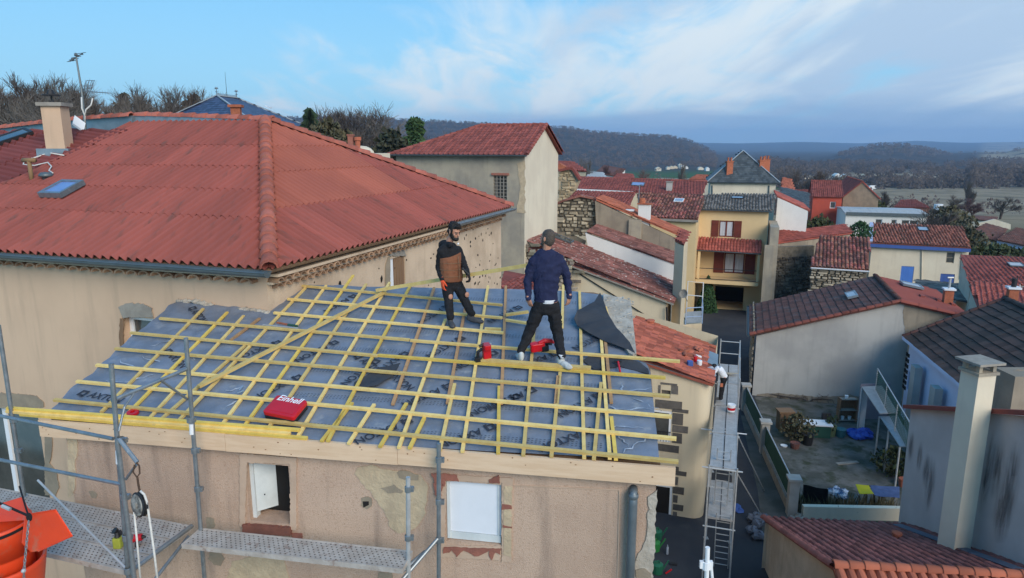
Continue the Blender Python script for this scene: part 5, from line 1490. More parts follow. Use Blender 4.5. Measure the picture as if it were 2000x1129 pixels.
ctr=(cA+cB+cC+cD)/4;ax=((cB+cC)-(cA+cD))/4;ay=((cA+cB)-(cD+cC))/4;ay=ay-ax.normalized()*ay.dot(ax.normalized())*.45;azn=ax.cross(ay).normalized()
case=thing('tool_case','flat red plastic tool case with white lettering lying on the battens','tool case',ctr-azn*.05)
mb=MB();rbox(mb,ctr+azn*.012,ax,ay,azn*.028,.16);mb.build('lid',M_REDPL,case,smooth=False)
mb=MB();rbox(mb,ctr-azn*.045,ax*.985,ay*.985,azn*.027,.16);mb.build('base',M_BLKPL,case)
mb=MB();rbox(mb,ctr+azn*.040-ay*.2,ax*.86,ay*.55,azn*.004,.1);mb.build('lid_panel',M_REDPL,case)
mb=MB();hc=ctr+ay*1.03;mb.tube([hc-ax*.28-ay*.06,hc-ax*.25+ay*.06,hc+ax*.25+ay*.06,hc+ax*.28-ay*.06],.012,6);mb.build('handle',M_BLKPL,case)
em=text_mesh('Einhell',shear=.12);em.materials.clear();em.materials.append(M_WHITEP)
for v in em.vertices: pass
ew=max(v.co.x for v in em.vertices);k=ax.length*1.55/ew;d=ax.normalized();y=azn.cross(d).normalized();o_=ctr-ax*.78+ay*.42+azn*.0455
inst('lettering',em,Matrix(((d.x*k,y.x*k*1.15,azn.x,o_.x),(d.y*k,y.y*k*1.15,azn.y,o_.y),(d.z*k,y.z*k*1.15,azn.z,o_.z),(0,0,0,1))),case)
# nail gun standing on a batten
def toolbox_tool(name,label,P,f,m1,s=1.0,cat='tool'):
    t=thing(name,label,cat,P);f=V(f).normalized();r=f.cross(RN).normalized();u=RN
    return t,f,r,u
t,f,r,u=toolbox_tool('nail_gun','red and black nail gun standing on a batten between the two men',RP(951,700,.10),V((.25,-.95,0)),M_REDPL)
P=RP(951,700,.10)
mb=MB();rbox(mb,P+u*.10,r*.055,f*.06,u*.10,.3);rbox(mb,P+u*.19+f*.02,r*.05,f*.09,u*.035,.4);mb.build('housing',M_REDPL,t)
mb=MB();mb.tube([P+u*.16+r*.05,P+u*.12+r*.12,P+u*.02+r*.13],.022,8);rbox(mb,P+r*.12+u*.01,r*.045,f*.05,u*.03,.3);mb.tube([P+u*.22+r*.03,P+u*.20+r*.10],.02,8);mb.build('grip',M_BLKPL,t)
mb=MB();mb.tube([P-u*.005-r*.02,P+u*.22-r*.062],.014,6);mb.build('magazine',M_GALVL,t)
t,f,r,u=toolbox_tool('circular_saw','red and black power tool lying behind the navy sweater man\'s legs',RP(1052,682,.10),V((1,.2,.1)),M_REDPL)
P=RP(1050,684,.10)
mb=MB();rbox(mb,P+u*.055+f*.0,f*.10,r*.05,u*.055,.35);mb.tube([P+u*.10+f*.02,P+u*.13+f*.10,P+u*.115+f*.20],[.03,.035,.03],8);mb.tube([P+f*.20+u*.11,P+f*.23+u*.08],.022,8);mb.build('housing',M_REDPL,t)
mb=MB();rbox(mb,P+f*.10+u*.03,f*.05,r*.06,u*.04,.3);mb.tube([P+f*.12+u*.09,P+f*.20+u*.06],.018,8);mb.build('battery',M_BLKPL,t)
mb=MB();mb.lathe(P-f*.03-r*.06+u*.05,[(0,.0),(.05,.0),(.055,.02),(.03,.03),(0,.03)],14,axis=-r);mb.build('motor_cap',M_BRICKCH,t)
hm=thing('hammer','claw hammer with red handle lying near the right verge of the roof','hammer',RP(1208,720,.06))
mb=MB();mb.tube([RP(1212,730,.05),RP(1207,706,.08)],.014,8);mb.build('handle',M_REDPL,hm)
mb=MB();mb.bar(RP(1200,706,.08),RP(1214,705,.08),.028,.028,RN);mb.build('head',M_IRON,hm)
sw_=thing('hand_saw','long thin saw with brown and green grip lying on the top left battens','saw',RP(560,634,.09))
mb=MB();mb.bar(RP(513,634,.095),RP(582,641,.095),.035,.004,RN);mb.build('blade',M_GALVL,sw_)
mb=MB();mb.bar(RP(541,630,.105),RP(562,634,.105),.03,.02,RN);mb.build('grip',M_BRICKCH,sw_)
mb=MB();mb.bar(RP(562,634,.105),RP(581,637,.105),.032,.022,RN);mb.build('grip_end',M_GREENM,sw_)
mb=MB();mb.lathe(RP(260,808,.035),[(.03,0),(.07,0),(.07,.03),(.03,.03),(.03,0)],16,axis=RN);mb.solo('tape_roll',M_REDPL,'roll of dark red tape lying on the membrane at the lower left','tape roll')
for (a,b,L) in (((468,762),(474,754),0),((463,768),(476,763),1)):
    mb=MB();mb.bar(RP(*a,.06),RP(*b,.06),.02,.012,RN);mb.solo('plastic_offcut',M_GLASSB,('upper','lower')[L]+' pale plastic offcut on the membrane left of the red case','offcut')

# ------------------------------------------------------------------ near scaffold against the pink house
sf=thing('facade_scaffold','galvanised tube scaffold with steel decks along the pink front at the lower left','scaffold',AZ(250,1118,9.0))
RT_=.0242
def pole(pts,r=RT_,name='standard',m=None,n=10,parent=sf): 
    mb=MB();mb.tube(pts,r,n);return mb.build(name,m or M_GALV,parent,smooth=False)
def coupler(P,ax=(0,0,1),parent=sf,r=.036):
    mb=MB();mb.lathe(V(P),[(r*.8,-.035),(r,-.03),(r,.03),(r*.8,.035)],10,axis=ax);x,y,z=frame(ax);mb.obox(V(P)+x*r*1.25,x*.016,y*.022,z*.026);mb.tube([V(P)+x*r*1.5-y*.03,V(P)+x*r*1.5+y*.035],.008,6)
    return mb.build('coupler',M_GALV,parent)
A_t,A_b=AY(217,710,6.55),AY(252,1135,6.50)
pole([A_t,A_b,V((A_b.x,A_b.y,0))]);pole([AY(229,858,6.45),AY(263,1135,6.42)])
B_t,B_b=AY(363,660,7.32),AY(400,1135,7.32);pole([B_t,B_b,V((B_b.x,B_b.y,0))])
pole([AY(-3,635,8.1),AY(47,968,8.1)]);
pole([AY(857,866,7.0),AY(857,1150,7.0)]);pole([AY(797,932,6.72),AY(798,1150,6.72)],m=M_GALVL)
for x,y,Yc in ((236,860,6.5),(242,970,6.47),(246,1050,6.47),(380,880,7.32),(386,955,7.32),(371,820,7.32),(857,898,7.0),(857,980,7.0),(857,1055,7.0),(797,955,6.72),(797,1050,6.72),(25,820,8.1),(34,880,8.1),(394,1040,7.32),(250,1115,6.46)): coupler(AY(x,y,Yc))
for x,y0,y1,Yc in ((374,828,848,7.31),(231,880,905,6.48)):
    mb=MB();mb.tube([AY(x,y0,Yc),AY(x+1,y1,Yc)],RT_+.002,10);mb.build('white_tape',M_PVC,sf)
for (xa,ya),(xb,yb) in (((-60,800),(221,857)),((-60,886),(238,946))):
    zb=AY(xb,yb,6.52).z;pole([AY(xb,yb,6.50),AZ(xa,ya,zb)],.019,'guard_rail')
pole([AY(218,783,6.55),AY(300,748,6.95),AY(364,721,7.30)],.021,'transom');pole([AY(313,742,7.0),AY(366,780,7.32)],.014,'brace');pole([AY(232,842,6.5),AY(243,795,6.6),AY(262,768,6.75)],.012,'brace')
pole([AY(74,938,7.4),AY(248,1112,6.5)],.013,'brace',M_GALVL);pole([AY(855,1052,6.98),AY(770,1150,6.6)],.021,'brace');pole([AY(830,1078,6.95),AY(785,1116,6.7)],.024,'transom')
pole([AY(375,1027,7.44),AY(250,1120,6.55)],.026,'transom');pole([AY(368,1048,7.3),AY(300,1135,6.6)],.02,'brace')
def deck_board(parent,c00,c10,c11,c01,th=.05,name='deck_board',m=None,holes=True,pitch=(.058,.040)):
    """perforated steel plank: rolled edges and rows of pressed anti-slip holes"""
    c00,c10,c11,c01=V(c00),V(c10),V(c11),V(c01);m=m or M_DECKM
    sx=(c10-c00);sy=(c01-c00);L,W=sx.length,sy.length;sx.normalize();sy=(sy-sx*sy.dot(sx)).normalized();n=sx.cross(sy).normalized()
    if n.z<0: n=-n
    mb=MB();ctr=(c00+c10+c11+c01)/4
    mb.obox(ctr-n*.006,sx*L/2,sy*(W/2-.012),n*.006)
    for sg in (-1,1):
        mb.obox(ctr+sy*sg*(W/2-.006)-n*th/2+n*.004,sx*L/2,sy*.006,n*(th/2+.004));mb.obox(ctr+sx*sg*(L/2-.005)-n*th/2+n*.003,sx*.005,sy*(W/2-.014),n*(th/2+.003))
    bo_=mb.build(name,m,parent)
    if holes:
        h=MB();ny=int((W-.04)/pitch[1]);nx=int((L-.06)/pitch[0])
        for j in range(ny):
            for i in range(nx):
                q=ctr+sx*((i+.5+.5*(j % 2))/nx-.5)*(L-.06)+sy*((j+.5)/ny-.5)*(W-.04)+n*.004;a,b=sx*.012,sy*.007
                h.add([q-a,q-b,q+a,q+b,q+n*.005-b*.3],[(0,1,4),(1,2,4),(2,3,4),(3,0,4)])
        h.build('grip_holes',M_HOLE,bo_,fix=False,kind='stuff')
    return bo_
ZD=9.2;q1,q2=AZ(375,1027,ZD),AZ(250,1118,ZD);dl=V((-math.cos(R(17.4)),math.sin(R(17.4)),0));wv=(q2-q1);wv -= dl*wv.dot(dl);skew=(q2-q1).dot(dl)
for i in range(3):
    a,b=i/3+.008,(i+1)/3-.008
    pa,pb=q1+wv*a,q1+wv*b;deck_board(sf,pa,pa+dl*3.4,pb+dl*3.4,pb)
k1,k2,k3,k4=AZ(352,1064,ZD+.02),AZ(784,1113,ZD+.02),AZ(830,1076,ZD+.02),AZ(372,1032,ZD+.02)
deck_board(sf,k1,k2,k3,k4,m=M_DECKM)
# pulley bracket, wheel and rope
pole([AY(233,858,6.45),AY(268,903,6.35)],.022,'pulley_arm');pole([AY(246,936,6.45),AY(266,908,6.36)],.014,'pulley_stay')
pu=thing('rope_pulley','mortar-spattered pulley wheel hanging from its arm with a white rope','pulley',AY(274,985,6.33))
mb=MB();
for k in range(12):
    pass
mb.tube([AY(266,903,6.35),AY(272,910,6.33),AY(273,925,6.33),AY(267,932,6.33),AY(260,922,6.33),AY(263,908,6.34)],.008,6);mb.tube([AY(268,930,6.33),AY(270,945,6.33),AY(273,960,6.33)],.012,6);mb.build('hook',mat('rusty_iron',(.10,.06,.04),(.06,.04,.03),20,.8,.8),pu)
wc=AY(273,985,6.33);wax=V((-.55,-.8,.1)).normalized()
mb=MB();mb.lathe(wc,[(.0,-.03),(.10,-.03),(.128,-.02),(.105,0),(.128,.02),(.10,.03),(0,.03)],20,axis=wax);mb.build('wheel',M_IRON,pu)
mb=MB();xx,yy,zz=frame(wax,V((0,0,1)));
mb.lathe(wc+wax*.035,[(0,.02),(.03,.02),(.035,.005),(.10,.004),(.11,-.004),(0,-.004)],16,axis=wax);mb.build('side_plate',mat('mortar_splashed',(.36,.34,.30),(.10,.09,.08),14,1,.9,.5,30),pu)
rp_=MB();rp_.tube([AY(310,1150,6.2),AY(300,1070,6.24),AY(290,1000,6.28),AY(287,980,6.29),AY(282,966,6.29),AY(274,959,6.3)],.012,6);rp_.tube([AY(276,1150,6.3),AY(268,1060,6.31),AY(262,1000,6.32)],.011,6);rp_.solo('rope',M_ROPE,'white rope running over the pulley and down both sides','rope',smooth=True)
# tools on the deck
ft=thing('angle_grinder','lime yellow and black tool standing on the deck beside the front scaffold post','tool',AZ(232,1070,ZD));P=AZ(232,1068,ZD+.01)
mb=MB();rbox(mb,P+V((0,0,.06)),V((.045,0,0)),V((0,.045,0)),V((0,0,.06)),.35);mb.build('battery',M_LIME,ft);mb=MB();mb.tube([P+V((0,0,.10)),P+V((-.01,.02,.17)),P+V((-.03,.0,.20))],[.035,.03,.04],8);mb.tube([P+V((.05,0,.15)),P+V((.03,0,.20))],.02,6);mb.build('body_housing',M_BLKPL,ft)
ft=thing('cordless_drill','red and black cordless drill lying on the deck behind the white rope','drill',AZ(268,1066,ZD));P=AZ(268,1060,ZD+.03)
mb=MB();mb.tube([P+V((-.05,0,.05)),P+V((.05,.02,.06))],[.045,.04],10);mb.build('housing',M_REDPL,ft);mb=MB();mb.tube([P+V((.05,.02,.06)),P+V((.09,.03,.055))],[.025,.012],8);mb.tube([P+V((0,0,.03)),P+V((.03,-.06,-.01))],.02,8);mb.build('grip',M_BLKPL,ft)
# rubble chute: orange hopper with scoop, and the next funnel below
chv=thing('rubble_chute','orange plastic rubble chute with scoop hopper hung on chains at the lower left corner','rubble chute',AY(0,1129,6.25))
cc_=AY(-8,1022,6.25);zx=cc_.z
def funnel(c,prof,name,a=.0):
    mb=MB();mb.lathe(c,prof,32);return mb.build(name,M_ORPL,chv,smooth=True,fix=False)
funnel(cc_,[(.275,-.0),(.285,.02),(.300,.02),(.305,-.01),(.300,-.06),(.285,-.30),(.278,-.30),(.275,-.33),(.27,-.62),(.255,-.62),(.262,-.30),(.275,0)],'hopper')
c2=AY(0,1098,6.2);funnel(V((c2.x,c2.y,c2.z)),[(.355,0),(.375,.02),(.395,.01),(.385,-.04),(.34,-.30),(.31,-.60),(.30,-.60),(.33,-.28),(.36,-.02),(.355,0)],'lower_funnel')
mb=MB();w3=[AY(50,1006,6.2),AY(108,996,6.5),AY(141,1047,6.4),AY(75,1076,6.1)]
nn_=(w3[1]-w3[0]).cross(w3[3]-w3[0]).normalized();wp_=lambda x,y: AP(x,y,w3[0],nn_);w3[2] =wp_(141,1047);mb.prism([w3[0],w3[1],w3[2],w3[3],wp_(62,1078),wp_(44,1060)],nn_*.012);mb.tube([w3[0],w3[1],w3[2],w3[3]],.010,6);mb.build('scoop_wing',M_ORPL,chv)
mb=MB();w4=[AY(-40,996,6.5),AY(10,981,6.52),AY(43,971,6.55),AY(58,1004,6.4),AY(50,1016,6.3),AY(-40,1022,6.4)];mb.prism(w4,V((0,.012,0)));mb.build('scoop_back',M_ORPL,chv)
mb=MB();
for k in range(40):
    a=R(-75+k*3.0);
arc=[cc_+V((math.sin(a)*.308,-math.cos(a)*.308,-.045+.03*math.sin(a))) for a in [R(-80+5*k) for k in range(33)]]
for i in range(len(arc)-1): mb.quad(arc[i]+V((0,0,.016)),arc[i+1]+V((0,0,.016)),arc[i+1]-V((0,0,.016)),arc[i]-V((0,0,.016)))
mb.build('strap',M_BLKC,chv,fix=False)
mb=MB();mb.tube([AY(38,950,6.7),AY(50,990,6.3),AY(57,1012,6.05)],.009,6);mb.tube([AY(57,1008,6.05),AY(0,983,6.15),AY(-30,978,6.2)],.012,6);mb.ball(AY(57,1010,6.04),(.03,.02,.045),8,6);mb.build('hanging_strap',M_BLKC,chv)
def chain(parent,A,B,n,r=.017):
    A,B=V(A),V(B);mb=MB();d=(B-A).normalized();x,y,z=frame(d)
    for i in range(n):
        c=A.lerp(B,(i+.5)/n);s1,s2=(x,y) if i % 2 else (y,x);L=(B-A).length/n*.72
        mb.tube([c+d*L*math.cos(a)+s1*r*.55*math.sin(a) for a in [2*math.pi*k/8 for k in range(9)]],.0045,5,cap=False)
    return mb.build('chain',M_GALV,parent)
chain(chv,AY(56,1018,6.0),AY(47,1113,5.92),14);chain(chv,AY(47,1118,5.92),AY(46,1150,5.92),5)
mb=MB();mb.ball(AY(46,1115,5.91),.022,8,6);mb.tube([AY(4,988,6.1),AY(20,995,6.08)],.018,6);mb.build('shackle',M_GALVL,chv)
# white standard near the corner of the pink house
ws_=thing('white_scaffold_post','white painted scaffold post with coupler standing up at the bottom edge by the ladder','scaffold post',AY(1378,1135,6.8))
mb=MB();mb.tube([AY(1382,1069,6.8),AY(1376,1250,6.8)],.026,12);mb.build('post',M_PVC,ws_)
mb=MB();c=AY(1379,1104,6.8);mb.lathe(c,[(.03,-.05),(.045,-.045),(.045,.045),(.03,.05)],12);mb.obox(c+V((.05,0,0)),V((.02,0,0)),V((0,.02,0)),V((0,0,.05)));mb.obox(c+V((-.05,0,.01)),V((.02,0,0)),V((0,.02,0)),V((0,0,.04)));mb.tube([c+V((.06,0,-.03)),c+V((.09,0,-.25))],.016,8);mb.build('coupler',M_PVC,ws_)
# ------------------------------------------------------------------ houses along the street (all on the same grid as the beige house)
def xy(p): return V((p.x,p.y,0))
def gh(px_r,py_r,Y,px_l,depth):
    """plan of a house on the village grid: front right corner at a pixel and distance, front left pixel, depth"""
    FR=AY(px_r,py_r,Y);FL=AP(px_l,py_r,FR,E1);z=FR.z
    return [xy(FL),xy(FR),xy(FR)+E1*depth,xy(FL)+E1*depth],z
def poly_wall(parent,pts,m,name='wall',th=.25,n=None):
    """wall slab from an outline of 3D points in one vertical plane, thickened away from the viewer"""
    pts=[V(p) for p in pts]
    if n is None:
        n=(pts[1]-pts[0]).cross(pts[2]-pts[0]).normalized()
        if n.dot(CAM-pts[0])<0: n=-n
    mb=MB();mb.prism(pts,-n*th);return mb.build(name,m,parent)

# ---- cream corner house with the worker at its eaves
ch_=thing('cream_corner_house','cream corner house with worn red tile roof behind the right edge of the pink house','house',AZ(1340,1020,0))
cp=xy(AZ(1372,1016,0));cpl=cp+E2*7.5
cw1=Wall(cpl,cp,0,4.9)
cR=lambda x,y: AP(x,y,cp,E1)
v0,v1=cR(1386,747),cR(1205,690)
h_a=cw1.hole_px(1262,801,1311,862,.20);h_b=cw1.hole_px(1240,944,1312,1016,.22);h_c=cw1.hole_px(1292,752,1310,772,.12)
mbw=MB();rr_=.45;cw1.L -= rr_;cw1.build(mbw)
cw1.L += rr_
# gable part above, and the rounded street corner
zv=lambda a: v0.z+(v1.z-v0.z)*((cw1.L-a)/(xy(v0)-xy(v1)).length)
mbw.quad(cw1.pt(0,4.9),cw1.pt(cw1.L-rr_,4.9),cw1.pt(cw1.L-rr_,zv(cw1.L-rr_)),cw1.pt(0,zv(0)))
arcp=[cp+E2*rr_+E1*rr_+(-E1*math.cos(a)-E2*math.sin(a))*rr_ for a in [R(x) for x in range(0,91,10)]]
for i in range(9): mbw.quad(arcp[i],arcp[i+1],arcp[i+1]+V((0,0,v0.z-.02)),arcp[i]+V((0,0,v0.z+(.10 if i<5 else -.02))))
p2=cp+E1*6.5;mbw.quad(arcp[-1],p2,p2+V((0,0,v0.z-.05)),arcp[-1]+V((0,0,v0.z-.02)))
p3=cpl+E1*6.5;mbw.quad(p2,p3,p3+V((0,0,zv(0))),p2+V((0,0,v0.z)))
mbw.build('wall',M_CREAM,ch_,fix=False)
fo=cw1.window(ch_,h_a,M_PVC,.09,M_GLASS,mull=0,inset=.08);cw1.window(ch_,h_b,M_PVC,.09,M_DARKIN,mull=0,inset=.08,name='door_window')
gb=MB();a0,a1,z0,z1,dp=h_a
for k in range(9): gb.tube([cw1.pt(lerp(a0,a1,(k+.5)/9),z0+.02,.02),cw1.pt(lerp(a0,a1,(k+.5)/9),z0+.42,.02)],.008,4)
gb.tube([cw1.pt(a0,z0+.42,.02),cw1.pt(a1,z0+.42,.02)],.014,5);gb.build('window_guard',M_IRON,ch_)
cw1.dark(ch_,h_c,M_BASALT,'niche_back')
def stones(parent,wl,rects,m,name='quoin_stone',off=.02,seed=3):
    rr=random.Random(seed)
    for x0,y0,x1,y1 in rects:
        a0,a1,z0,z1=wl.rect(x0,y0,x1,y1);mb=MB();e=.012
        mb.prism([wl.pt(a0+rr.uniform(0,e),z0+rr.uniform(0,e),off),wl.pt(a1-rr.uniform(0,e*2),z0+rr.uniform(0,e),off),wl.pt(a1-rr.uniform(0,e*2),z1-rr.uniform(0,e),off),wl.pt(a0+rr.uniform(0,e),z1-rr.uniform(0,e),off)],-wl.n*(off+.03));mb.build(name,m,parent)
stones(ch_,cw1,[(1280,782,1333,799),(1313,799,1346,806),(1313,807,1335,830),(1313,831,1345,845),(1313,846,1333,866),(1262,867,1327,881),(1314,911,1327,919),(1314,920,1342,929),(1314,931,1325,947),(1314,951,1337,965),(1314,967,1324,982),(1314,985,1335,997),(1314,999,1323,1010),(1314,1011,1337,1024)],M_BASALT)
stones(ch_,cw1,[(1290,748,1323,752),(1311,753,1325,770),(1291,772,1310,777),(1286,752,1291,772)],M_BASALT,'frame_stone',seed=9)
ce0,ce1=v0-E2*.15+V((0,0,-.02)),AZ(1396,681,v0.z)-E2*.05
ctl=v1+V((0,0,.05));ctr_=AP(1243,621,ce1,E1)
fst=ce0-E1*.12
sC,tC,nC=tile_roof(ch_,fst,ce1,ctr_,ctl,M_TORG if False else mat('tile_red_worn',(.44,.125,.075),(.33,.095,.065),2.2,.9,.88,.3,30,rnd_v=.3,c3=(.17,.08,.065),s3=6,t3=(.60,.7)),'canal',.19,.30,.06,'parts',jit=.016,extra=[fst,ce1,ctr_,v1-E1*.12],skip=lambda P: PRJ(P)[0]>1378 and PRJ(P)[1]<722)
zq=MB();zq.obox(AP(1388,700,ce0,nC)+nC*.03,(ce1-ce0).normalized()*.8,tC*.28,nC*.012);zq.build('zinc_sheet',M_ZINC,ch_)
vt=MB();P=AP(1270,633,ce0,nC);vt.lathe(P,[(.16,-.05),(.15,.12),(.20,.14),(.18,.19),(0,.22)],10);vt.build('roof_vent',M_TORG,ch_)
vp=MB();vp.bar(cw1.pt(0,zv(0)-.03,.05),cw1.pt(cw1.L,zv(cw1.L)-.03,.05),.10,.06);vp.build('verge_board',M_ZINC,ch_)
ridge_caps(ch_,ce1+V((0,0,.05)),ctr_+V((0,0,.05)),M_TORG,.09,.36)
# roofing odds and ends by the worker: things
P=AP(1352,716,ce0,nC)+nC*.08
def on_c(x,y,h=.08): return AP(x,y,ce0,nC)+nC*h
mb=MB();rbox(mb,on_c(1345,716,.14),V((.10,0,0)),V((0,.10,0)),V((0,0,.09)),.3);mb.solo('bucket_blue',M_BLUEB,'small blue-green tub on the red tiles near the street worker','tub')
mb=MB();mb.lathe(on_c(1365,715,.05),[(0,0),(.09,0),(.10,.16),(.09,.18),(0,.18)],12);mb.solo('white_pot',M_PVC,'white pot on the red tiles just left of the street worker','pot')
mb=MB();mb.lathe(on_c(1357,708,.05),[(0,0),(.07,0),(.07,.2),(0,.2)],10);mb.solo('red_can',M_REDPL,'small red can between the blue tub and the white pot','can')
mb=MB();mb.bar(on_c(1357,698),on_c(1368,701),.10,.08);mb.solo('white_carton',M_PVC,'white carton lying on the tiles above the red can','carton')
for i in range(9):
    a=on_c(1335+i*4.2+rnd.uniform(-5,5),694+rnd.uniform(-14,14),.09)
    M4=Matrix.Translation(a) @ Matrix.Rotation(rnd.uniform(0,3),4,'Z') @ Matrix.Diagonal((.19,.36,.07,1));inst('loose_tile',tile_mesh('canal',M_TORG),M4,None,label='loose curved tile lying on the worn red roof near the street worker',cat='tile',group='loose tiles by the street worker');bpy.context.scene.objects
bg=MB();c=AY(1385,731,AZ(1404,783,4.06).y-.3);
bg.ball(c,(.30,.25,.26),9,7,.25);bg.solo('plastic_bag',M_FILM,'crumpled translucent plastic sheet in the hands of the street worker','bag')

# ---- long cream house with lichened tiles
dh=thing('long_cream_house','long cream house with lichen-speckled tile roof behind the navy sweater man','house',(8.6,35.7,0))
dE0=AZ(1318,590,5.5);dE1=AZ(1330,556,5.5);dP=lambda x,y: AP(x,y,dE0,E1);dB=lambda x,y: AP(x,y,dE1,E1)
dT0,dT1=dP(960,464),dB(985,417)
sD,tD,nD=tile_roof(dh,dE0,dE1,dT1,dT0,M_TLICH,'canal',.24,.40,.075,'parts',jit=.02,maxparts=300)
wpt=[dP(1300,592),dP(960,470),V((*xy(dP(960,470)).to_2d(),0)),V((*xy(dP(1300,592)).to_2d(),0))]
poly_wall(dh,[p+E1*.18 for p in wpt],M_CREAM,'wall',.3)
rs=xy(dP(1300,592))+E1*.5;mb=MB();mb.quad(rs,rs+E1*4.6,rs+E1*4.6+V((0,0,5.4)),rs+V((0,0,5.4)));mb.build('street_wall',M_CREAM,dh,fix=False)
mb=MB();mb.bar(dP(1316,595)-E1*.02,dP(1110,518)-E1*.02,.08,.07);mb.build('verge_board',M_COPE,dh)
mb=MB();mb.tube([dP(1302,600),dP(1303,650)],.05,8);mb.build('downpipe',M_IRON,dh);mb=MB();mb.tube([dP(1300,642)+E1*.12,dP(1110,522)+E1*.12],.03,5);mb.build('cable',M_IRON,dh)
poly_wall(dh,[dP(977,476)-E1*.05,dP(1062,506)-E1*.05,dP(1062,560)-E1*.05,dP(977,565)-E1*.05],M_STONEW,'stone_wall',.2)
rubble(dh,dP(977,562)-E1*.10,-E2,V((0,0,1)),4.2,3.2,M_STONE,.42,lambda a,b: b<3.2-a*.30)
skylight(dh,AP(1095,468,dE0,nD)+nD*.1,sD,tD,nD,.9,1.5,M_ZINCD,M_GLASS)
lr=thing('low_red_roof','low dark red roof seen between the pale wall and the navy sweater man','house',dP(1010,560))
aa=[dP(985,533)-E1*6,dP(1060,545)-E1*6,dP(1060,580)-E1*9,dP(980,580)-E1*9]
tile_roof(lr,AY(975,566,30),AY(1060,572,29.4),AY(1050,540,33),AY(985,528,33.6),M_TRED,'canal',.24,.38,.07)
for i_ in (0,):
    mb=MB();q=[AY(975,567,30),AY(1060,573,29.4),AY(1050,541,33),AY(985,529,33.6)];mb.prism([V((p.x,p.y,0)) for p in q],V((0,0,6.0)));mb.build('wall',M_OLDGREY,lr)

# ---- white party wall house, grey house with orange verge, rubble gable
eh=thing('white_party_wall_house','house with blank white party wall rising above the lichen-speckled roof','house',xy(dE1))
eP=lambda x,y: AP(x,y,dE1+E1*.02,E1)
poly_wall(eh,[eP(1143,455),eP(1152,500),eP(1326,575),eP(1325,519)],M_WHITE,'party_wall',.25)
eE0=eP(1326,516);eE1=AZ(1331,497,eE0.z);eB=lambda x,y: AP(x,y,eE1,E1)
eT0,eT1=eP(1148,451),eB(1170,440)
tile_roof(eh,eE0-E1*.05,eE1,eT1,eT0-E1*.05,M_TOLD,'canal',.24,.38,.07)
b0=xy(eP(1326,560));mb=MB();mb.quad(b0,b0+E1*3,b0+E1*3+V((0,0,eE0.z)),b0+V((0,0,eE0.z)));mb.build('street_wall',M_WHITE,eh,fix=False)
mb=MB();mb.tube([eP(1321,522),eP(1322,570)],.05,8);mb.build('downpipe',M_ZINCD,eh)
fh=thing('grey_gable_house','grey cement house with bright orange tiled verge and a white chimney','house',xy(eE1))
fP=lambda x,y: AP(x,y,eE1+E1*.03,E1)
poly_wall(fh,[fP(1162,392),fP(1165,455),fP(1318,510),fP(1328,520),fP(1327,470)],M_OLDGREY,'party_wall',.3)
mb=MB();mb.bar(fP(1165,441)-E1*.05,fP(1316,496)-E1*.05,.12,.10);mb.build('flashing',M_PVC,fh)
fE0=fP(1338,463);fE1=AZ(1342,452,fE0.z);fB=lambda x,y: AP(x,y,fE1,E1)
tile_roof(fh,fE0-E1*.05,fE1,fB(1185,384),fP(1165,389)-E1*.05,M_TORG,'canal',.24,.38,.07)
mb=MB();pf=fP(1240,470)-E1*.12;mb.obox(pf,E2*.40,E1*.14,V((0,0,1.4)));mb.build('flue_breast',M_GREYR,fh)
cfp=fP(1257,420)+E1*.4;chimney(fh,(cfp.x,cfp.y),.75,.6,5,AY(1257,399,cfp.y).z,M_WHITE,True,0,R(-18),M_BRICKCH)
mb=MB();q_=AY(1254,397,cfp.y);mb.lathe(q_,[(0,0),(.22,0),(.20,.35),(0,.35)],10);mb.build('chimney_pot',M_BRICKCH,fh)
mb=MB();mb.tube([AY(1247,400,cfp.y),AY(1249,362,cfp.y)],.03,6);mb.tube([AY(1244,363,cfp.y),AY(1255,360,cfp.y)],.02,5);mb.solo('aerial',M_GALV,'thin aerial pole on the white chimney of the grey gable house','antenna')
mb=MB();Psl=AP(1220,415,fE0,E1)+E1*.4+V((0,0,.12));mb.obox(Psl,E2*.55,E1*.2,V((0,0,.05)));mb.build('roof_window',M_PVC,fh)
poly_wall(fh,[fP(1328,470),fP(1328,540),fP(1322,560),fP(1320,480)],M_WHITE,'corner_strip',.2)
gq=thing('rubble_gable','ruined dry rubble gable with tawny stones behind the navy sweater man','wall',xy(eE1)+E2*5)
gP=lambda x,y: AP(x,y,eE1+E1*.5,E1)
op=[(1028,428),(1062,410),(1105,391),(1135,383),(1160,388),(1167,402),(1164,445),(1150,462),(1108,455),(1072,436)]
gpts=[gP(*p) for p in op];poly_wall(gq,gpts,M_STONEW,'wall_core',.4)
o_=gP(1028,470);sx_=-E2;pol2=[((p-o_).dot(sx_),p.z-o_.z) for p in gpts]
rubble(gq,o_-E1*.03,sx_,V((0,0,1)),max(p[0] for p in pol2),max(p[1] for p in pol2),mat('tawny_rubble',(.46,.38,.27),(.25,.22,.17),1.5,.9,.95,.5,12,rnd_v=.55),.42,lambda a,b: in_poly(pol2,a,b),proud=.10)
mb=MB();
for a,b in zip(op[:5],op[1:6]): mb.bar(gP(*a)+V((0,0,.03)),gP(*b)+V((0,0,.03)),.5,.14)
mb.build('mossy_coping',M_TOLD,gq)
stp=MB();stp.quad(gP(1062,432) ,gP(1145,470),gP(1140,490) ,gP(1062,460));stp.build('mortar_skirt',M_OLDGREY,gq,fix=False)

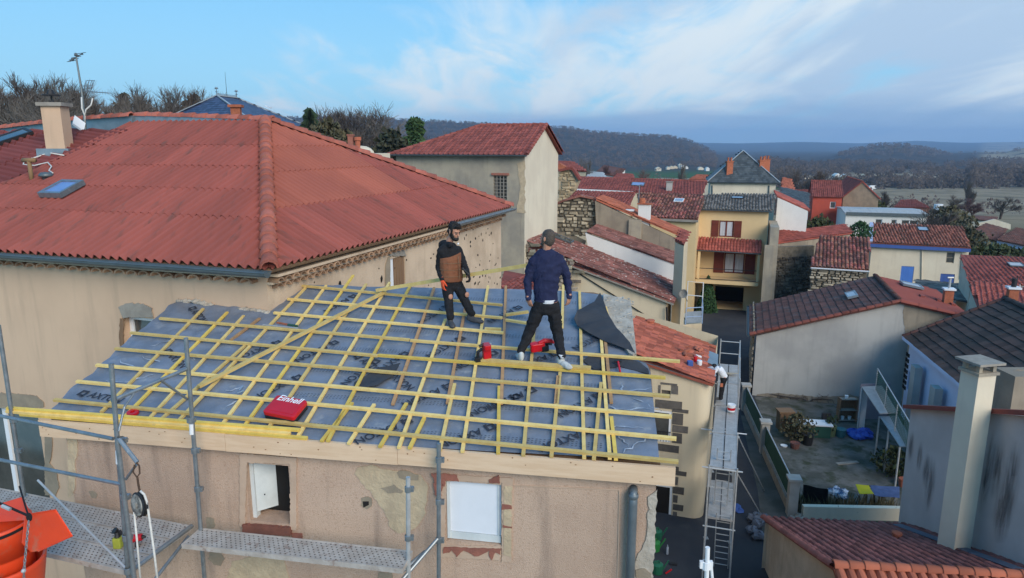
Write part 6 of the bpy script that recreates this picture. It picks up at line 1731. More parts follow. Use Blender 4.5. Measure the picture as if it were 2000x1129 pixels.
# ---- tall house with grey front and cream gable
th=thing('tall_gable_house','tall house with weathered grey front, cream gable and plain red hip roof','house',(.69,38,0))
g0=V((.69,38.0,0));gl=g0+E2*7.75;gz=13.10;gd=7.1
gw=[Wall(gl,g0,4,gz),Wall(g0,g0+E1*gd,4,gz),Wall(g0+E1*gd,gl+E1*gd,4,gz),Wall(gl+E1*gd,gl,4,gz)]
hg_=gw[0].hole_px(964,343,990,390,.25)
mb=MB();gw[0].build(mb);mb.build('front_wall',M_GREYR,th,fix=False)
gpk=AP(1060,246,g0,E2);gpk=V((g0.x+E1.x*gd/2,g0.y+E1.y*gd/2,gpk.z))
mb=MB();gw[1].build(mb,[(gd/2,gpk.z)]);gw[2].build(mb);gw[3].build(mb);mb.build('gable_wall',M_CREAM2,th,fix=False)
wo_=gw[0].window(th,hg_,M_COPE,.08,M_GLASS,mull=0,inset=.6)
gr=MB();a0,a1,z0,z1,dp=hg_
for k in range(1,4): gr.bar(gw[0].pt(lerp(a0,a1,k/4),z0,-.02),gw[0].pt(lerp(a0,a1,k/4),z1,-.02),.04,.04,gw[0].n)
for k in range(1,7): gr.bar(gw[0].pt(a0,lerp(z0,z1,k/7),-.02),gw[0].pt(a1,lerp(z0,z1,k/7),-.02),.03,.03)
gr.build('window_grille',M_COPE,wo_)
mb=MB();gw[0].slab(mb,a0-.1,a1+.12,z1+.02,z1+.14,0,.10);mb.build('brick_lintel',M_BRICK,th)
ov=.35;gA,gB=gl-E1*ov+E2*ov+V((0,0,gz+.02)),g0-E1*ov-E2*.2+V((0,0,gz+.02));gRk=gpk-E2*.2+V((0,0,.08));gRl=gpk+E2*3.9+V((0,0,.08));gC=g0+E1*(gd+ov)-E2*.2+V((0,0,gz+.02));gD=gl+E1*(gd+ov)+E2*ov+V((0,0,gz+.02))
tile_roof(th,gA,gB,gRk,gRl,M_TRED,'roman',.30,.36,.06,extra=[gA,gB,gRk,gRl],jit=.006)
tile_roof(th,gD,gC,gRk,gRl,M_TRED,'roman',.30,.36,.06,extra=[gD,gC,gRk,gRl]);tile_roof(th,gA,gD,gRl,gRl,M_TRED,'roman',.30,.36,.06,extra=[gA,gD,gRl])
ridge_caps(th,gRl,gRk,M_TRED,.12,.4,parts=False);ridge_caps(th,gA,gRl,M_TRED,.11,.4,parts=False)
ridge_caps(th,gB+V((0,0,.03)),gRk+V((0,0,.03)),M_TRED,.12,.4,parts=False);ridge_caps(th,gC+V((0,0,.03)),gRk+V((0,0,.03)),M_TRED,.12,.4,parts=False)
gutter(th,gA-E1*.05,gB-E1*.05,E1,M_ZINCD,.09)
rb=MB();
patch(th,gw[0],[(1010,320),(1025,315),(1026,415),(1008,415),(1016,370)],M_PATCH,'crumbling_corner',off=.002,th=.02,rough=.08,seed=51)

# ---- rubble gable and pale buildings right of it
rg_=thing('stone_gable_cottage','cottage with ochre rubble gable and white pipe right of the cream gable','house',AY(1110,395,50))
rP0=AY(1110,390,50);rP=lambda x,y: AP(x,y,rP0,E1)
rpts=[rP(1092,408),rP(1092,338),rP(1098,333),rP(1118,332),rP(1132,352),rP(1124,372),rP(1110,385)]
poly_wall(rg_,rpts,M_PATCH,'gable_wall',.4);o_=rP(1092,408);pol3=[((p-o_).dot(-E2),p.z-o_.z) for p in rpts]
rubble(rg_,o_-E1*.03,-E2,V((0,0,1)),max(p[0] for p in pol3),max(p[1] for p in pol3),mat('ochre_rubble',(.50,.39,.24),(.34,.27,.18),1.5,.9,.95,.5,12,rnd_v=.4),.40,lambda a,b: in_poly(pol3,a,b),proud=.08)
mb=MB();mb.bar(rP(1093,336)+V((0,0,.1)),rP(1118,330)+V((0,0,.1)),.6,.16);mb.bar(rP(1118,330)+V((0,0,.1)),rP(1134,354)+V((0,0,.1)),.6,.16);mb.build('coping',M_TRED,rg_)
mb=MB();mb.quad(rP(1092,410),rP(1092,338),rP(1084,338)+E1*1.5,rP(1082,405)+E1*1.5);mb.build('white_side',M_WHITE,rg_,fix=False)
mb=MB();mb.bar(rP(1095,331),rP(1100,322),.5,.5);mb.build('chimney_stub',M_BRICKCH,rg_)

def far_house(name,label,px_l,px_r,y_e,Y,depth,rise,wm,tm,kind='canal',base=None,axis='x',wins=(),ridge=True,cw=.26,rh=.42,over=.25,side=.15,group=None,shut=None,m_gab=None):
    """house facing us on the village grid: eaves from px_l to px_r at y_e"""
    pts,z=gh(px_r,y_e,Y,px_l,depth);zb=min(ground(p.x,p.y) for p in pts)-.3 if base is None else base
    t=thing(name,label,'house',(pts[1].x,pts[1].y,zb),group)
    ws=block(t,pts,zb,z,wm);hs=[]
    for wdw in wins:
        i=wdw[4] if len(wdw)>4 else 0;hs.append((i,ws[i].hole_px(*wdw[:4],.2)))
    finish_block(t,ws,wm,{1: gab(ws,1,rise),3: gab(ws,3,rise)} if axis == 'x' else {0: gab(ws,0,rise),2: gab(ws,2,rise)})
    for i,h in hs: ws[i].window(t,h,M_PVC,.08,M_GLASS,mull=1 if (h[1]-h[0])>.8 else 0,shutters=shut)
    res=gable_roof(t,ws,rise,tm,axis,over,side,ridge=ridge,kind=kind,cw=cw,rh=rh,h=.08)
    return t,ws,res
# row of red roofs
def slope_house(name,label,quad_px,zs_Y,m,kind='canal',cw=.26,rh=.42,wm=M_CREAM,base=None,mode='stuff',h=.08,cat='house'):
    """single visible roof slope: eave-left, eave-right, ridge-right, ridge-left pixels at given distances, with walls below"""
    q=[AY(x,y,Y) for (x,y),Y in zip(quad_px,zs_Y)]
    A,B,C,D=q;zb=(min(ground(p.x,p.y) for p in q)-.3) if base is None else base
    t=thing(name,label,cat,(B.x,B.y,zb))
    s,tt,n=tile_roof(t,A,B,C,D,m,kind,cw,rh,h,mode)
    mb=MB();ins=[p+(sum(q,V((0,0,0)))/4-p)*.04-V((0,0,.14)) for p in q]
    for i in range(4):
        a,b=ins[i],ins[(i+1) % 4];mb.quad(V((a.x,a.y,zb)),V((b.x,b.y,zb)),b,a)
    # rear slope
    back=[ins[2]*1,ins[3]*1];mb.build('wall',wm,t,fix=False)
    return t,q,(s,tt,n)
t,q,ax3=slope_house('red_row_house','long house with plain dark red roof, blue skylight and grey chimney in the village middle',[(1122,369),(1372,381),(1381,355),(1133,347)],[70,67,73,76],M_TRED,'roman',.30,.38,M_CREAM)
ridge_caps(t,q[3]+V((0,0,.05)),q[2]+V((0,0,.05)),M_TRED,.13,.4,parts=False);s,tt,n=ax3
skylight(t,AP(1246,361,q[0],n)+n*.05,s,tt,n,1.3,1.5,M_ZINCD,M_GLASSBL)
cq=AP(1307,372,q[0],n);chimney(t,(cq.x,cq.y),.55,.55,6,AY(1307,356,cq.y).z,M_GREYW,True,0,R(-18))
mb=MB();mb.bar(q[0]-V((0,0,.05)),q[0].lerp(q[1],.47)-V((0,0,.05)),.2,.16);mb.build('pale_flashing',M_PVC,t)
t,q,ax3=slope_house('red_tile_cottage','cottage with ribbed red tile roof directly behind the rubble gable',[(1085,402),(1226,410),(1240,378),(1104,376)],[57,55,60,62],M_TRED,'canal',.26,.42,M_CREAM)
ridge_caps(t,q[3]+V((0,0,.05)),q[2]+V((0,0,.05)),M_TRED,.13,.4,parts=False)
t,q,ax3=slope_house('dark_tile_house','house with patchy dark old tiles and small skylight left of the yellow house',[(1252,424),(1363,429),(1376,381),(1244,379)],[55.5,54,61,63],M_TMIX,'canal',.26,.42,M_YEL)
s,tt,n=ax3;skylight(t,AP(1326,393,q[0],n)+n*.06,s,tt,n,.8,1.0,M_PVC,M_GLASSB)
mb=MB();mb.bar(q[0]-V((0,.1,.12)),q[1]-V((0,.1,.12)),.25,.16);mb.build('eaves_cornice',M_COPE,t)
t_,q,ax3=slope_house('small_red_lean_to','small red-tiled lean-to at the end of the grey gable house',[(1318,468),(1336,476),(1345,455),(1330,450)],[37,36,38,39],M_TRED,'canal',.24,.36,M_CREAM)

# ---- yellow house with balcony
yh=thing('yellow_house','yellow house with brown shutters, tiled balcony roof and dark open garage','house',(19,57,0))
yFR=AY(1502,409,56.3);yFL=AP(1361,407,yFR,E1);yz=yFR.z-.05
yw=[Wall(xy(yFL),xy(yFR),0,yz),Wall(xy(yFR),xy(yFR)+E1*7,0,yz),Wall(xy(yFR)+E1*7,xy(yFL)+E1*7,0,yz),Wall(xy(yFL)+E1*7,xy(yFL),0,yz)]
w1_=yw[0].hole_px(1404,431,1433,463,.2);w2_=yw[0].hole_px(1414,494,1454,534,.2);w3_=yw[0].hole_px(1394,560,1452,604,3.2)
finish_block(yh,yw,M_YEL)
yw[0].window(yh,w1_,M_BROWNW,.10,M_CURT,mull=1,sill=M_YEL,shutters=M_BROWNW,inset=.3);yw[0].window(yh,w2_,M_BROWNW,.10,M_CURT,mull=1,inset=.3,shutters=M_BROWNW)
yw[0].dark(yh,w3_,M_DARKIN,'garage_back')
zr=60.6;a=AY(1515,380,zr);b=AY(1380,380,zr+1.6)
eA,eB=AP(1357,409,yFR-E1*.3,E1),AP(1508,413,yFR-E1*.3,E1)
tile_roof(yh,eA,eB,a,b,M_TGREY,'canal',.24,.40,.075);gutter(yh,eA-E1*.08,eB-E1*.08,E1,M_ZINCD,.08)
s,tt,n=plane_axes(eA,eB,a);skylight(yh,AP(1440,388,eA,n)+n*.07,s,tt,n,1.0,.6,M_IRON,M_GLASSB)
bA,bB=AP(1358,488,yFR-E1*1.9,E1),AP(1487,496,yFR-E1*1.9,E1);bC,bD=AP(1488,470,yFR-E1*.02,E1),AP(1362,465,yFR-E1*.02,E1)
sub=thing  # balcony parts
tile_roof(yh,bA,bB,bC,bD,M_TROMAN,'canal',.24,.38,.07);gutter(yh,bA-E1*.06,bB-E1*.06,E1,M_ZINCD,.07)
slabL,slabR=AP(1358,545,yFR-E1*1.9,E1),AP(1481,553,yFR-E1*1.9,E1);zs=(slabL.z+slabR.z)/2
mb=MB();mb.prism([V((slabL.x,slabL.y,zs-.3)),V((slabR.x,slabR.y,zs-.3)),V((slabR.x,slabR.y,zs-.3))+E1*1.88,V((slabL.x,slabL.y,zs-.3))+E1*1.88],V((0,0,.3)));mb.build('balcony_slab',M_YEL,yh)
mb=MB();
for tq in (.04,.98): c=slabL.lerp(slabR,tq);mb.obox(V((c.x,c.y,(zs+bA.z)/2))+E1*.12,E2*.10,E1*.10,V((0,0,(bA.z-zs)/2-.06)))
mb.build('balcony_post',M_YEL,yh)
mb=MB();
for k in range(27):
    c=slabL.lerp(slabR,.06+.92*k/26);mb.bar(V((c.x,c.y,zs+.05))+E1*.06,V((c.x,c.y,zs+.95))+E1*.06,.045,.045)
for zz in (.08,.95): mb.bar(V((slabL.x,slabL.y,zs+zz))+E1*.06,V((slabR.x,slabR.y,zs+zz))+E1*.06,.05,.05)
mb.build('balcony_rail',M_IRON,yh)
pwl=MB();q0=xy(yFR)-E1*2.3-E2*.1;pwl.obox(q0+E1*2.2-E2*.35+V((0,0,3.7)),E2*.32,E1*2.6,V((0,0,3.7)));pwl.build('party_wall',M_GREYR,yh)
pwl=MB();pwl.obox(q0-E1*.45-E2*.05+V((0,0,3.0)),E2*.35,E1*.10,V((0,0,3.0)));pwl.build('cement_flue',M_GREYR,yh)
mb=MB();c=AP(1424,553,yFR-E1*.05,E1);mb.ball(c,.16,8,6);mb.build('lamp',M_PVC,yh)
# thuja by the yellow house
def cone_shape(h,r,zf=.0): 
    def f(rr):
        u=rr.random()**.7;z=h*(1-u)+zf;rad=r*(u**.75)*(.65+.4*math.sqrt(rr.random()));a=rr.uniform(0,6.283);return V((math.cos(a)*rad,math.sin(a)*rad,z))
    return f
P=AZ(1380,608,0);mbt=MB();mbt.tube([(0,0,0),(0,0,2)],.08,6)
add_tree('thuja','dense dark green conical thuja beside the garage of the yellow house',P,mbt,M_BARK,leafy_mesh(3,cone_shape(3.0,.85),2800,.11),M_THUJA)

# ---- terrace with blue railing below the long house
tr_=thing('terrace','cream terrace wall with pale blue steel railing at the street side','terrace',AZ(1350,690,0))
tz=2.2;tA,tB,tC_,tD_=AZ(1306,636,tz),AZ(1371,632,tz),AZ(1370,612,tz),AZ(1310,612,tz)
mb=MB();mb.prism([V((p.x,p.y,0)) for p in (tA,tB,tC_,tD_)],V((0,0,tz)));mb.build('wall',M_CREAM,tr_)
M_BLUEP2=mat('pale_blue_steel',(.30,.42,.62),rough=.5)
pole([tB+V((0,0,1.1)),tB],.035,'rail_post',M_BLUEP2,8,tr_);tm2=tA.lerp(tB,.5);pole([tm2+V((0,0,1.1)),tm2],.035,'rail_post',M_BLUEP2,8,tr_);pole([tm2+V((0,0,1.1)),tB+V((0,0,1.1)),tC_+V((0,0,1.1))],.03,'rail',M_BLUEP2,8,tr_);pole([tm2+V((0,0,.5)),tB+V((0,0,.5)),tC_+V((0,0,.5))],.025,'rail',M_BLUEP2,8,tr_)
mb=MB();mb.prism([tm2.lerp(tB,.05)+V((0,0,.08)),tm2.lerp(tB,.95)+V((0,0,.08)),tm2.lerp(tB,.95)+V((0,0,.85)),tm2.lerp(tB,.05)+V((0,0,.85))],E1*.03);mb.build('panel',M_GLASSB,tr_)
fr_a,fr_b=AZ(1341,600,tz),AZ(1371,603,tz);mb=MB();mb.tube([fr_a,fr_a+V((0,0,1.9)),fr_b+V((0,0,1.9)),fr_b],.04,6);mb.tube([fr_a+V((0,0,.9)),fr_b+V((0,0,.9))],.035,6);mb.build('awning_frame',M_PVC,tr_)
mb=MB();dcn=AY(1336,574,36);mb.lathe(dcn,[(.0,0),(.13,.02),(.24,.08),(.235,.085),(.12,.03),(0,.01)],16,axis=(-.6,-.7,.25));mb.tube([dcn,dcn+V((.25,.2,-.45))],.025,5);mb.solo('satellite_dish',M_COPE,'grey satellite dish on the street corner of the long cream house','satellite dish')
mb=MB();st0=AZ(1310,640,tz)
for k in range(7):
    c=st0.lerp(AZ(1340,655,1.6),k/6);mb.bar(c,c+V((0,0,.9)),.025,.025)
mb.tube([st0+V((0,0,.9)),AZ(1328,634,1.9)+V((0,0,.9)),AZ(1342,660,1.2)+V((0,0,.9))],.03,6);mb.build('stair_rail',M_IRON,tr_)

# ---- street scaffold with ladder
ss=thing('street_scaffold','tall narrow scaffold with grey decks, guard rails and ladder standing in the street','scaffold',AZ(1405,1000,0))
fa,fbk,na,nb_=AZ(1405,710,4),AZ(1438,711,4),AZ(1385,911,4),AZ(1437,917,4)
dirS=(fa-na).normalized();wS=.82;sideS=V((dirS.y,-dirS.x,0));Ls=(fa-na).length;na=xy(na);fa=na+dirS*Ls
def sp(al,ac,z): return na+dirS*al+sideS*ac*wS+V((0,0,z))
nb=4
for k in range(nb):
    for j in range(2):
        c0,c1=Ls*k/nb+.02,Ls*(k+1)/nb-.02;deck_board(ss,sp(c0,.02+j*.5,4),sp(c1,.02+j*.5,4),sp(c1,.48+j*.5,4),sp(c0,.48+j*.5,4),.06,'deck_board',M_ALUD,True,(.22,.14))
for j in range(2): deck_board(ss,sp(.6,.05+j*.48,2),sp(3.2,.05+j*.48,2),sp(3.2,.50+j*.48,2),sp(.6,.50+j*.48,2),.06,'deck_board',M_ALUD,True,(.22,.14))
for k in range(nb+1):
    for ac in (0,1):
        hi=5.15 if (k == nb or (ac == 1 and k >= 2)) else 4.05
        pole([sp(Ls*k/nb,ac,0),sp(Ls*k/nb,ac,hi)],.027,'standard',M_GALVL,8,ss)
        mb=MB();mb.box(-.08,.08,-.08,.08,0.005,.03);mb.v=[tuple(V(v)+sp(Ls*k/nb,ac,0)) for v in mb.v];mb.build('base_plate',M_GALVL,ss)
    for z in (2.0,3.95): pole([sp(Ls*k/nb,-.10,z),sp(Ls*k/nb,1.08,z)],.024,'transom',M_GALVL,8,ss)
for z in (4.5,5.05): pole([sp(Ls*.5,1,z),sp(Ls,1,z),],.02,'guard_rail',M_GALVL,8,ss);pole([sp(Ls,0,z),sp(Ls,1,z)],.02,'guard_rail',M_GALVL,8,ss)
pole([sp(Ls*.5,1,4.15),sp(Ls*.75,1,5.0)],.015,'brace',M_GALVL,8,ss);pole([sp(0,-.25,3.96),sp(0,1.2,3.96)],.024,'transom',M_GALVL,8,ss);pole([sp(Ls*.36,-.5,3.6),sp(Ls*.36,1.4,3.6)],.02,'tie_tube',M_PVC,8,ss)
for (a_,b_) in (((1443,855),(1492,958)),((1437,920),(1488,1008))):
    pole([AZ(*a_,3.9 if a_[1]<900 else 3.95),AZ(*b_,.05)],.02,'raking_brace',M_GALVL,8,ss)
for z in (0.5,2.9): pole([sp(0,0,z),sp(Ls,0,z)],.018,'ledger',M_GALVL,8,ss);pole([sp(0,1,z),sp(Ls,1,z)],.018,'ledger',M_GALVL,8,ss)
ld=thing('ladder','grey access ladder leaning from the street up to the lower scaffold deck','ladder',AZ(1408,1108,0))
lt0,lt1,lb0,lb1=AZ(1400,1000,2.2),AZ(1428,1004,2.2),AZ(1386,1098,0),AZ(1430,1118,0)
mid=(lb0+lb1)/2;hw=sideS*.22;tpm=(lt0+lt1)/2;mb=MB()
for sg in (-1,1): mb=MB();mb.bar(mid+hw*sg,tpm+hw*sg,.03,.06);mb.build('stile',M_GALVL,ld)
for k in range(9): mb=MB();c=mid.lerp(tpm,(k+.5)/9);mb.tube([c-hw,c+hw],.016,6);mb.build('rung',M_GALVL,ld)
ld2=thing('hatch_ladder','upper ladder seen through the near end of the top scaffold deck','ladder',sp(.6,.5,2.06))
for sg in (-1,1): mb=MB();mb.bar(sp(1.4,.5,2.06)+sideS*.2*sg,sp(.35,.5,4.5)+sideS*.2*sg,.03,.06);mb.build('stile',M_GALVL,ld2)
for k in range(8): mb=MB();c=sp(1.4,.5,2.06).lerp(sp(.35,.5,4.5),(k+.5)/8);mb.tube([c-sideS*.2,c+sideS*.2],.016,6);mb.build('rung',M_GALVL,ld2)
pc=AZ(1428,803,4.07);mb=MB();mb.lathe(pc,[(0,0),(.13,0),(.15,.26),(.14,.27),(0,.24)],14);pcn=thing('paint_bucket','white and red bucket on the street scaffold deck behind the worker','bucket',pc);mb.build('bucket_body',M_PVC,pcn);mb=MB();mb.lathe(pc+V((0,0,.06)),[(.137,0),(.147,.1)],14);mb.build('red_band',M_REDPL,pcn)
tw_=AZ(1425,730,4.08);mb=MB();mb.prism([tw_+V((-.35,0,0)),tw_+V((0,-.12,0)),tw_+V((.45,.02,0)),tw_+V((0,.16,0))],V((0,0,.012)));mb.solo('slate_board',M_GREYR,'dark flat board on the scaffold deck behind the street worker','board')
# ------------------------------------------------------------------ RIGHT SIDE
# ---- grey-white gable house over the yard
gh_=thing('brown_roof_house','house with big blank grey-white gable and brown tile roof above the yard','house',AZ(1468,772,0))
pL=xy(AZ(1469,772,0));pW=lambda x,y,o=0: AP(x,y,pL+E1*o,E1)
ft,ap_,fr2=pW(1474,652),pW(1757,588),pW(1893,620)
pRt=xy(fr2)
poly_wall(gh_,[V((*pL.to_2d(),0)),V((pRt.x,pRt.y,0)),fr2-V((0,0,.1)),ap_-V((0,0,.1)),V((pL.x,pL.y,ft.z-.1))],M_GREYW,'gable_wall',.3)
patch_w=Wall(pL,pRt,0,5)
patch(gh_,patch_w,[(1766,592),(1800,600),(1860,615),(1768,652),(1764,620)],M_OLDGREY,'bare_cement_patch',off=.002,th=.01,rough=.05,seed=61)
patch(gh_,patch_w,[(1478,770),(1520,768),(1600,775),(1660,772),(1690,775),(1690,812),(1470,800)],M_OLDGREY,'dark_plinth',off=.002,th=.01,rough=.06,seed=62)  # darker band along the foot of the gable
bkL,bkR=AZ(1450,594,ft.z),AZ(1697,529,ap_.z)
bkL=V((*xy(ft).to_2d(),ft.z))+E1*max(3.0,(bkL-ft).dot(E1));bkR=ap_+E1*(bkL-ft).dot(E1)
sd=MB();sd.quad(xy(bkL),xy(ft),xy(ft)+V((0,0,ft.z)),bkL);sd.build('side_wall',M_STONEW,gh_,fix=False)
rubble(gh_,xy(bkL)-E2*-.02,(xy(ft)-xy(bkL)),V((0,0,1)),(ft-bkL).length,ft.z,M_OLDGREY,.45,proud=.05)
f0,a0_=ft-E1*.18+E2*.25+V((0,0,-.03)),ap_-E1*.18
sP_,tP_,nP_=tile_roof(gh_,bkL+E2*.25+V((0,0,-.05)),f0,a0_,bkR,M_TBRN,'flat',.36,.40,.055,'parts',jit=.006,maxparts=300)
Q_=AP(1664,580,f0,nP_);skylight(gh_,Q_+nP_*.09,sP_,tP_,nP_,1.35,.55,M_ZINC,M_GLASSB,rise=.1)
ridge_caps(gh_,f0+V((0,0,.04)),a0_+V((0,0,.05)),M_TORG if False else mat('verge_tile_red',(.25,.075,.052),(.20,.062,.046),3,.9,.85,.2,40,rnd_v=.2),.13,.40,'verge_tile',up=nP_)
ridge_caps(gh_,a0_+V((0,0,.06)),bkR+V((0,0,.06)),M_TBRN,.13,.4)
gutter(gh_,f0+E2*.08-V((0,0,.04)),bkL+E2*.33-V((0,0,.08)),-E2,M_ZINCD,.08)
rE=fr2-E2*.15-E1*.18;rB=rE+E1*(bkL-ft).dot(E1)
M_SMOOTHR=mat('smooth_red_roof',(.29,.075,.055),(.25,.066,.05),.7,.9,.8,.1,40)
sR2,tR2,nR2=tile_roof(gh_,rE,rB,bkR,a0_,M_SMOOTHR,'roman',.30,.37,.03,jit=.003)
ridge_caps(gh_,a0_+V((0,0,.03)),rE+V((0,0,.03)),M_SMOOTHR,.14,.8,'verge_tile',up=nR2)
Q_=AP(1779,561,rE,nR2);skylight(gh_,Q_+nR2*.09,sR2,tR2,nR2,1.1,1.1,M_ZINC,M_GLASSB,rise=.1)
Q_=AP(1850,592,rE,nR2);chimney(gh_,(Q_.x,Q_.y),.42,.42,Q_.z-.4,AY(1850,566,Q_.y).z,M_BRICKCH,True,0,R(-18),M_PVC)
mb=MB();zc2=AY(1850,566,Q_.y).z+.08;mb.tube([V((Q_.x,Q_.y,zc2)),V((Q_.x,Q_.y,zc2+.55))],.06,8);mb.tube([V((Q_.x-.16,Q_.y,zc2+.58)),V((Q_.x+.16,Q_.y,zc2+.58))],.05,8);mb.build('flue_pipe',M_GALVL,gh_)
for (x,y) in ((1832,588),(1860,596),(1800,580)):
    P=AP(x,y,rE,nR2);mb=MB();mb.obox(P+nR2*.05,sR2*.22,tR2*.10,nR2*.06);mb.build('roof_hatch',M_SMOOTHR,gh_)
# ---- dark tiled house with white veranda wall, blue light put into its colour
qh=thing('dark_roof_house','house with large dark tile roof and bluish white wall at the right edge','house',AZ(1768,790,0))
qz=4.2;qE0,qE1=AZ(1763,658,qz),AZ(1905,776,qz);qd=xy(qE1-qE0).normalized();qp=V((qd.y,-qd.x,0));
if qp.x<0: qp=-qp
qT=AP(1962,584,qE0,qd);qT2=qT+(qE1-qE0)*1.25;qE1b=qE0+(qE1-qE0)*1.25
sQ,tQ,nQ=tile_roof(qh,qE0,qE1b,qT2,qT,M_TDARK,'flat',.40,.40,.062,'parts',jit=.010,maxparts=300)
qO=qT+(xy(qT)-xy(qE0))+V((0,0,-(qT.z-qE0.z)))
tile_roof(qh,qO+(qE1-qE0)*1.25,qO,qT,qT2,M_TDARK,'flat',.40,.40,.062,jit=.010)
ridge_caps(qh,qT+V((0,0,.05)),qT2+V((0,0,.05)),M_TDARK,.13,.4);ridge_caps(qh,qE0+V((0,0,.03)),qT+V((0,0,.03)),M_TBRN,.11,.4,'verge_tile',up=nQ)
qw=Wall(xy(qE0)+qp*.35,xy(qE1b)+qp*.35,0,qz-.08)
hq=qw.hole_px(1772,730,1790,770,.15)
mb=MB();qw.build(mb);mb.build('wall',M_BLUEW,qh,fix=False);qw.window(qh,hq,M_BLUEP2,.06,M_GLASS,mull=0)
gbl=[xy(qE0)+qp*.35,xy(qE0)+qp*.35+V((0,0,qz)),qT-V((0,0,.1)),qO,xy(qO)];poly_wall(qh,gbl,M_GREYR,'gable_wall',.2)
mb=MB();mb.bar(qE0+V((0,0,-.04)),qE1b+V((0,0,-.04)),.05,.16);mb.build('eaves_board',M_BLUEW,qh)
cl=MB();qz0=qw.rect(1766,684,1774,766)
a0,a1,z0,z1=qz0
for i in range(2):
    for j in range(7): c=qw.pt(lerp(a0,a1,(i+.5)/2),lerp(z0,z1,(j+.5)/7),.01);cl.obox(c,qd*(a1-a0)*.16,qw.n*.02,V((0,0,(z1-z0)/7*.32)))
cl.build('claustra_opening',M_DARKIN,qh)
for (x,y,y2) in ((1807,716,800),(1847,757,805)):
    a,z=qw.px(x,y);q0=qw.pt(a,0,.35);mb=MB();mb.obox(V((q0.x,q0.y,z/2)),qd*.30,qp*.16,V((0,0,z/2)));mb.build('pier',M_GREYW,qh)
Q_=AP(1952,577,qE0,qd)+(qT-qE0).normalized()*.3;chimney(qh,(qT.x+.2,qT.y-.2),.40,.40,qT.z-.3,AY(1948,570,qT.y).z+.2,M_BRICKCH,True,1,R(-18),M_PVC,M_IRON)
mb=MB();c=V((qT.x+.7,qT.y+.3,qT.z));mb.tube([c,c+V((0,0,1.1))],.02,5);mb.tube([c+V((-.2,0,1.0)),c+V((.2,.05,1.05))],.015,4);mb.solo('aerial',M_IRON,'short dark aerial beside the brick chimney on the dark tile roof','antenna')

# ---- tiled shed in the lower right corner, soot-stained wall and chimney
sh_=thing('tiled_shed','low shed with rounded red tiles and beige gable in the lower right corner','shed',AZ(1600,1129,0))
SZ=3.75;sA=AZ(1627,1107,SZ);sRd=V((math.cos(R(5.5)),-math.sin(R(5.5)),0));sF=V((math.sin(R(5.5)),math.cos(R(5.5)),0));sL=AP(1493,1013,sA,sRd)
run=(sL-sA).dot(sF);drop=sA.z-sL.z
sB=sA+sRd*5.6;sFar=sA+sF*run-V((0,0,drop));sFarR=sFar+sRd*5.6
print('shed',sA,sL,'run',run,'drop',drop)
sS,tS,nS=tile_roof(sh_,sFarR,sFar,sA,sB,mat('tile_shed_red',(.27,.085,.068),(.20,.07,.06),1.2,.9,.88,.3,30,rnd_v=.25,c3=(.38,.33,.28),s3=9,t3=(.72,.76)),'canal',.235,.36,.085,'parts',jit=.008)
nA=sA-sF*2.2-V((0,0,drop*2.2/run));tile_roof(sh_,nA,nA+sRd*5.6,sB,sA,M_TORG,'canal',.235,.36,.085,'parts',jit=.008)
ridge_caps(sh_,sA+V((0,0,.07)),sB+V((0,0,.07)),M_TORG,.125,.36)
ridge_caps(sh_,sFar+V((0,0,.05))-sRd*.03,sA+V((0,0,.05))-sRd*.03,mat('tile_shed_verge',(.36,.105,.075),(.29,.085,.065),2,.9,.88,.3,30,rnd_v=.2),.10,.36,'verge_tile',up=nS)
gs=[sFar+sRd*.10,sA+sRd*.10,nA+sRd*.10];poly_wall(sh_,[V((sFar.x,sFar.y,0))+sRd*.10,gs[0]-V((0,0,.09)),gs[1]-V((0,0,.09)),gs[2]-V((0,0,.09)),V((nA.x,nA.y,0))+sRd*.10],M_BEIGE2,'gable_wall',.2)
mb=MB();b_=sFar-sF*.12;mb.quad(xy(b_)+sRd*5.5,xy(b_),xy(b_)+V((0,0,sFar.z-.1)),xy(b_)+V((0,0,sFar.z-.1))+sRd*5.5);mb.build('rear_wall',M_BEIGE2,sh_,fix=False)
S_=lambda x,y,h=0.0: AP(x,y,sA+nS*h,nS)
mb=MB();mb.lathe(S_(1751,1050,.05),[(.11,-.05),(.11,.10),(.14,.11),(.14,.16),(.05,.19),(0,.19)],10);mb.build('roof_vent',M_TORG,sh_)
rw=thing('stained_wall_house','lilac-grey wall streaked with soot beside the tall chimney at the right edge','house',xy(S_(1830,1075)))
w0,w1=S_(1756,1020),S_(2040,1124)
rwl=Wall(xy(w0),xy(w1),0,5);rp=lambda x,y,o=0.0: AP(x,y,xy(w0)+rwl.n*o,rwl.n)
p0,p1,p2_,p3_,p4_=rp(1779,798),rp(1873,803),rp(1873,806),rp(1944,806),rp(2040,816)
poly_wall(rw,[xy(w0),xy(w1),p4_,p0+(p4_-p0)*0 ],M_LILAC,'wall',.3)
mb=MB();mb.bar(rp(1776,797)+V((0,0,.05)),rp(2040,812)+V((0,0,.05)),.42,.12);mb.build('red_coping',M_TRED,rw)
for (x0,y0,x1,y1,wd) in ((1824,890,1810,1000,12),(1799,862,1793,925,7),(1812,885,1806,955,9),(1956,850,1938,975,18),(1988,860,1960,1030,22),(1783,840,1776,905,7),(1940,830,1915,1010,12),(1975,930,1945,1060,20)):
    mb=MB();mb.quad(*[rp(x,y,.004) for x,y in ((x1-wd,y1),(x1+wd,y1),(x0+wd,y0),(x0-wd,y0))]);mb.build('soot_streak',M_SOOT,rw,fix=False)
mb=MB();mb.bar(S_(1752,1024,.10),S_(2040,1130,.10),.30,.02);mb.build('lead_flashing',mat('lead_blue',(.07,.085,.12),(.10,.115,.15),4,.9,.5),rw)
cb0=S_(1866,1078);cq=xy(cb0)+rwl.n*.05;
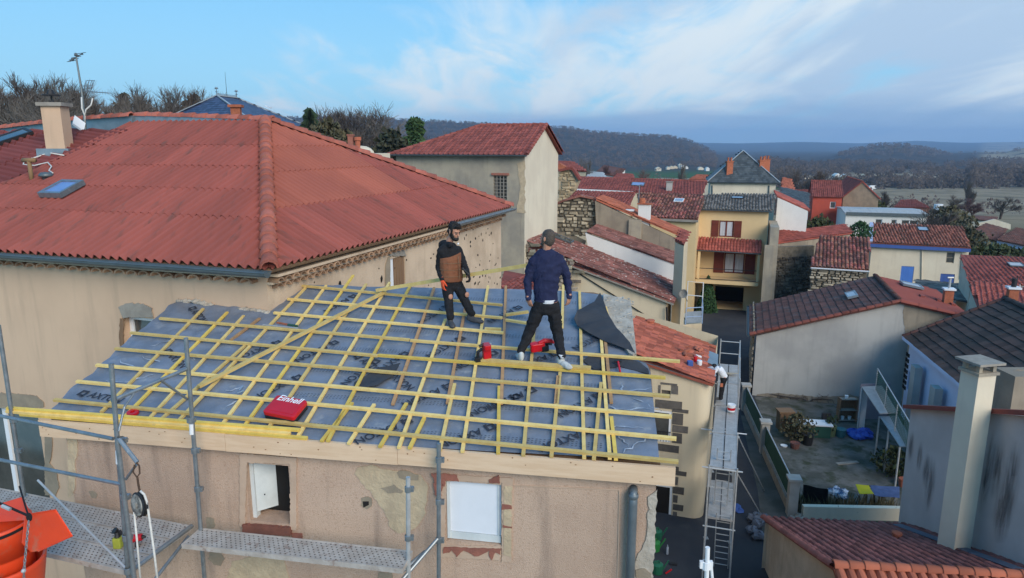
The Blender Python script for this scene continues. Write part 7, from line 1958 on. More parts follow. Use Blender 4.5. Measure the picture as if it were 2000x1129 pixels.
ctz=AY(1917,735,cq.y).z;print('chim',cq,ctz,PRJ(V((cq.x,cq.y,ctz))))
rc=thing('tall_chimney','tall cream rendered chimney with flat stone cap on posts in front of the stained wall','chimney',V((cq.x,cq.y,2)))
fx=V((math.cos(R(12)),math.sin(R(12)),0));fy=V((-math.sin(R(12)),math.cos(R(12)),0));HX,HY=.27,.27
ccx=cq+fx*HX+fy*HY
lean=V((0,0,0))
mb=MB();mb.obox(ccx+V((0,0,(1.5+ctz)/2)),fx*HX,fy*HY,V((0,0,(ctz-1.5)/2)));mb.build('shaft',M_CREAM2,rc)
mb=MB();mb.obox(ccx+V((0,0,ctz+.04)),fx*(HX+.05),fy*(HY+.05),V((0,0,.038)));mb.build('collar',M_GREYR,rc)
for i in (-1,1):
    for j in (-1,1): mb=MB();mb.obox(ccx+fx*i*(HX-.06)+fy*j*(HY-.06)+V((0,0,ctz+.18)),fx*.05,fy*.05,V((0,0,.10)));mb.build('cap_post',M_GREYR,rc)
mb=MB();mb.obox(ccx+V((0,0,ctz+.31)),fx*(HX+.12),fy*(HY+.12),V((0,0,.03)));mb.build('cap_slab',M_COPE,rc)
st2=MB();c_=rp(1990,745,-1.2);st2.obox(rp(1985,778,-1.0),V((.42,0,0)),V((0,.4,0)),V((0,0,.75)));st2.ball(rp(1985,742,-1.0),(.44,.42,.28),10,6,.12);st2.build('stone_flue',M_OLDGREY,rw)
back_=MB();bq=[xy(w0),xy(w1),xy(w1)-rwl.n*3.2,xy(w0)-rwl.n*3.2];back_.quad(bq[3],bq[0],bq[0]+V((0,0,p0.z-.1)),bq[3]+V((0,0,p0.z-.1)));back_.quad(bq[0]+V((0,0,p0.z-.12)),bq[1]+V((0,0,p4_.z-.12)),bq[2]+V((0,0,p4_.z-.12)),bq[3]+V((0,0,p0.z-.12)));back_.quad(bq[1],bq[2],bq[2]+V((0,0,p4_.z-.12)),bq[1]+V((0,0,p4_.z-.12)));back_.quad(bq[2],bq[3],bq[3]+V((0,0,p0.z-.12)),bq[2]+V((0,0,p4_.z-.12)));back_.build('rear_wall',M_LILAC,rw,fix=False)

# ---- the yard
yp=[AZ(*p,0) for p in ((1474,775),(1800,800),(1790,1020),(1556,1012))]
sheet('yard',[(yp[0].x,yp[0].y),(yp[3].x,yp[3].y),(15.5,22.0),(24,33),(20,35)],M_CONC,.016)
fz=thing('yard_fence','low rendered wall with three pillars and green screened railing along the yard','fence',AZ(1545,1008,0))
fp1,fp2=xy(AZ(1545,1006,0)),xy(AZ(1491,884,0));fdv=(fp1-fp2).normalized();fp3=fp2-fdv*5.2;fp0=fp1
for P,zt_ in ((fp1,1.45),(fp2,1.45),(fp3,1.35)):
    mb=MB();x_=V((fdv.y,-fdv.x,0));mb.obox(P+V((0,0,zt_/2)),x_*.17,fdv*.17,V((0,0,zt_/2)));po=mb.build('pillar',M_FPOST,fz);mb=MB();mb.obox(P+V((0,0,zt_+.05)),x_*.24,fdv*.24,V((0,0,.048)));mb.build('cap',M_FPOST,po)
for P,Q in ((fp1,fp2),(fp2,fp3)):
    d=(Q-P).normalized();a,b=P+d*.18,Q-d*.18;x_=V((d.y,-d.x,0))
    mb=MB();mb.obox((a+b)/2+V((0,0,.2)),(b-a)/2,x_*.10,V((0,0,.2)));mb.build('low_wall',M_COPE,fz)
    mb=MB();mb.obox((a+b)/2+V((0,0,.86)),(b-a)/2,x_*.012,V((0,0,.44)));mb.build('green_screen',M_GREENM,fz)
    mb=MB();mb.bar(a+V((0,0,1.32)),b+V((0,0,1.32)),.04,.04);mb.bar(a+V((0,0,.44)),b+V((0,0,.44)),.03,.03)
    n_=int((b-a).length/.45)
    for k in range(1,n_): mb.bar(a.lerp(b,k/n_)+V((0,0,.42)),a.lerp(b,k/n_)+V((0,0,1.32)),.02,.02)
    mb.build('rail',M_GALVL,fz)
# carport
cpz=2.1
cpo=thing('carport','lean-to carport with pale sheet roof and thin posts on the right of the yard','carport',AZ(1700,850,0))
k0,k1,k2,k3=AZ(1683,757,cpz),AZ(1722,755,cpz),AZ(1790,868,cpz+.1),AZ(1758,868,cpz-.1)
k4,k5=k0.lerp(k3,.52),k1.lerp(k2,.52)
mb=MB();mb.prism([k0,k1,k5,k4],V((0,0,.05)));mb.build('sheet_roof',M_ALUD,cpo);mb=MB();mb.prism([k4-V((0,0,.12)),k5-V((0,0,.12)),k2-V((0,0,.12)),k3-V((0,0,.12))],V((0,0,.04)));mb.build('lower_sheet_roof',M_GALV,cpo)
for P in (k0.lerp(k3,.02),k4,k0.lerp(k3,.75),k3): mb=MB();mb.tube([xy(P),V((P.x,P.y,P.z-.12*(P is not k0)))],.04,6);mb.build('post',M_GALVL,cpo)
mb=MB();mb.prism([xy(k0),xy(k0.lerp(k1,.35)),V((*xy(k0.lerp(k1,.35)).to_2d(),cpz)),V((*xy(k0).to_2d(),cpz))],V((0,.05,0)));mb.build('white_side_panel',M_WHITE,cpo)
mb=MB();mb.prism([xy(k0.lerp(k1,.5))+V((0,1.0,0)),xy(k1)+V((1.0,1.0,0)),xy(k1)+V((1.0,1.0,1.9)),xy(k0.lerp(k1,.5))+V((0,1.0,1.9))],V((0,.05,0)));mb.build('rear_panel',mat('lilac_board',(.30,.26,.29),rough=.9),cpo)
nt_=thing('green_net_fence','green wire net fence on tilted posts above the carport roof','fence',AZ(1740,760,2.2))
n0,n1=AZ(1714,722,3.2),AZ(1778,830,3.2);m0,m1=V((n0.x,n0.y,2.25)),V((n1.x,n1.y,2.25))
mb=MB();nn=30
for k in range(nn+1): mb.tube([n0.lerp(n1,k/nn),m0.lerp(m1,k/nn)],.012,3,cap=False)
for k in range(10): mb.tube([n0.lerp(m0,k/9),n1.lerp(m1,k/9)],.012,3,cap=False)
mb.build('wire_net',M_GREENM,nt_,kind=None)
mb=MB();mb.tube([n0+V((0,0,.05)),n1+V((0,0,.05))],.025,6);mb.build('top_rail',M_GALVL,nt_)
for k in range(4): mb=MB();c=n0.lerp(n1,k/3);mb.tube([V((c.x,c.y,1.95)),c],.025,6);mb.build('net_post',M_GALVL,nt_)
# things in the yard
def yard_thing(name,mb,m,label,cat,smooth=False): return mb.solo(name,m,label,cat,smooth=smooth)
def Yd(x,y,z=0.0): return AZ(x,y,z+.02)
t=thing('garden_table','white topped dark garden box against the grey gable','table',Yd(1591,850));P=Yd(1591,850)
mb=MB();mb.obox(P+V((0,0,.30)),V((.62,-.1,0)),V((.05,.3,0)),V((0,0,.30)));mb.build('box_body',M_GREENM,t);mb=MB();mb.obox(P+V((0,0,.63)),V((.70,-.11,0)),V((.06,.36,0)),V((0,0,.03)));mb.build('top',M_PVC,t)
t=thing('crate_shelf','brown wooden crate shelf leaning against the gable with white pots','shelf',Yd(1652,830));P=Yd(1652,822)
mb=MB()
for sx_ in (-.42,.42): mb.obox(P+V((sx_,0,.62)),V((.03,0,0)),V((0,.16,0)),V((0,0,.60)))
mb.obox(P+V((0,.15,.62)),V((.42,0,0)),V((0,.015,0)),V((0,0,.58)));mb.build('crate',M_OAK,t)
for zz in (.08,.62,1.18): mb=MB();mb.obox(P+V((0,0,zz)),V((.45,0,0)),V((0,.17,0)),V((0,0,.02)));mb.build('shelf_board',M_COPE,t)
for (sx_,zz) in ((-.1,1.2),(.15,.10),(-.2,.10)): mb=MB();mb.lathe(P+V((sx_,-.02,zz)),[(0,0),(.07,0),(.09,.16),(0,.15)],10);mb.build('pot',M_PVC,t)
mb=MB();
for i in range(9): mb.ball(Yd(1676+rnd.uniform(-20,20),852+rnd.uniform(-6,6))+V((0,0,.12)),(.30,.25,.16),7,5,.35)
mb.solo('blue_tarp',mat('blue_tarp',(.03,.07,.36),(.05,.11,.45),3,.9,.5),'crumpled bright blue tarpaulin heaped in the yard corner','tarpaulin')
t=thing('green_planter','pale green planter pot in front of the gable','planter',Yd(1620,850));mb=MB();mb.lathe(Yd(1620,850),[(0,0),(.24,0),(.30,.5),(.26,.5),(0,.42)],12);mb.build('pot',mat('pale_green',(.16,.20,.10),rough=.7),t)
mbl=leafy_mesh(6,lambda r: V((r.gauss(0,.14),r.gauss(0,.14),.65+r.gauss(0,.15))),60,.09);link('plant',mbl.mesh('plant',fix=False),M_BUSH,t)
mb=MB();mb.lathe(Yd(1641,852),[(0,0),(.2,0),(.26,.38),(.22,.38),(0,.3)],12);mb.solo('teal_tub',mat('teal_plastic',(.05,.16,.18),rough=.6),'teal plastic tub between the planter and the blue tarpaulin','tub')
mb=MB();P=Yd(1531,838);mb.obox(P+V((0,0,.45)),V((.32,0,0)),V((0,.25,0)),V((0,0,.45)));mb.obox(P+V((0,0,.95)),V((.38,0,0)),V((0,.3,0)),V((0,0,.04)));mb.solo('wooden_hutch',M_OAK,'small dark wooden hutch in the left corner of the yard','hutch')
for (x,y,m_,lb,r_) in ((1552,875,M_TOLD,'weathered terracotta pot lying on the yard floor',.22),(1531,872,M_PVC,'white saucer on the yard floor left of the terracotta pot',.16)): mb=MB();mb.lathe(Yd(x,y),[(0,0),(r_*.8,0),(r_,r_*1.2 if r_>.2 else .06),(0,r_ if r_>.2 else .05)],12);mb.solo('flower_pot' if r_>.2 else 'saucer',m_,lb,'pot')
mb=MB();mb.lathe(Yd(1577,868),[(0,0),(.2,0),(.26,.5),(.22,.5),(0,.4)],12);mb.solo('black_bucket',M_BLKPL,'black bucket on the yard floor in front of the brownish shrub','bucket')
mb=MB();mb.obox(Yd(1612,838)+V((0,0,.4)),V((.22,0,0)),V((0,.05,.0)),V((.02,.08,.4)));mb.solo('dark_board',M_IRON,'dark board leaning on the gable behind the green planter','board')
mb=MB();mb.lathe(Yd(1764,950),[(0,0),(.16,0),(.2,.34),(0,.3)],12);mb.solo('clay_pot',M_TORG,'reddish clay pot by the right end of the blue cloth','pot')
mb=MB();mb.obox(Yd(1655,905)+V((0,0,.02)),V((.5,.1,0)),V((-.02,.09,0)),V((0,0,.018)));mb.solo('grey_plank',M_COPE,'short grey plank lying flat in the middle of the yard','plank')
# laundry and planting along the front bed
def cloth(name,pxs,zs,m,label,cat='cloth'):
    pts=[AZ(x,y,z) for (x,y),z in zip(pxs,zs)];bm=bmesh.new();f_=bm.faces.new([bm.verts.new(p) for p in pts]);bmesh.ops.subdivide_edges(bm,edges=bm.edges[:],cuts=7,use_grid_fill=True)
    for v in bm.verts: v.co += V((0,0,noise.noise(v.co*2.6)*.05))
    g=bmesh.ops.extrude_face_region(bm,geom=bm.faces[:])
    for v in [q for q in g['geom'] if isinstance(q,bmesh.types.BMVert)]: v.co += V((0,.004,-.014))
    bmesh.ops.recalc_face_normals(bm,faces=bm.faces);me=bpy.data.meshes.new(name);bm.to_mesh(me);bm.free();c=sum(pts,V((0,0,0)))/len(pts)
    for v in me.vertices: v.co -= c
    o=link(name,me,m,None,label,cat);o.location=c;return o
cloth('black_cloth',[(1569,946),(1618,955),(1616,985),(1568,980)],[.95,.95,.15,.15],M_BLKC,'black cloth hanging on the front bed of the yard')
cloth('yellow_cloth',[(1671,946),(1697,948),(1707,966),(1679,964)],[.7,.7,.68,.68],mat('yellow_cloth',(.44,.40,.02),rough=.9),'bright yellow cloth spread flat in the yard')
cloth('blue_cloth',[(1700,948),(1757,950),(1757,972),(1708,968)],[.7,.7,.66,.66],mat('denim_cloth',(.06,.09,.19),(.08,.12,.24),5,.9,.9),'dark blue cloth spread flat to the right of the yellow cloth')
lt=thing('drying_rack','low rack carrying the yellow and blue cloths','rack',AZ(1715,965,0));mb=MB()
for (x,y) in ((1684,952),(1752,955),(1684,963),(1752,968)): P=AZ(x,y,.64);mb.tube([xy(P),P],.02,5)
mb.build('leg',M_GALVL,lt);mb=MB();mb.tube([AZ(1684,952,.64),AZ(1752,955,.64),AZ(1752,968,.64),AZ(1684,963,.64),AZ(1684,952,.64)],.018,5);mb.build('rack_frame',M_GALVL,lt)
mb=MB()
for i in range(6): mb.ball(AZ(1634+rnd.uniform(-14,14),962+rnd.uniform(-6,6),.55),(.18,.14,.14),7,5,.3)
mb.solo('towel_bundle',mat('white_blue_towel',(.60,.62,.68),(.06,.12,.22),3,1,.9,lo=.45,hi=.55),'bundle of white and blue towels beside the black cloth','towel')
bd=thing('raised_bed','raised bed wall with dry weeds along the front of the yard','planter',AZ(1660,1005,0))
b0,b1=xy(AZ(1566,1012,0)),xy(AZ(1765,1016,0));mb=MB();dd=(b1-b0).normalized();nn_=V((-dd.y,dd.x,0));mb.obox((b0+b1)/2+V((0,0,.26)),(b1-b0)/2,nn_*.10,V((0,0,.26)));mb.build('bed_wall',M_CREAM2,bd)
rr=random.Random(4);wm_=MB()
for i in range(420):
    t_=rr.random();c=b0.lerp(b1,t_)+nn_*rr.uniform(.1,1.1)+V((0,0,.0));hgt=rr.uniform(.15,.75);lean_=V((rr.gauss(0,.18),rr.gauss(0,.18),hgt));b=len(wm_.v);s_=rr.uniform(.02,.06)
    wm_.v += [tuple(c-dd*s_),tuple(c+dd*s_),tuple(c+lean_)];wm_.f.append((b,b+1,b+2))
wm_.build('weeds',M_DRYG,bd,fix=False,kind='stuff')
st_=MB()
for i in range(12): st_.ball(AZ(1555+rnd.uniform(-14,12),1013+rnd.uniform(-8,8),.12),(.16,.13,.12),6,4,.3)
st_.solo('rubble_heap',M_COPE,'small heap of broken pale blocks at the foot of the front fence pillar','rubble')
# climbing vine and shrubs against the gable
vn=thing('climbing_vine','bare climbing vine with a thick stem on the grey gable','plant',AZ(1583,815,0));mb=MB()
gv=lambda x,y: pW(x,y,-.05)
mb.tube([gv(1584,818),gv(1583,795),gv(1580,785),gv(1568,778),gv(1545,776),gv(1520,772),gv(1505,769)],[.07,.06,.05,.045,.04,.03,.02],6);mb.tube([gv(1580,786),gv(1588,780),gv(1605,779),gv(1625,781)],[.045,.04,.03,.02],5)
for i in range(60): x=rnd.uniform(1500,1628);a=gv(x,775+rnd.uniform(-3,6));mb.tube([a,a+V((rnd.gauss(0,.2),-.03,rnd.gauss(-.1,.18)))],.012,3,cap=False)
mb.build('stem',M_BARK,vn)
def shrub(name,label,P,r,h,m,n=500,leaf=.09,seed=1,cat='shrub',group=None):
    t=thing(name,label,cat,P,group);rr=random.Random(seed)
    def sh(r_):
        a=r_.uniform(0,6.28);u=r_.random()**.5;z=r_.random();k=math.sin(math.pi*(.15+.8*z));return V((math.cos(a)*r*u*k,math.sin(a)*r*u*k,h*(.08+.92*z)+r_.gauss(0,h*.05)))
    st=MB()
    for i in range(7): e=sh(rr);st.tube([(0,0,0),(e.x*.4,e.y*.4,e.z*.5),tuple(e)],.03,4,r1=.008)
    link('stem',st.mesh('stem',fix=False),M_BARK,t);link('foliage',leafy_mesh(seed,sh,n,leaf).mesh('foliage',fix=False),m,t);return t
shrub('shrub','dark brownish shrub in the left corner of the yard by the hutch',Yd(1556,858),.9,1.2,M_DRYG,500,.09,11)
shrub('shrub','low dark green shrub under the carport at the right of the yard',Yd(1742,925),.9,1.1,M_BUSH,500,.09,12)
# street clutter
def can(P,m): 
    mb=MB();mb.lathe(P,[(0,0),(.17,0),(.18,.30),(.08,.36),(0,.36)],12);mb.tube([P+V((.05,0,.34)),P+V((.02,-.08,.48)),P+V((-.14,-.04,.42))],.018,6);mb.tube([P+V((.15,0,.08)),P+V((.36,.05,.40))],.025,6);return mb
M_GCAN=mat('green_plastic',(.02,.13,.07),rough=.5);M_GCAN2=mat('bright_green_plastic',(.03,.20,.05),rough=.5)
for (x,y,m_,lb) in ((1283,1052,M_GCAN,'dark green watering can in the alley, upper one of the pair'),(1279,1074,M_GCAN2,'brighter green watering can in the alley, nearest the pink corner'),(1284,1118,M_GCAN,'green watering can at the bottom edge of the alley')): can(AZ(x,y,.02),m_).solo('watering_can',m_,lb,'watering can','watering cans in the alley')
mb=MB();mb.lathe(AZ(1303,1082,.02),[(0,0),(.045,0),(.045,.22),(.018,.30),(.018,.34),(0,.34)],10);mb.solo('plastic_bottle',M_FILM,'clear plastic bottle standing on the asphalt of the alley','bottle')
mb=MB();mb.bar(AZ(1308,1100,.04),AZ(1322,1102,.04),.12,.05);mb.solo('dark_debris',M_IRON,'dark scrap lying on the asphalt below the bottle','debris')
mb=MB()
for i in range(7): mb.ball(AZ(1476+rnd.uniform(-10,12),1030+rnd.uniform(-22,20),.15),(.22,.18,.16),7,5,.35)
mb.solo('grey_tarp',mat('grey_sheet',(.17,.19,.23),(.10,.11,.14),4,.9,.6),'crumpled grey-blue sheet at the left end of the tiled shed','tarpaulin')
mb=MB()
for i in range(4): mb.ball(AZ(1440+rnd.uniform(-5,5),990+rnd.uniform(-8,8),.06),(.2,.16,.07),7,5,.3)
mb.solo('blue_bag',M_BLUEB,'dark blue plastic bag lying on the street by the scaffold foot','bag')
mb=MB();mb.ball(AZ(1289,1113,.08),(.09,.09,.08),7,5,.2);mb.tube([AZ(1300,1120,.05),AZ(1312,1112,.2)],.03,6);mb.solo('red_tool',M_REDPL,'small red and white tool at the bottom of the alley','tool')
# ------------------------------------------------------------------ houses farther down the valley
# slate-roofed white house with brick chimneys
sl=thing('slate_roof_house','white house with steep grey slate hip roof and brick chimneys in the village centre','house',(26,80,0))
sFR,sFL=AY(1523,357,80),AY(1381,355,82);sz_=sFR.z;fl2,fr2_=xy(sFL),xy(sFR);dS=(fr2_-fl2).normalized();nS2=V((-dS.y,dS.x,0));dep=9.5
sw4=[Wall(fl2+dS*.4,fr2_-dS*.4,-1,sz_),Wall(fr2_-dS*.4,fr2_-dS*.4+nS2*dep,-1,sz_),Wall(fr2_-dS*.4+nS2*dep,fl2+dS*.4+nS2*dep,-1,sz_),Wall(fl2+dS*.4+nS2*dep,fl2+dS*.4,-1,sz_)]
finish_block(sl,sw4,M_CREAM2)
Zs=lambda p,z: V((p.x,p.y,z));apz=AY(1459,295,83).z
e0,e1_,e2_,e3=Zs(fl2-nS2*.3,sz_),Zs(fr2_-nS2*.3,sz_),Zs(fr2_+nS2*(dep+.3),sz_),Zs(fl2+nS2*(dep+.3),sz_)
rp0=Zs((fl2+fr2_)/2+nS2*3.2,apz);rp1=Zs((fl2+fr2_)/2+nS2*6.3,apz)
tile_roof(sl,e0,e1_,rp0,rp0,M_SLATEG,'flat',.28,.30,.03,extra=[e0,e1_,rp0],jit=.002,stagger=True)
tile_roof(sl,e1_,e2_,rp1,rp0,M_SLATEG,'flat',.28,.30,.03,jit=.002,stagger=True);tile_roof(sl,e3,e0,rp0,rp1,M_SLATEG,'flat',.28,.30,.03,jit=.002,stagger=True);tile_roof(sl,e2_,e3,rp1,rp1,M_SLATEG,'flat',.28,.30,.03,extra=[e2_,e3,rp1])
for a,b in ((e0,rp0),(e1_,rp0),(rp0,rp1),(e2_,rp1)): mb=MB();mb.bar(a+V((0,0,.06)),b+V((0,0,.08)),.14,.06);mb.build('zinc_hip',M_GALVL,sl)
for (x,yb,yt,dy) in ((1423,349,316,2.2),(1486,351,314,2.2),(1496,330,312,7.0)):
    P=AY(x,yb,80+dy);chimney(sl,(P.x,P.y),.70,.60,P.z-1.2,AY(x,yt,P.y).z,M_BRICKCH,True,2,0,M_BRICKCH)
gutter(sl,e0-nS2*.05-V((0,0,.03)),e1_-nS2*.05-V((0,0,.03)),nS2,M_ZINCD,.09);mb=MB();mb.tube([AP(1502,362,fl2,nS2)-nS2*.1,AP(1501,392,fl2,nS2)-nS2*.1],.07,6);mb.tube([AP(1391,362,fl2,nS2)-nS2*.1,AP(1391,380,fl2,nS2)-nS2*.1],.07,6);mb.build('downpipe',M_ZINCD,sl)
# white gable house beside the yellow house
wg=thing('white_gable_house','white gable-end house between the yellow house and the dark slate roof','house',(24,64,0))
w0_=AY(1519,452,60.5);wgp=lambda x,y,o=0: AP(x,y,w0_+E1*o,E1)
pts_=[V((*xy(wgp(1516,400)).to_2d(),0)),V((*xy(wgp(1577,400)).to_2d(),0)),wgp(1578,412),wgp(1519,386)]
poly_wall(wg,pts_,M_WHITE,'gable_wall',.3)
A_,B_=wgp(1582,412),wgp(1582,412)+E1*8;tile_roof(wg,A_,B_,wgp(1518,383)+E1*8,wgp(1518,383),M_TROMAN,'canal',.26,.42,.08)
mb=MB();p_=xy(wgp(1577,400));mb.quad(p_,p_+E1*7.8,p_+E1*7.8+V((0,0,A_.z-.1)),p_+V((0,0,A_.z-.1)));mb.build('side_wall',M_WHITE,wg,fix=False)
slope_house('dark_slate_shed','plain dark blue slate roof beside the white gable-end house',[(1528,398),(1580,412),(1581,377),(1521,374)],[72,70,78,80],M_SLATEG,'flat',.3,.3,M_WHITE,h=.03)
def low(name,label,quad,Ys,m,kind='canal',wm=M_CREAM,**k): return slope_house(name,label,quad,Ys,m,kind,wm=wm,**k)
# red house and stone barn
rh,rw_,_=far_house('red_house','red rendered house with dark red roof and white window',1588,1645,384,96,7,1.9,M_REDW,M_TRED,'roman',wins=[(1621,394,1632,407)])
sb,sbw,_=far_house('stone_barn','long stone barn with wide low gable right of the red house',1647,1716,386,100,16,2.2,mat('barn_stone',(.31,.24,.17),(.23,.18,.13),1.2,.9,.95,.4,8),M_TRED,'canal',axis='y',over=.3)
ob,obw,_=far_house('long_white_building','long low white building with flat grey roof and dark windows',1652,1812,421,84,9,.25,M_WHITE,M_GALVL,'flat',wins=[(1709,428,1723,438),(1740,429,1751,438),(1760,430,1793,439)],cw=.8,rh=1.2,ridge=False)
mb=MB();mb.bar(obw[0].pt(0,obw[0].z1,.15),obw[0].pt(obw[0].L,obw[0].z1,.15),.25,.35);mb.build('dark_fascia',M_ZINCD,ob)
cp_=AY(1702,437,74);chimney(gh_,(cp_.x,cp_.y),.6,.6,-1,AY(1702,420,74).z,M_GREYR,False,1,0,potm=M_BRICKCH,name='stone_chimney') if False else None
# blue trimmed cream house, old tile barn and the ruin between
bt=thing('blue_trim_house','cream house with blue eaves board, blue door and mossy red tiles','house',AY(1780,560,62))
btR=AY(1893,489,62);btL=AP(1703,477,btR,E1);btz=btR.z
btw=[Wall(xy(btL),xy(btR),-1,btz),Wall(xy(btR),xy(btR)+E1*8,-1,btz),Wall(xy(btR)+E1*8,xy(btL)+E1*8,-1,btz),Wall(xy(btL)+E1*8,xy(btL),-1,btz)]
hb1=btw[0].hole_px(1759,520,1784,552,.15);hb2=btw[0].hole_px(1848,493,1864,514,.2);hb3=btw[0].hole_px(1836,535,1864,556,.2)
finish_block(bt,btw,M_CREAM2,{1: gab(btw,1,1.1),3: gab(btw,3,1.1)})
btw[0].panel(bt,hb1,M_BLUEP,'blue_door',.3,5);btw[0].window(bt,hb2,M_GREYR,.06,M_GLASS,mull=0,rows=2,inset=.4);btw[0].panel(bt,hb3,M_BLUEB,'dark_blue_shutter',.3,4)
bA_,bB_=AP(1700,474,btR-E1*.4,E1),AP(1897,484,btR-E1*.4,E1);bC_,bD_=AY(1880,443,66.5),AY(1702,437,69)
tile_roof(bt,bA_,bB_,bC_,bD_,mat('tile_mossy_red',(.36,.12,.075),(.27,.10,.065),.8,.9,.9,.3,30,rnd_v=.35,c3=(.14,.11,.07),s3=2.2,t3=(.56,.7)),'canal',.26,.42,.09,'parts',jit=.02)
s_b,t_b,n_b=plane_axes(bA_,bB_,bC_);skylight(bt,AP(1802,449,bA_,n_b)+n_b*.08,s_b,t_b,n_b,.9,1.0,M_IRON,M_GLASSB)
mb=MB();mb.bar(bA_+V((0,0,-.2))+E1*.1,bB_+V((0,0,-.2))+E1*.1,.12,.42);mb.build('blue_eaves_board',M_BLUEB,bt);mb=MB();mb.bar(bA_+V((0,0,.1))-E2*.0,bD_+V((0,0,.1)),.35,.12);mb.build('pale_blue_verge',mat('pale_blue_sheet',(.40,.45,.60),rough=.6),bt)
mb=MB();mb.tube([AP(1801,487,btR-E1*.08,E1),AP(1800,550,btR-E1*.08,E1)],.05,6);mb.tube([AP(1880,495,btR-E1*.08,E1),AP(1876,545,btR-E1*.08,E1)],.06,6);mb.build('downpipe',M_CREAM2,bt)
t,q,ax3=slope_house('old_tile_barn','stone barn with weathered mixed round tiles and pale gutter',[(1583,521),(1696,528),(1699,466),(1601,461)],[50,48.5,53.5,55],M_TMIX,'canal',.25,.40,M_STONEW,mode='parts',h=.085)
gutter(t,q[0]+V((0,-.12,-.05)),q[1]+V((0,-.12,-.05)),V((0,1,0)),M_PVC,.09)
rubble(t,V((q[0].x+.1,q[0].y-.05,q[0].z-2.9)),q[1]-q[0],V((0,0,1)),(q[1]-q[0]).length*.9,2.7,mat('pale_rubble',(.42,.36,.27),(.28,.235,.175),1.5,.9,.95,.5,12,rnd_v=.45),.36,proud=.06)
t,q,ax3=slope_house('ruin_house','dark ruined stone house with dark pink tile roof beside the yellow house',[(1514,475),(1664,455),(1652,439),(1516,456)],[56,60,63,60],M_TROMAN,'canal',.26,.42,M_OLDGREY)
ru=MB();r0=AY(1508,474,55.5);r1=AY(1592,464,56.5);d_=(xy(r1)-xy(r0));ru.obox((xy(r0)+xy(r1))/2+V((0,.2,r0.z/2-.2)),d_/2,V((0,.25,0)),V((0,0,r0.z/2-.2)));ru.build('ruin_wall',M_STONEW,t)
rubble(t,V((xy(r0).x,xy(r0).y-.08,0)),d_,V((0,0,1)),d_.length,r0.z-1.2,mat('sooty_rubble',(.17,.145,.11),(.06,.052,.045),.5,.95,.95,.5,12,rnd_v=.5),.40,proud=.07)
# red roof house on the right edge
t,q,ax3=slope_house('pantile_house','house with bright red pantile roof and skylight at the right edge',[(1893,552),(2080,562),(2060,505),(1876,497)],[46,44,51,53],M_TROMAN,'roman',.30,.36,M_CREAM2,mode='parts',h=.09)
s,tt,n=ax3;skylight(t,AP(1983,520,q[0],n)+n*.1,s,tt,n,.9,1.1,M_ZINCD,M_GLASSB)
mb=MB();mb.bar(q[0]+V((0,-.1,-.12)),q[1]+V((0,-.1,-.12)),.35,.18);mb.build('pale_flashing',M_COPE,t)
t,q,ax3=slope_house('lower_pantile_roof','lower red pantile roof below the skylit roof at the right edge',[(1915,612),(2080,640),(2070,570),(1893,557)],[40,38,43.5,45.5],M_TROMAN,'roman',.30,.36,M_CREAM2,h=.09)
mb=MB();c=AY(1992,556,44);mb.tube([AY(1994,600,43.6),c],.04,5);mb.solo('lamp_pole',M_GALVL,'thin grey pole in front of the red pantile roofs','pole')
t=thing('mossy_lean_to','grey mossy lean-to roof below the blue-trimmed house','shed',AY(1830,560,55));tile_roof(t,AY(1788,570,50),AY(1905,592,46),AY(1895,556,55),AY(1788,548,57),M_TGREY,'flat',.4,.4,.03)
mb=MB();qq=[AY(1788,571,50),AY(1905,593,46),AY(1895,557,55),AY(1788,549,57)];mb.prism([V((p.x,p.y,-1)) for p in qq],V((0,0,2.2)));mb.build('wall',M_OLDGREY,t)
# far right bungalows, barns
for nm,lb,q_,Y_,tm_,wm_ in [
    ('bungalow','bungalow with dark roof and cream gable near the right edge, higher of two',[(1893,428),(1945,432),(1948,424),(1905,420)],[125,122,132,134],M_TBRN,M_CREAM2),
    ('bungalow','bungalow with dark hip roof below the higher cream gable bungalow',[(1893,452),(1950,474),(1966,447),(1925,441)],[100,95,108,110],M_TBRN,M_CREAM2),
    ('bungalow','brown roofed bungalow cut by the right edge, above the pantile roof',[(1945,468),(2060,492),(2060,458),(1985,448)],[92,86,98,102],M_TBRN,M_BLUEW),
    ('bungalow','small dark roofed bungalow left of the cream bungalows, behind bare bushes',[(1815,441),(1858,444),(1852,428),(1822,427)],[118,116,124,126],M_TBRN,M_CREAM2),
    ('red_roof_barn','barn with low red roof and reddish gable beside the white silo',[(1746,404),(1818,406),(1790,390),(1760,391)],[135,132,142,143],M_TRED,mat('reddish_wall',(.30,.15,.11),rough=.9)),
    ('red_hip_house','house with red hip roof behind the cream gable',[(1075,332),(1146,334),(1120,316),(1084,314)],[95,92,102,104],M_TRED,M_CREAM),
    ('pale_farm','pale farm building with white gable in the mid distance',[(1160,338),(1208,345),(1222,330),(1180,322)],[150,146,158,160],M_TBRN,M_WHITE),
    ('grey_roof_barn','barn with grey sheet roofs left of the pale farm',[(1143,347),(1185,350),(1178,337),(1152,334)],[135,132,142,144],M_GALVL,M_WHITE),
    ('brown_row_roof','low brown roof just behind the long dark red roof',[(1196,350),(1240,353),(1236,340),(1205,338)],[110,108,118,119],M_TRED,M_CREAM),
    ('orange_roof_house','small house with orange roof left of the slate house',[(1346,350),(1392,352),(1386,342),(1360,343)],[110,108,116,117],M_TORG,M_CREAM2),
    ('roadside_house','house with brown roof and orange gable right of the slate house',[(1525,368),(1552,372),(1545,350),(1528,346)],[112,110,122,124],M_TORG,M_CREAM2),
    ('red_strip_roof','long red roof strip behind the red house',[(1524,378),(1585,381),(1582,371),(1526,370)],[105,103,112,113],M_TRED,M_CREAM2)]:
    slope_house(nm,lb,q_,Y_,tm_,'canal',.3,.5,wm_)
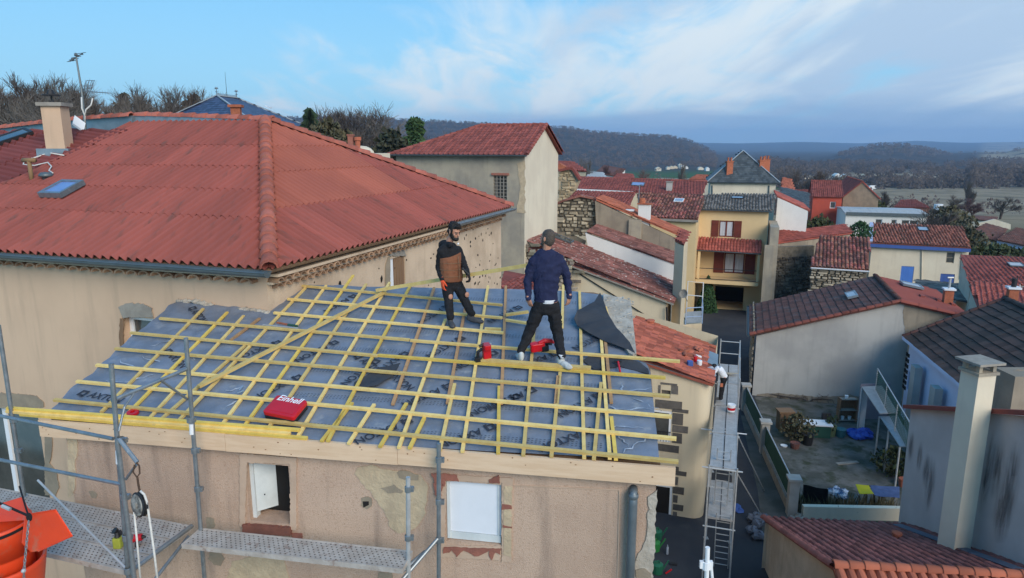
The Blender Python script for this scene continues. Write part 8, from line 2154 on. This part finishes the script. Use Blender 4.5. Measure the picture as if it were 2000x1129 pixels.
cgb=AY(1947,447,122);mb=MB();g0_=[(1909,437),(1976,437),(1976,448),(1909,450)]
mb.prism([AY(1909,452,121),AY(1974,452,119),AY(1974,438,119),AY(1943,428,120),AY(1910,436,121)],V((0,.3,0)));mb.solo('cream_gable',M_CREAM2,'cream gable end of a bungalow near the right edge','house')
sil=thing('silo','white cylindrical tank standing beside the reddish barn','silo',V((AY(1837,417,128).x,128,ground(70,128))));mb=MB();P=AY(1831,418,128);P2=AY(1842,418,127);h_=AY(1831,399,128).z
mb.tube([V((P.x,P.y,-8)),V((P.x,P.y,h_))],.75,14);mb.build('tank',M_PVC,sil);mb=MB();mb.tube([V((P2.x,P2.y,-8)),V((P2.x,P2.y,h_-.2))],.6,14);mb.build('tank',M_COPE,sil)
# slate roofed mansion beyond the beige house
bm_=thing('blue_slate_mansion','mansion with big blue slate hip roof and roof finials above the beige roof','house',(-34,72,6))
mK=AY(497,241,66);mz=mK.z;mL,mR=AY(292,247,75),AY(600,247,77)
mFR=xy(mK);mFL=xy(mL);mR=xy(mR);mB=mR+mFL-mFR
mq=[Zs(mFL,mz),Zs(mFR,mz),Zs(mR,mz),Zs(mB,mz)]
cen=(mFR+mB)/2;dm=(mR-mFR).normalized();rz=AY(480,190,cen.y).z;rA,rB_=Zs(cen-dm*1.9,rz),Zs(cen+dm*1.9,rz)
M_SL2=M_SLATE
tile_roof(bm_,mq[0],mq[1],rA,rA,M_SL2,'flat',.35,.35,.03,extra=[mq[0],mq[1],rA],jit=.002,stagger=True);tile_roof(bm_,mq[1],mq[2],rB_,rA,M_SL2,'flat',.35,.35,.03,jit=.002,stagger=True);tile_roof(bm_,mq[2],mq[3],rB_,rB_,M_SL2,'flat',.5,.5,.03,extra=[mq[2],mq[3],rB_]);tile_roof(bm_,mq[3],mq[0],rA,rB_,M_SL2,'flat',.5,.5,.03)
mb=MB();mb.prism([V((p.x,p.y,4)) for p in mq],V((0,0,mz-4.1)));mb.build('wall',M_CREAM2,bm_)
for a,b in ((mq[0],rA),(mq[1],rA),(mq[2],rB_),(rA,rB_)): mb=MB();mb.bar(a+V((0,0,.08)),b+V((0,0,.1)),.16,.10);mb.build('zinc_hip',M_GALVL,bm_)
for P in (rA,rB_): mb=MB();mb.tube([P,P+V((0,0,.75))],.05,6);mb.lathe(P+V((0,0,.35)),[(0,0),(.14,.06),(0,.2)],8);mb.ball(P+V((0,0,.8)),(.16,.16,.11),8,5);mb.bar(P+V((-.25,0,.72)),P+V((.25,0,.72)),.04,.04);mb.build('finial',M_ZINC,bm_)
mb=MB();
for k in range(22): c=rA.lerp(rB_,k/21);mb.tube([c+V((0,0,.1)),c+V((0,0,.32))],.035,4)
mb.build('ridge_cresting',M_ZINC,bm_,kind='stuff');mb=MB();c=rA.lerp(rB_,.5);mb.tube([c,c+V((0,0,2.6))],[.03,.012],5);mb.build('lightning_rod',M_IRON,bm_)
nM=plane_axes(mq[1],mq[2],rB_);skylight(bm_,AP(524,211,mq[1],nM[2])+nM[2]*.1,*nM,.6,.6,M_PVC,M_GLASSB)
# chimney pots just over the far hip of the beige roof
hp_=thing('two_pot_house','pale rounded wall top with a grey chimney and a red pot behind the beige roof','house',AY(705,300,30));P=AY(703,300,30)
mb=MB();mb.obox(V((P.x,P.y+1,6)),E2*.7,E1*1.0,V((0,0,P.z-6)));mb.ball(V((P.x,P.y+.4,P.z-.05)),(.55,.6,.38),12,8);mb.build('wall',M_CREAM2,hp_)
P1=AY(686,292,30);mb=MB();mb.obox(V((P1.x,P1.y,P1.z+.15)),V((.11,0,0)),V((0,.11,0)),V((0,0,.42)));mb.obox(V((P1.x,P1.y,P1.z+.60)),V((.14,0,0)),V((0,.14,0)),V((0,0,.03)));mb.build('chimney',M_BRICK,hp_)
P1=AY(699,292,30);mb=MB();mb.lathe(V((P1.x,P1.y,P1.z-.1)),[(0,0),(.10,0),(.12,.45),(.16,.48),(.16,.62),(.10,.62),(0,.6)],12);mb.build('chimney_pot',M_TORG,hp_)
# road with parked white vans far off
rd=[AY(x,y,Y) for x,y,Y in ((1556,378,150),(1580,378,150),(1574,358,240),(1562,358,240))]
mb=MB();mb.quad(*[V((p.x,p.y,ground(p.x,p.y)+.06)) for p in rd]);mb.build('road',M_ASPH,None,fix=False,kind='structure')
def vehicle(P,L,Wd,H,yaw,m,label,group):
    t=thing('parked_van',label,'van',P,group);d=V((math.cos(yaw),math.sin(yaw),0));s_=V((-d.y,d.x,0));P=V(P);mb=MB()
    prof=[(-L/2,.35),(L/2,.35),(L/2,.95),(L*.36,1.05),(L*.24,H),(-L/2,H)]
    mb.prism([P+d*a+V((0,0,z))-s_*Wd/2 for a,z in prof],s_*Wd);mb.build('body',m,t)
    mb=MB();mb.prism([P+d*a+V((0,0,z))-s_*(Wd/2+.01) for a,z in ((L*.345,1.08),(L*.24,H-.12),(L*.05,H-.12),(L*.05,1.1))],s_*(Wd+.02));mb.build('window',M_GLASS,t)
    for a in (-.3,.3):
        mb=MB();mb.tube([P+d*a*L-s_*(Wd/2+.02)+V((0,0,.35)),P+d*a*L+s_*(Wd/2+.02)+V((0,0,.35))],.34,12);mb.build('wheel',M_IRON,t)
for i,(x,y,Y) in enumerate(((1683,346,620),(1690,348,600),(1699,347,600),(1708,345,620),(1659,344,640),(1553,362,185),(1572,363,180),(1666,345,650))):
    P=AY(x,y,Y);g_=ground(P.x,P.y);vehicle(V((P.x,P.y,g_)),7.5 if Y>400 else 5.0,2.4,3.2 if Y>400 else 2.1,rnd.uniform(-.4,.4),M_PVC,'white van parked at the edge of the far fields','white vans parked far off')

# ------------------------------------------------------------------ trees
BT=[];rr0=random.Random(77)
for i,(lv,sp,up) in enumerate(((5,.80,.22),(5,.95,.12),(5,.70,.28))):
    b=bare_tree_mesh(20+i,10,sp,lv,.20,up=up);BT.append(b.mesh('crown',fix=False));print('tree tris',len(b.f))
def bare(px,py_top,Y,zb,m,label,k,group=None,wide=1.0):
    P=AY(px,py_top,Y);zb=ground(P.x,P.y) if zb is None else zb;h=P.z-zb
    t=thing('bare_tree',label,'tree',(P.x,P.y,zb),group);t.rotation_euler=(0,0,rnd.uniform(0,6));t.scale=(h/10*wide,h/10*wide,h/10)
    me=BT[k % 3];key=('bt',k % 3,m.name)
    if key not in UTM: c=me.copy();c.materials.append(m);UTM[key] =c
    link('branches',UTM[key],None,t)
    tk=('btt',m.name)
    if tk not in UTM: q=MB();q.tube([(0,0,-.5),(0,0,1.2),(0,0,2.6)],[.30,.22,.17],8);UTM[tk] =q.mesh('trunk');UTM[tk].materials.append(m)
    link('trunk',UTM[tk],None,t);return t
lb_='bare winter tree in the wood on the left skyline'
for i,(x,y,Y) in enumerate([(-60,150,60),(15,146,58),(52,138,62),(92,132,60),(122,147,66),(-15,165,66),(30,168,70),(75,160,54),(140,165,64),(180,180,70),(205,195,72),(258,178,76),(-110,160,60),(105,155,70),(160,185,60)]):
    bare(x,y,Y,None,(M_BARK,M_BARKG)[i % 2],lb_,i,'bare trees on the left skyline',1.15)
for i in range(22): bare((x_ := rr0.uniform(-90,225)),152+max(0,x_-120)*.38+rr0.uniform(0,34),rr0.uniform(56,84),None,(M_BARK,M_BARKG)[i % 2],lb_,i,'bare trees on the left skyline',1.3)
lb_='bare winter tree between the dark conifers left of the slate mansion'
for i,(x,y,Y) in enumerate([(295,158,80),(325,155,80),(345,165,84),(385,160,84),(405,178,88),(280,175,85)]): bare(x,y,Y,None,(M_BARK,M_BARKG)[i % 2],lb_,i,'bare trees left of the slate mansion',1.2)
bare(682,196,118,2,M_BARKG,'big round bare tree rising behind the beige roof',1,None,1.5);bare(655,205,125,2,M_BARK,'smaller bare tree behind the left side of the big round bare tree',2,None,1.3);bare(730,215,130,0,M_BARK,'bare tree at the right side of the big round bare tree',0,None,1.3)
for k_ in range(3): bare(676+k_*12,199+k_*3,120+k_*3,2,M_BARK,'bare tree massed in the big round crown behind the beige roof, ' +('leftmost','middle','rightmost')[k_]+' of three',k_,'massed round bare trees',1.5)
bare(625,222,95,2,M_BARK,'low bare tree between the mansion and the dark cedar',0,None,1.2)
lb_='low bare tree in the dark thicket behind the beige roof'
for i,(x,y,Y) in enumerate([(665,255,70),(700,262,66),(735,268,62),(640,250,80),(760,270,70),(720,250,100),(690,240,100),(780,262,100),(800,260,120),(840,250,150),(870,252,160)]): bare(x,y,Y,None,M_BARK,lb_,i,'thicket trees behind the beige roof',1.5)
for (x,y,Y,m_,lb,wd) in [(1333,315,170,M_BARKG,'pale slender bare tree behind the dark red roof',.7),(1137,300,140,M_BARKG,'first of two pale poplars behind the stone cottage',.5),(1150,302,140,M_BARKG,'second of two pale poplars behind the stone cottage',.5),(1268,325,120,M_BARKP,'purplish bare tree behind the long dark red roof',1.5),(1815,400,72,M_BARK,'bare bushy tree in front of the long white building',1.6),(1893,352,190,M_BARKG,'tall pale bare tree on the field edge at the right',1.0),(1600,330,175,M_BARK,'rounded bare tree right of the slate house',1.6),(1640,340,190,M_BARK,'rounded bare tree above the red house',1.6),(1187,318,150,M_BARKP,'thin bare tree by the pale farm',.9),(1868,378,150,M_BARK,'dark bare tree left of the bungalows',1.5),(1905,385,140,M_BARKP,'reddish bare tree behind the bungalows',1.6),(1960,380,150,M_BARK,'dark bare tree behind the right bungalows',1.6),(1730,372,160,M_BARK,'bare tree behind the reddish barn',1.5),(1575,325,240,M_BARK,'bare tree at the bend of the far road',1.7)]:
    bare(x,y,Y,None,m_,lb,rnd.randint(0,2),None,wd)
def conifer_mesh(seed,h,r,tiers,size,n):
    rr=random.Random(seed);mb=MB()
    for i in range(n):
        k=rr.randint(0,tiers-1);z0=h*(.10+.88*(k/tiers));rad=r*(1-k/tiers)**.85*rr.uniform(.15,1.0);a=rr.choice(range(9))*.7+k*1.3+rr.gauss(0,.16)
        c=V((math.cos(a)*rad,math.sin(a)*rad,z0-rad*.18+rr.gauss(0,h/tiers*.22)));d=V((math.cos(a),math.sin(a),-.25));x,y,z=frame(d,V((0,0,1)).cross(d));s=size*rr.uniform(.6,1.3);b=len(mb.v)
        mb.v += [tuple(c+d*s),tuple(c+y*s*.5+V((0,0,rr.uniform(-.3,.3)*s))),tuple(c-d*s*.6),tuple(c-y*s*.5)];mb.f += [(b,b+1,b+2),(b,b+2,b+3)]
    return mb
def conifer(px,py_top,Y,r,m,label,seed,tiers=14,size=.5,n=1800,group=None):
    P=AY(px,py_top,Y);zb=ground(P.x,P.y);h=P.z-zb;mbt=MB();mbt.tube([(0,0,-.3),(0,0,h*.95)],.22,6,r1=.03)
    return add_tree('conifer',label,(P.x,P.y,zb),mbt,M_BARK,conifer_mesh(seed,h,r,tiers,size,n),m,group)
conifer(603,204,74,2.6,M_CONI,'dark layered cedar right of the blue slate roof',1,13,.55,1700)
for i,(x,y) in enumerate(((240,172),(228,195),(330,190),(362,188),(380,175),(98,172))): conifer(x,y,84+i*1.5,2.3,M_IVY,'dark ivy-clad tree in the left wood',30+i,11,.42,800,'dark ivy-clad trees')
P=AY(800,222,78);zb=ground(P.x,P.y);hh=P.z-zb
def pine_shape(rr):
    k=rr.choice(((0,0,.55,3.2,2.6),(.8,.3,.38,3.8,2.6),(-1.4,0,.42,3.2,2.6),(.3,0,.74,2.1,2.0),(.6,0,.90,1.0,1.2),(-.8,0,.25,3.6,2.4)));a,b=rr.uniform(0,6.28),rr.uniform(-1,1);u=rr.random()**.4;c=math.sqrt(1-b*b)
    return V((k[0]+k[3]*u*c*math.cos(a),k[1]+k[3]*u*c*math.sin(a),hh*k[2]+k[4]*u*b))
mbt=MB();mbt.tube([(0,0,-.3),(0,0,hh*.9)],.28,6,r1=.05);add_tree('pine_tree','bright green dense pine tree left of the tall gable house',(P.x,P.y,zb),mbt,M_BARK,leafy_mesh(9,pine_shape,5200,.27),M_PINE)
for (x,y,Y,r,h,m,lb,n,s_) in [(1600,452,66,3.0,4.2,M_BUSH,'dark evergreen bush beside the long white building',1600,.22),(1680,445,62,1.3,1.9,M_THUJA,'clipped round dark bush in front of the long white building',900,.12),(1560,440,66,2.0,3.0,M_IVY,'ivy-dark bush against the white gable-end house',900,.22),(765,302,60,3.0,6.0,M_IVY,'dark ivy bush at the left foot of the tall gable house',1400,.30),(640,266,62,3.0,4.0,M_DRYG,'brownish bush below the layered cedar',1200,.28),(1900,500,70,4.0,2.4,M_BUSH,'yellowish green hedge below the dark roofed bungalows',1200,.25),(1950,492,66,3.5,2.2,M_BUSH,'green hedge clump above the red pantile roof',1100,.25),(1870,455,85,4,3.4,M_DRYG,'pale dry bush right of the mossy red roof',1000,.28),(1850,420,100,4,4,M_DRYG,'brown bush below the white silo',900,.3),(1690,393,110,3,2.2,M_BUSH,'green garden bush behind the long white building',700,.25)]:
    P=AY(x,y,Y);shrub('bush',lb,V((P.x,P.y,P.z-h*.75)),r,h,m,n,s_,int(x),'bush')

# ------------------------------------------------------------------ far woods: one mass of bare crowns
def wood_mass(name,spots,m,tri=26,seed=1):
    rr=random.Random(seed);vs=[];fs=[]
    for (x,y,z,h,r) in spots:
        for i in range(tri):
            a=rr.uniform(0,6.283);u=rr.random();zz=h*(.10+.90*rr.random());k=math.sqrt(max(0,1-((zz/h-.5)/.52)**2));rad=r*k*u**.5
            c=(x+math.cos(a)*rad,y+math.sin(a)*rad,z+zz);s=r*rr.uniform(.12,.26);b=len(vs)
            vs += [(c[0]-s*.8,c[1],c[2]-s*.6),(c[0]+s*.8,c[1]+rr.uniform(-s,s),c[2]-s*.8),(c[0]+rr.uniform(-s,s),c[1],c[2]+s*.8)];fs.append((b,b+1,b+2))
    mb=MB();mb.v=vs;mb.f=fs;return mb.build(name,m,None,fix=False,kind='stuff')
rr=random.Random(12);sp1=[];sp2=[];sp3=[]
for i in range(2400):
    px=rr.uniform(1480,2250);Y=rr.choice((rr.uniform(620,800),rr.uniform(800,1150),rr.uniform(1150,1500)))
    if Y<800 and 1480<px<1730 and rr.random()<.7: continue
    x=(px-1000)/1350*Y*.98
    if noise.noise(V((x*.0075,Y*.0055,2)))<-.12+(.12 if 1600<px<1900 else 0): continue
    k_=.72 if 1560<px<1900 else 1;sp1.append((x,Y,ground(x,Y)-.5,rr.uniform(9,19)*k_,rr.uniform(4,8)))
for i in range(340):
    px=rr.uniform(1490,2200);Y=rr.uniform(300,440)
    if px>1740 and rr.random()<.85: continue
    x=(px-1000)/1350*Y*.98;sp2.append((x,Y,ground(x,Y)-.3,rr.uniform(5,10),rr.uniform(3,5)))
for i in range(900):
    px=rr.uniform(250,1420);Y=rr.uniform(480,1300)
    if 1090<px<1420 and Y>600 and rr.random()<.93: continue
    x=(px-1000)/1350*Y*.98;sp3.append((x,Y,ground(x,Y)-.5,rr.uniform(7,13),rr.uniform(4,6)))
for i in range(2600):
    px=rr.uniform(300,1400);Y=rr.uniform(1250,2400);x=(px-1000)/1350*Y*.98;z=ground(x,Y);sp3.append((x,Y,z-1,rr.uniform(6,10),rr.uniform(5,8)))
for i in range(1200):
    px=rr.uniform(1590,2300);Y=rr.uniform(1500,2300);x=(px-1000)/1350*Y*.98;z=ground(x,Y)
    if z>-15 and not (px>1860 and rr.random()<.9): sp3.append((x,Y,z-1,rr.uniform(8,12),rr.uniform(6,9)))
wood_mass('river_wood',sp1,M_WOODD,44,1);wood_mass('garden_trees',sp2,M_WOODS,34,2);wood_mass('hill_wood',sp3,M_WOODS,24,3)
far_pale=MB()      # scattered pale houses of distant hamlets: each a small gabled block
for i in range(26):
    px,Y=(rr.uniform(1280,1385),rr.uniform(1050,1300)) if i<10 else (rr.uniform(640,860),rr.uniform(500,900)) if i<18 else (rr.uniform(1500,1700),rr.uniform(700,1000))
    x=(px-1000)/1350*Y*.98;z=ground(x,Y);w_=rr.uniform(2.5,4.5);h_=rr.uniform(2.5,4);b=MB();hname='hamlet_house'
    b.prism([(x-w_,Y,z-2),(x+w_,Y,z-2),(x+w_,Y,z+h_),(x,Y,z+h_+2.2),(x-w_,Y,z+h_)],V((0,9,0)))
    b.solo('hamlet_house',(M_CREAM2,M_WHITE,M_CREAM)[i % 3],'small pale house of a hamlet on the far slopes','house','hamlet houses far off')
# bare field boundary line on the mesa top: scattered lone trees
# ------------------------------------------------------------------ haze
hz_=MB();hz_.box(-11500,11500,-60,9900,-60,225);me=hz_.mesh('haze')
mh=bpy.data.materials.new('haze_air');mh.use_nodes=True;nt=mh.node_tree;nt.nodes.clear()
o_=nt.nodes.new('ShaderNodeOutputMaterial');v_=nt.nodes.new('ShaderNodeVolumePrincipled');v_.inputs['Color'].default_value=(.44,.68,1.0,1);v_.inputs['Density'].default_value=0.000135;v_.inputs['Anisotropy'].default_value=0.0
nt.links.new(v_.outputs[0],o_.inputs['Volume'])
hzo=link('haze',me,mh,None,kind='stuff')
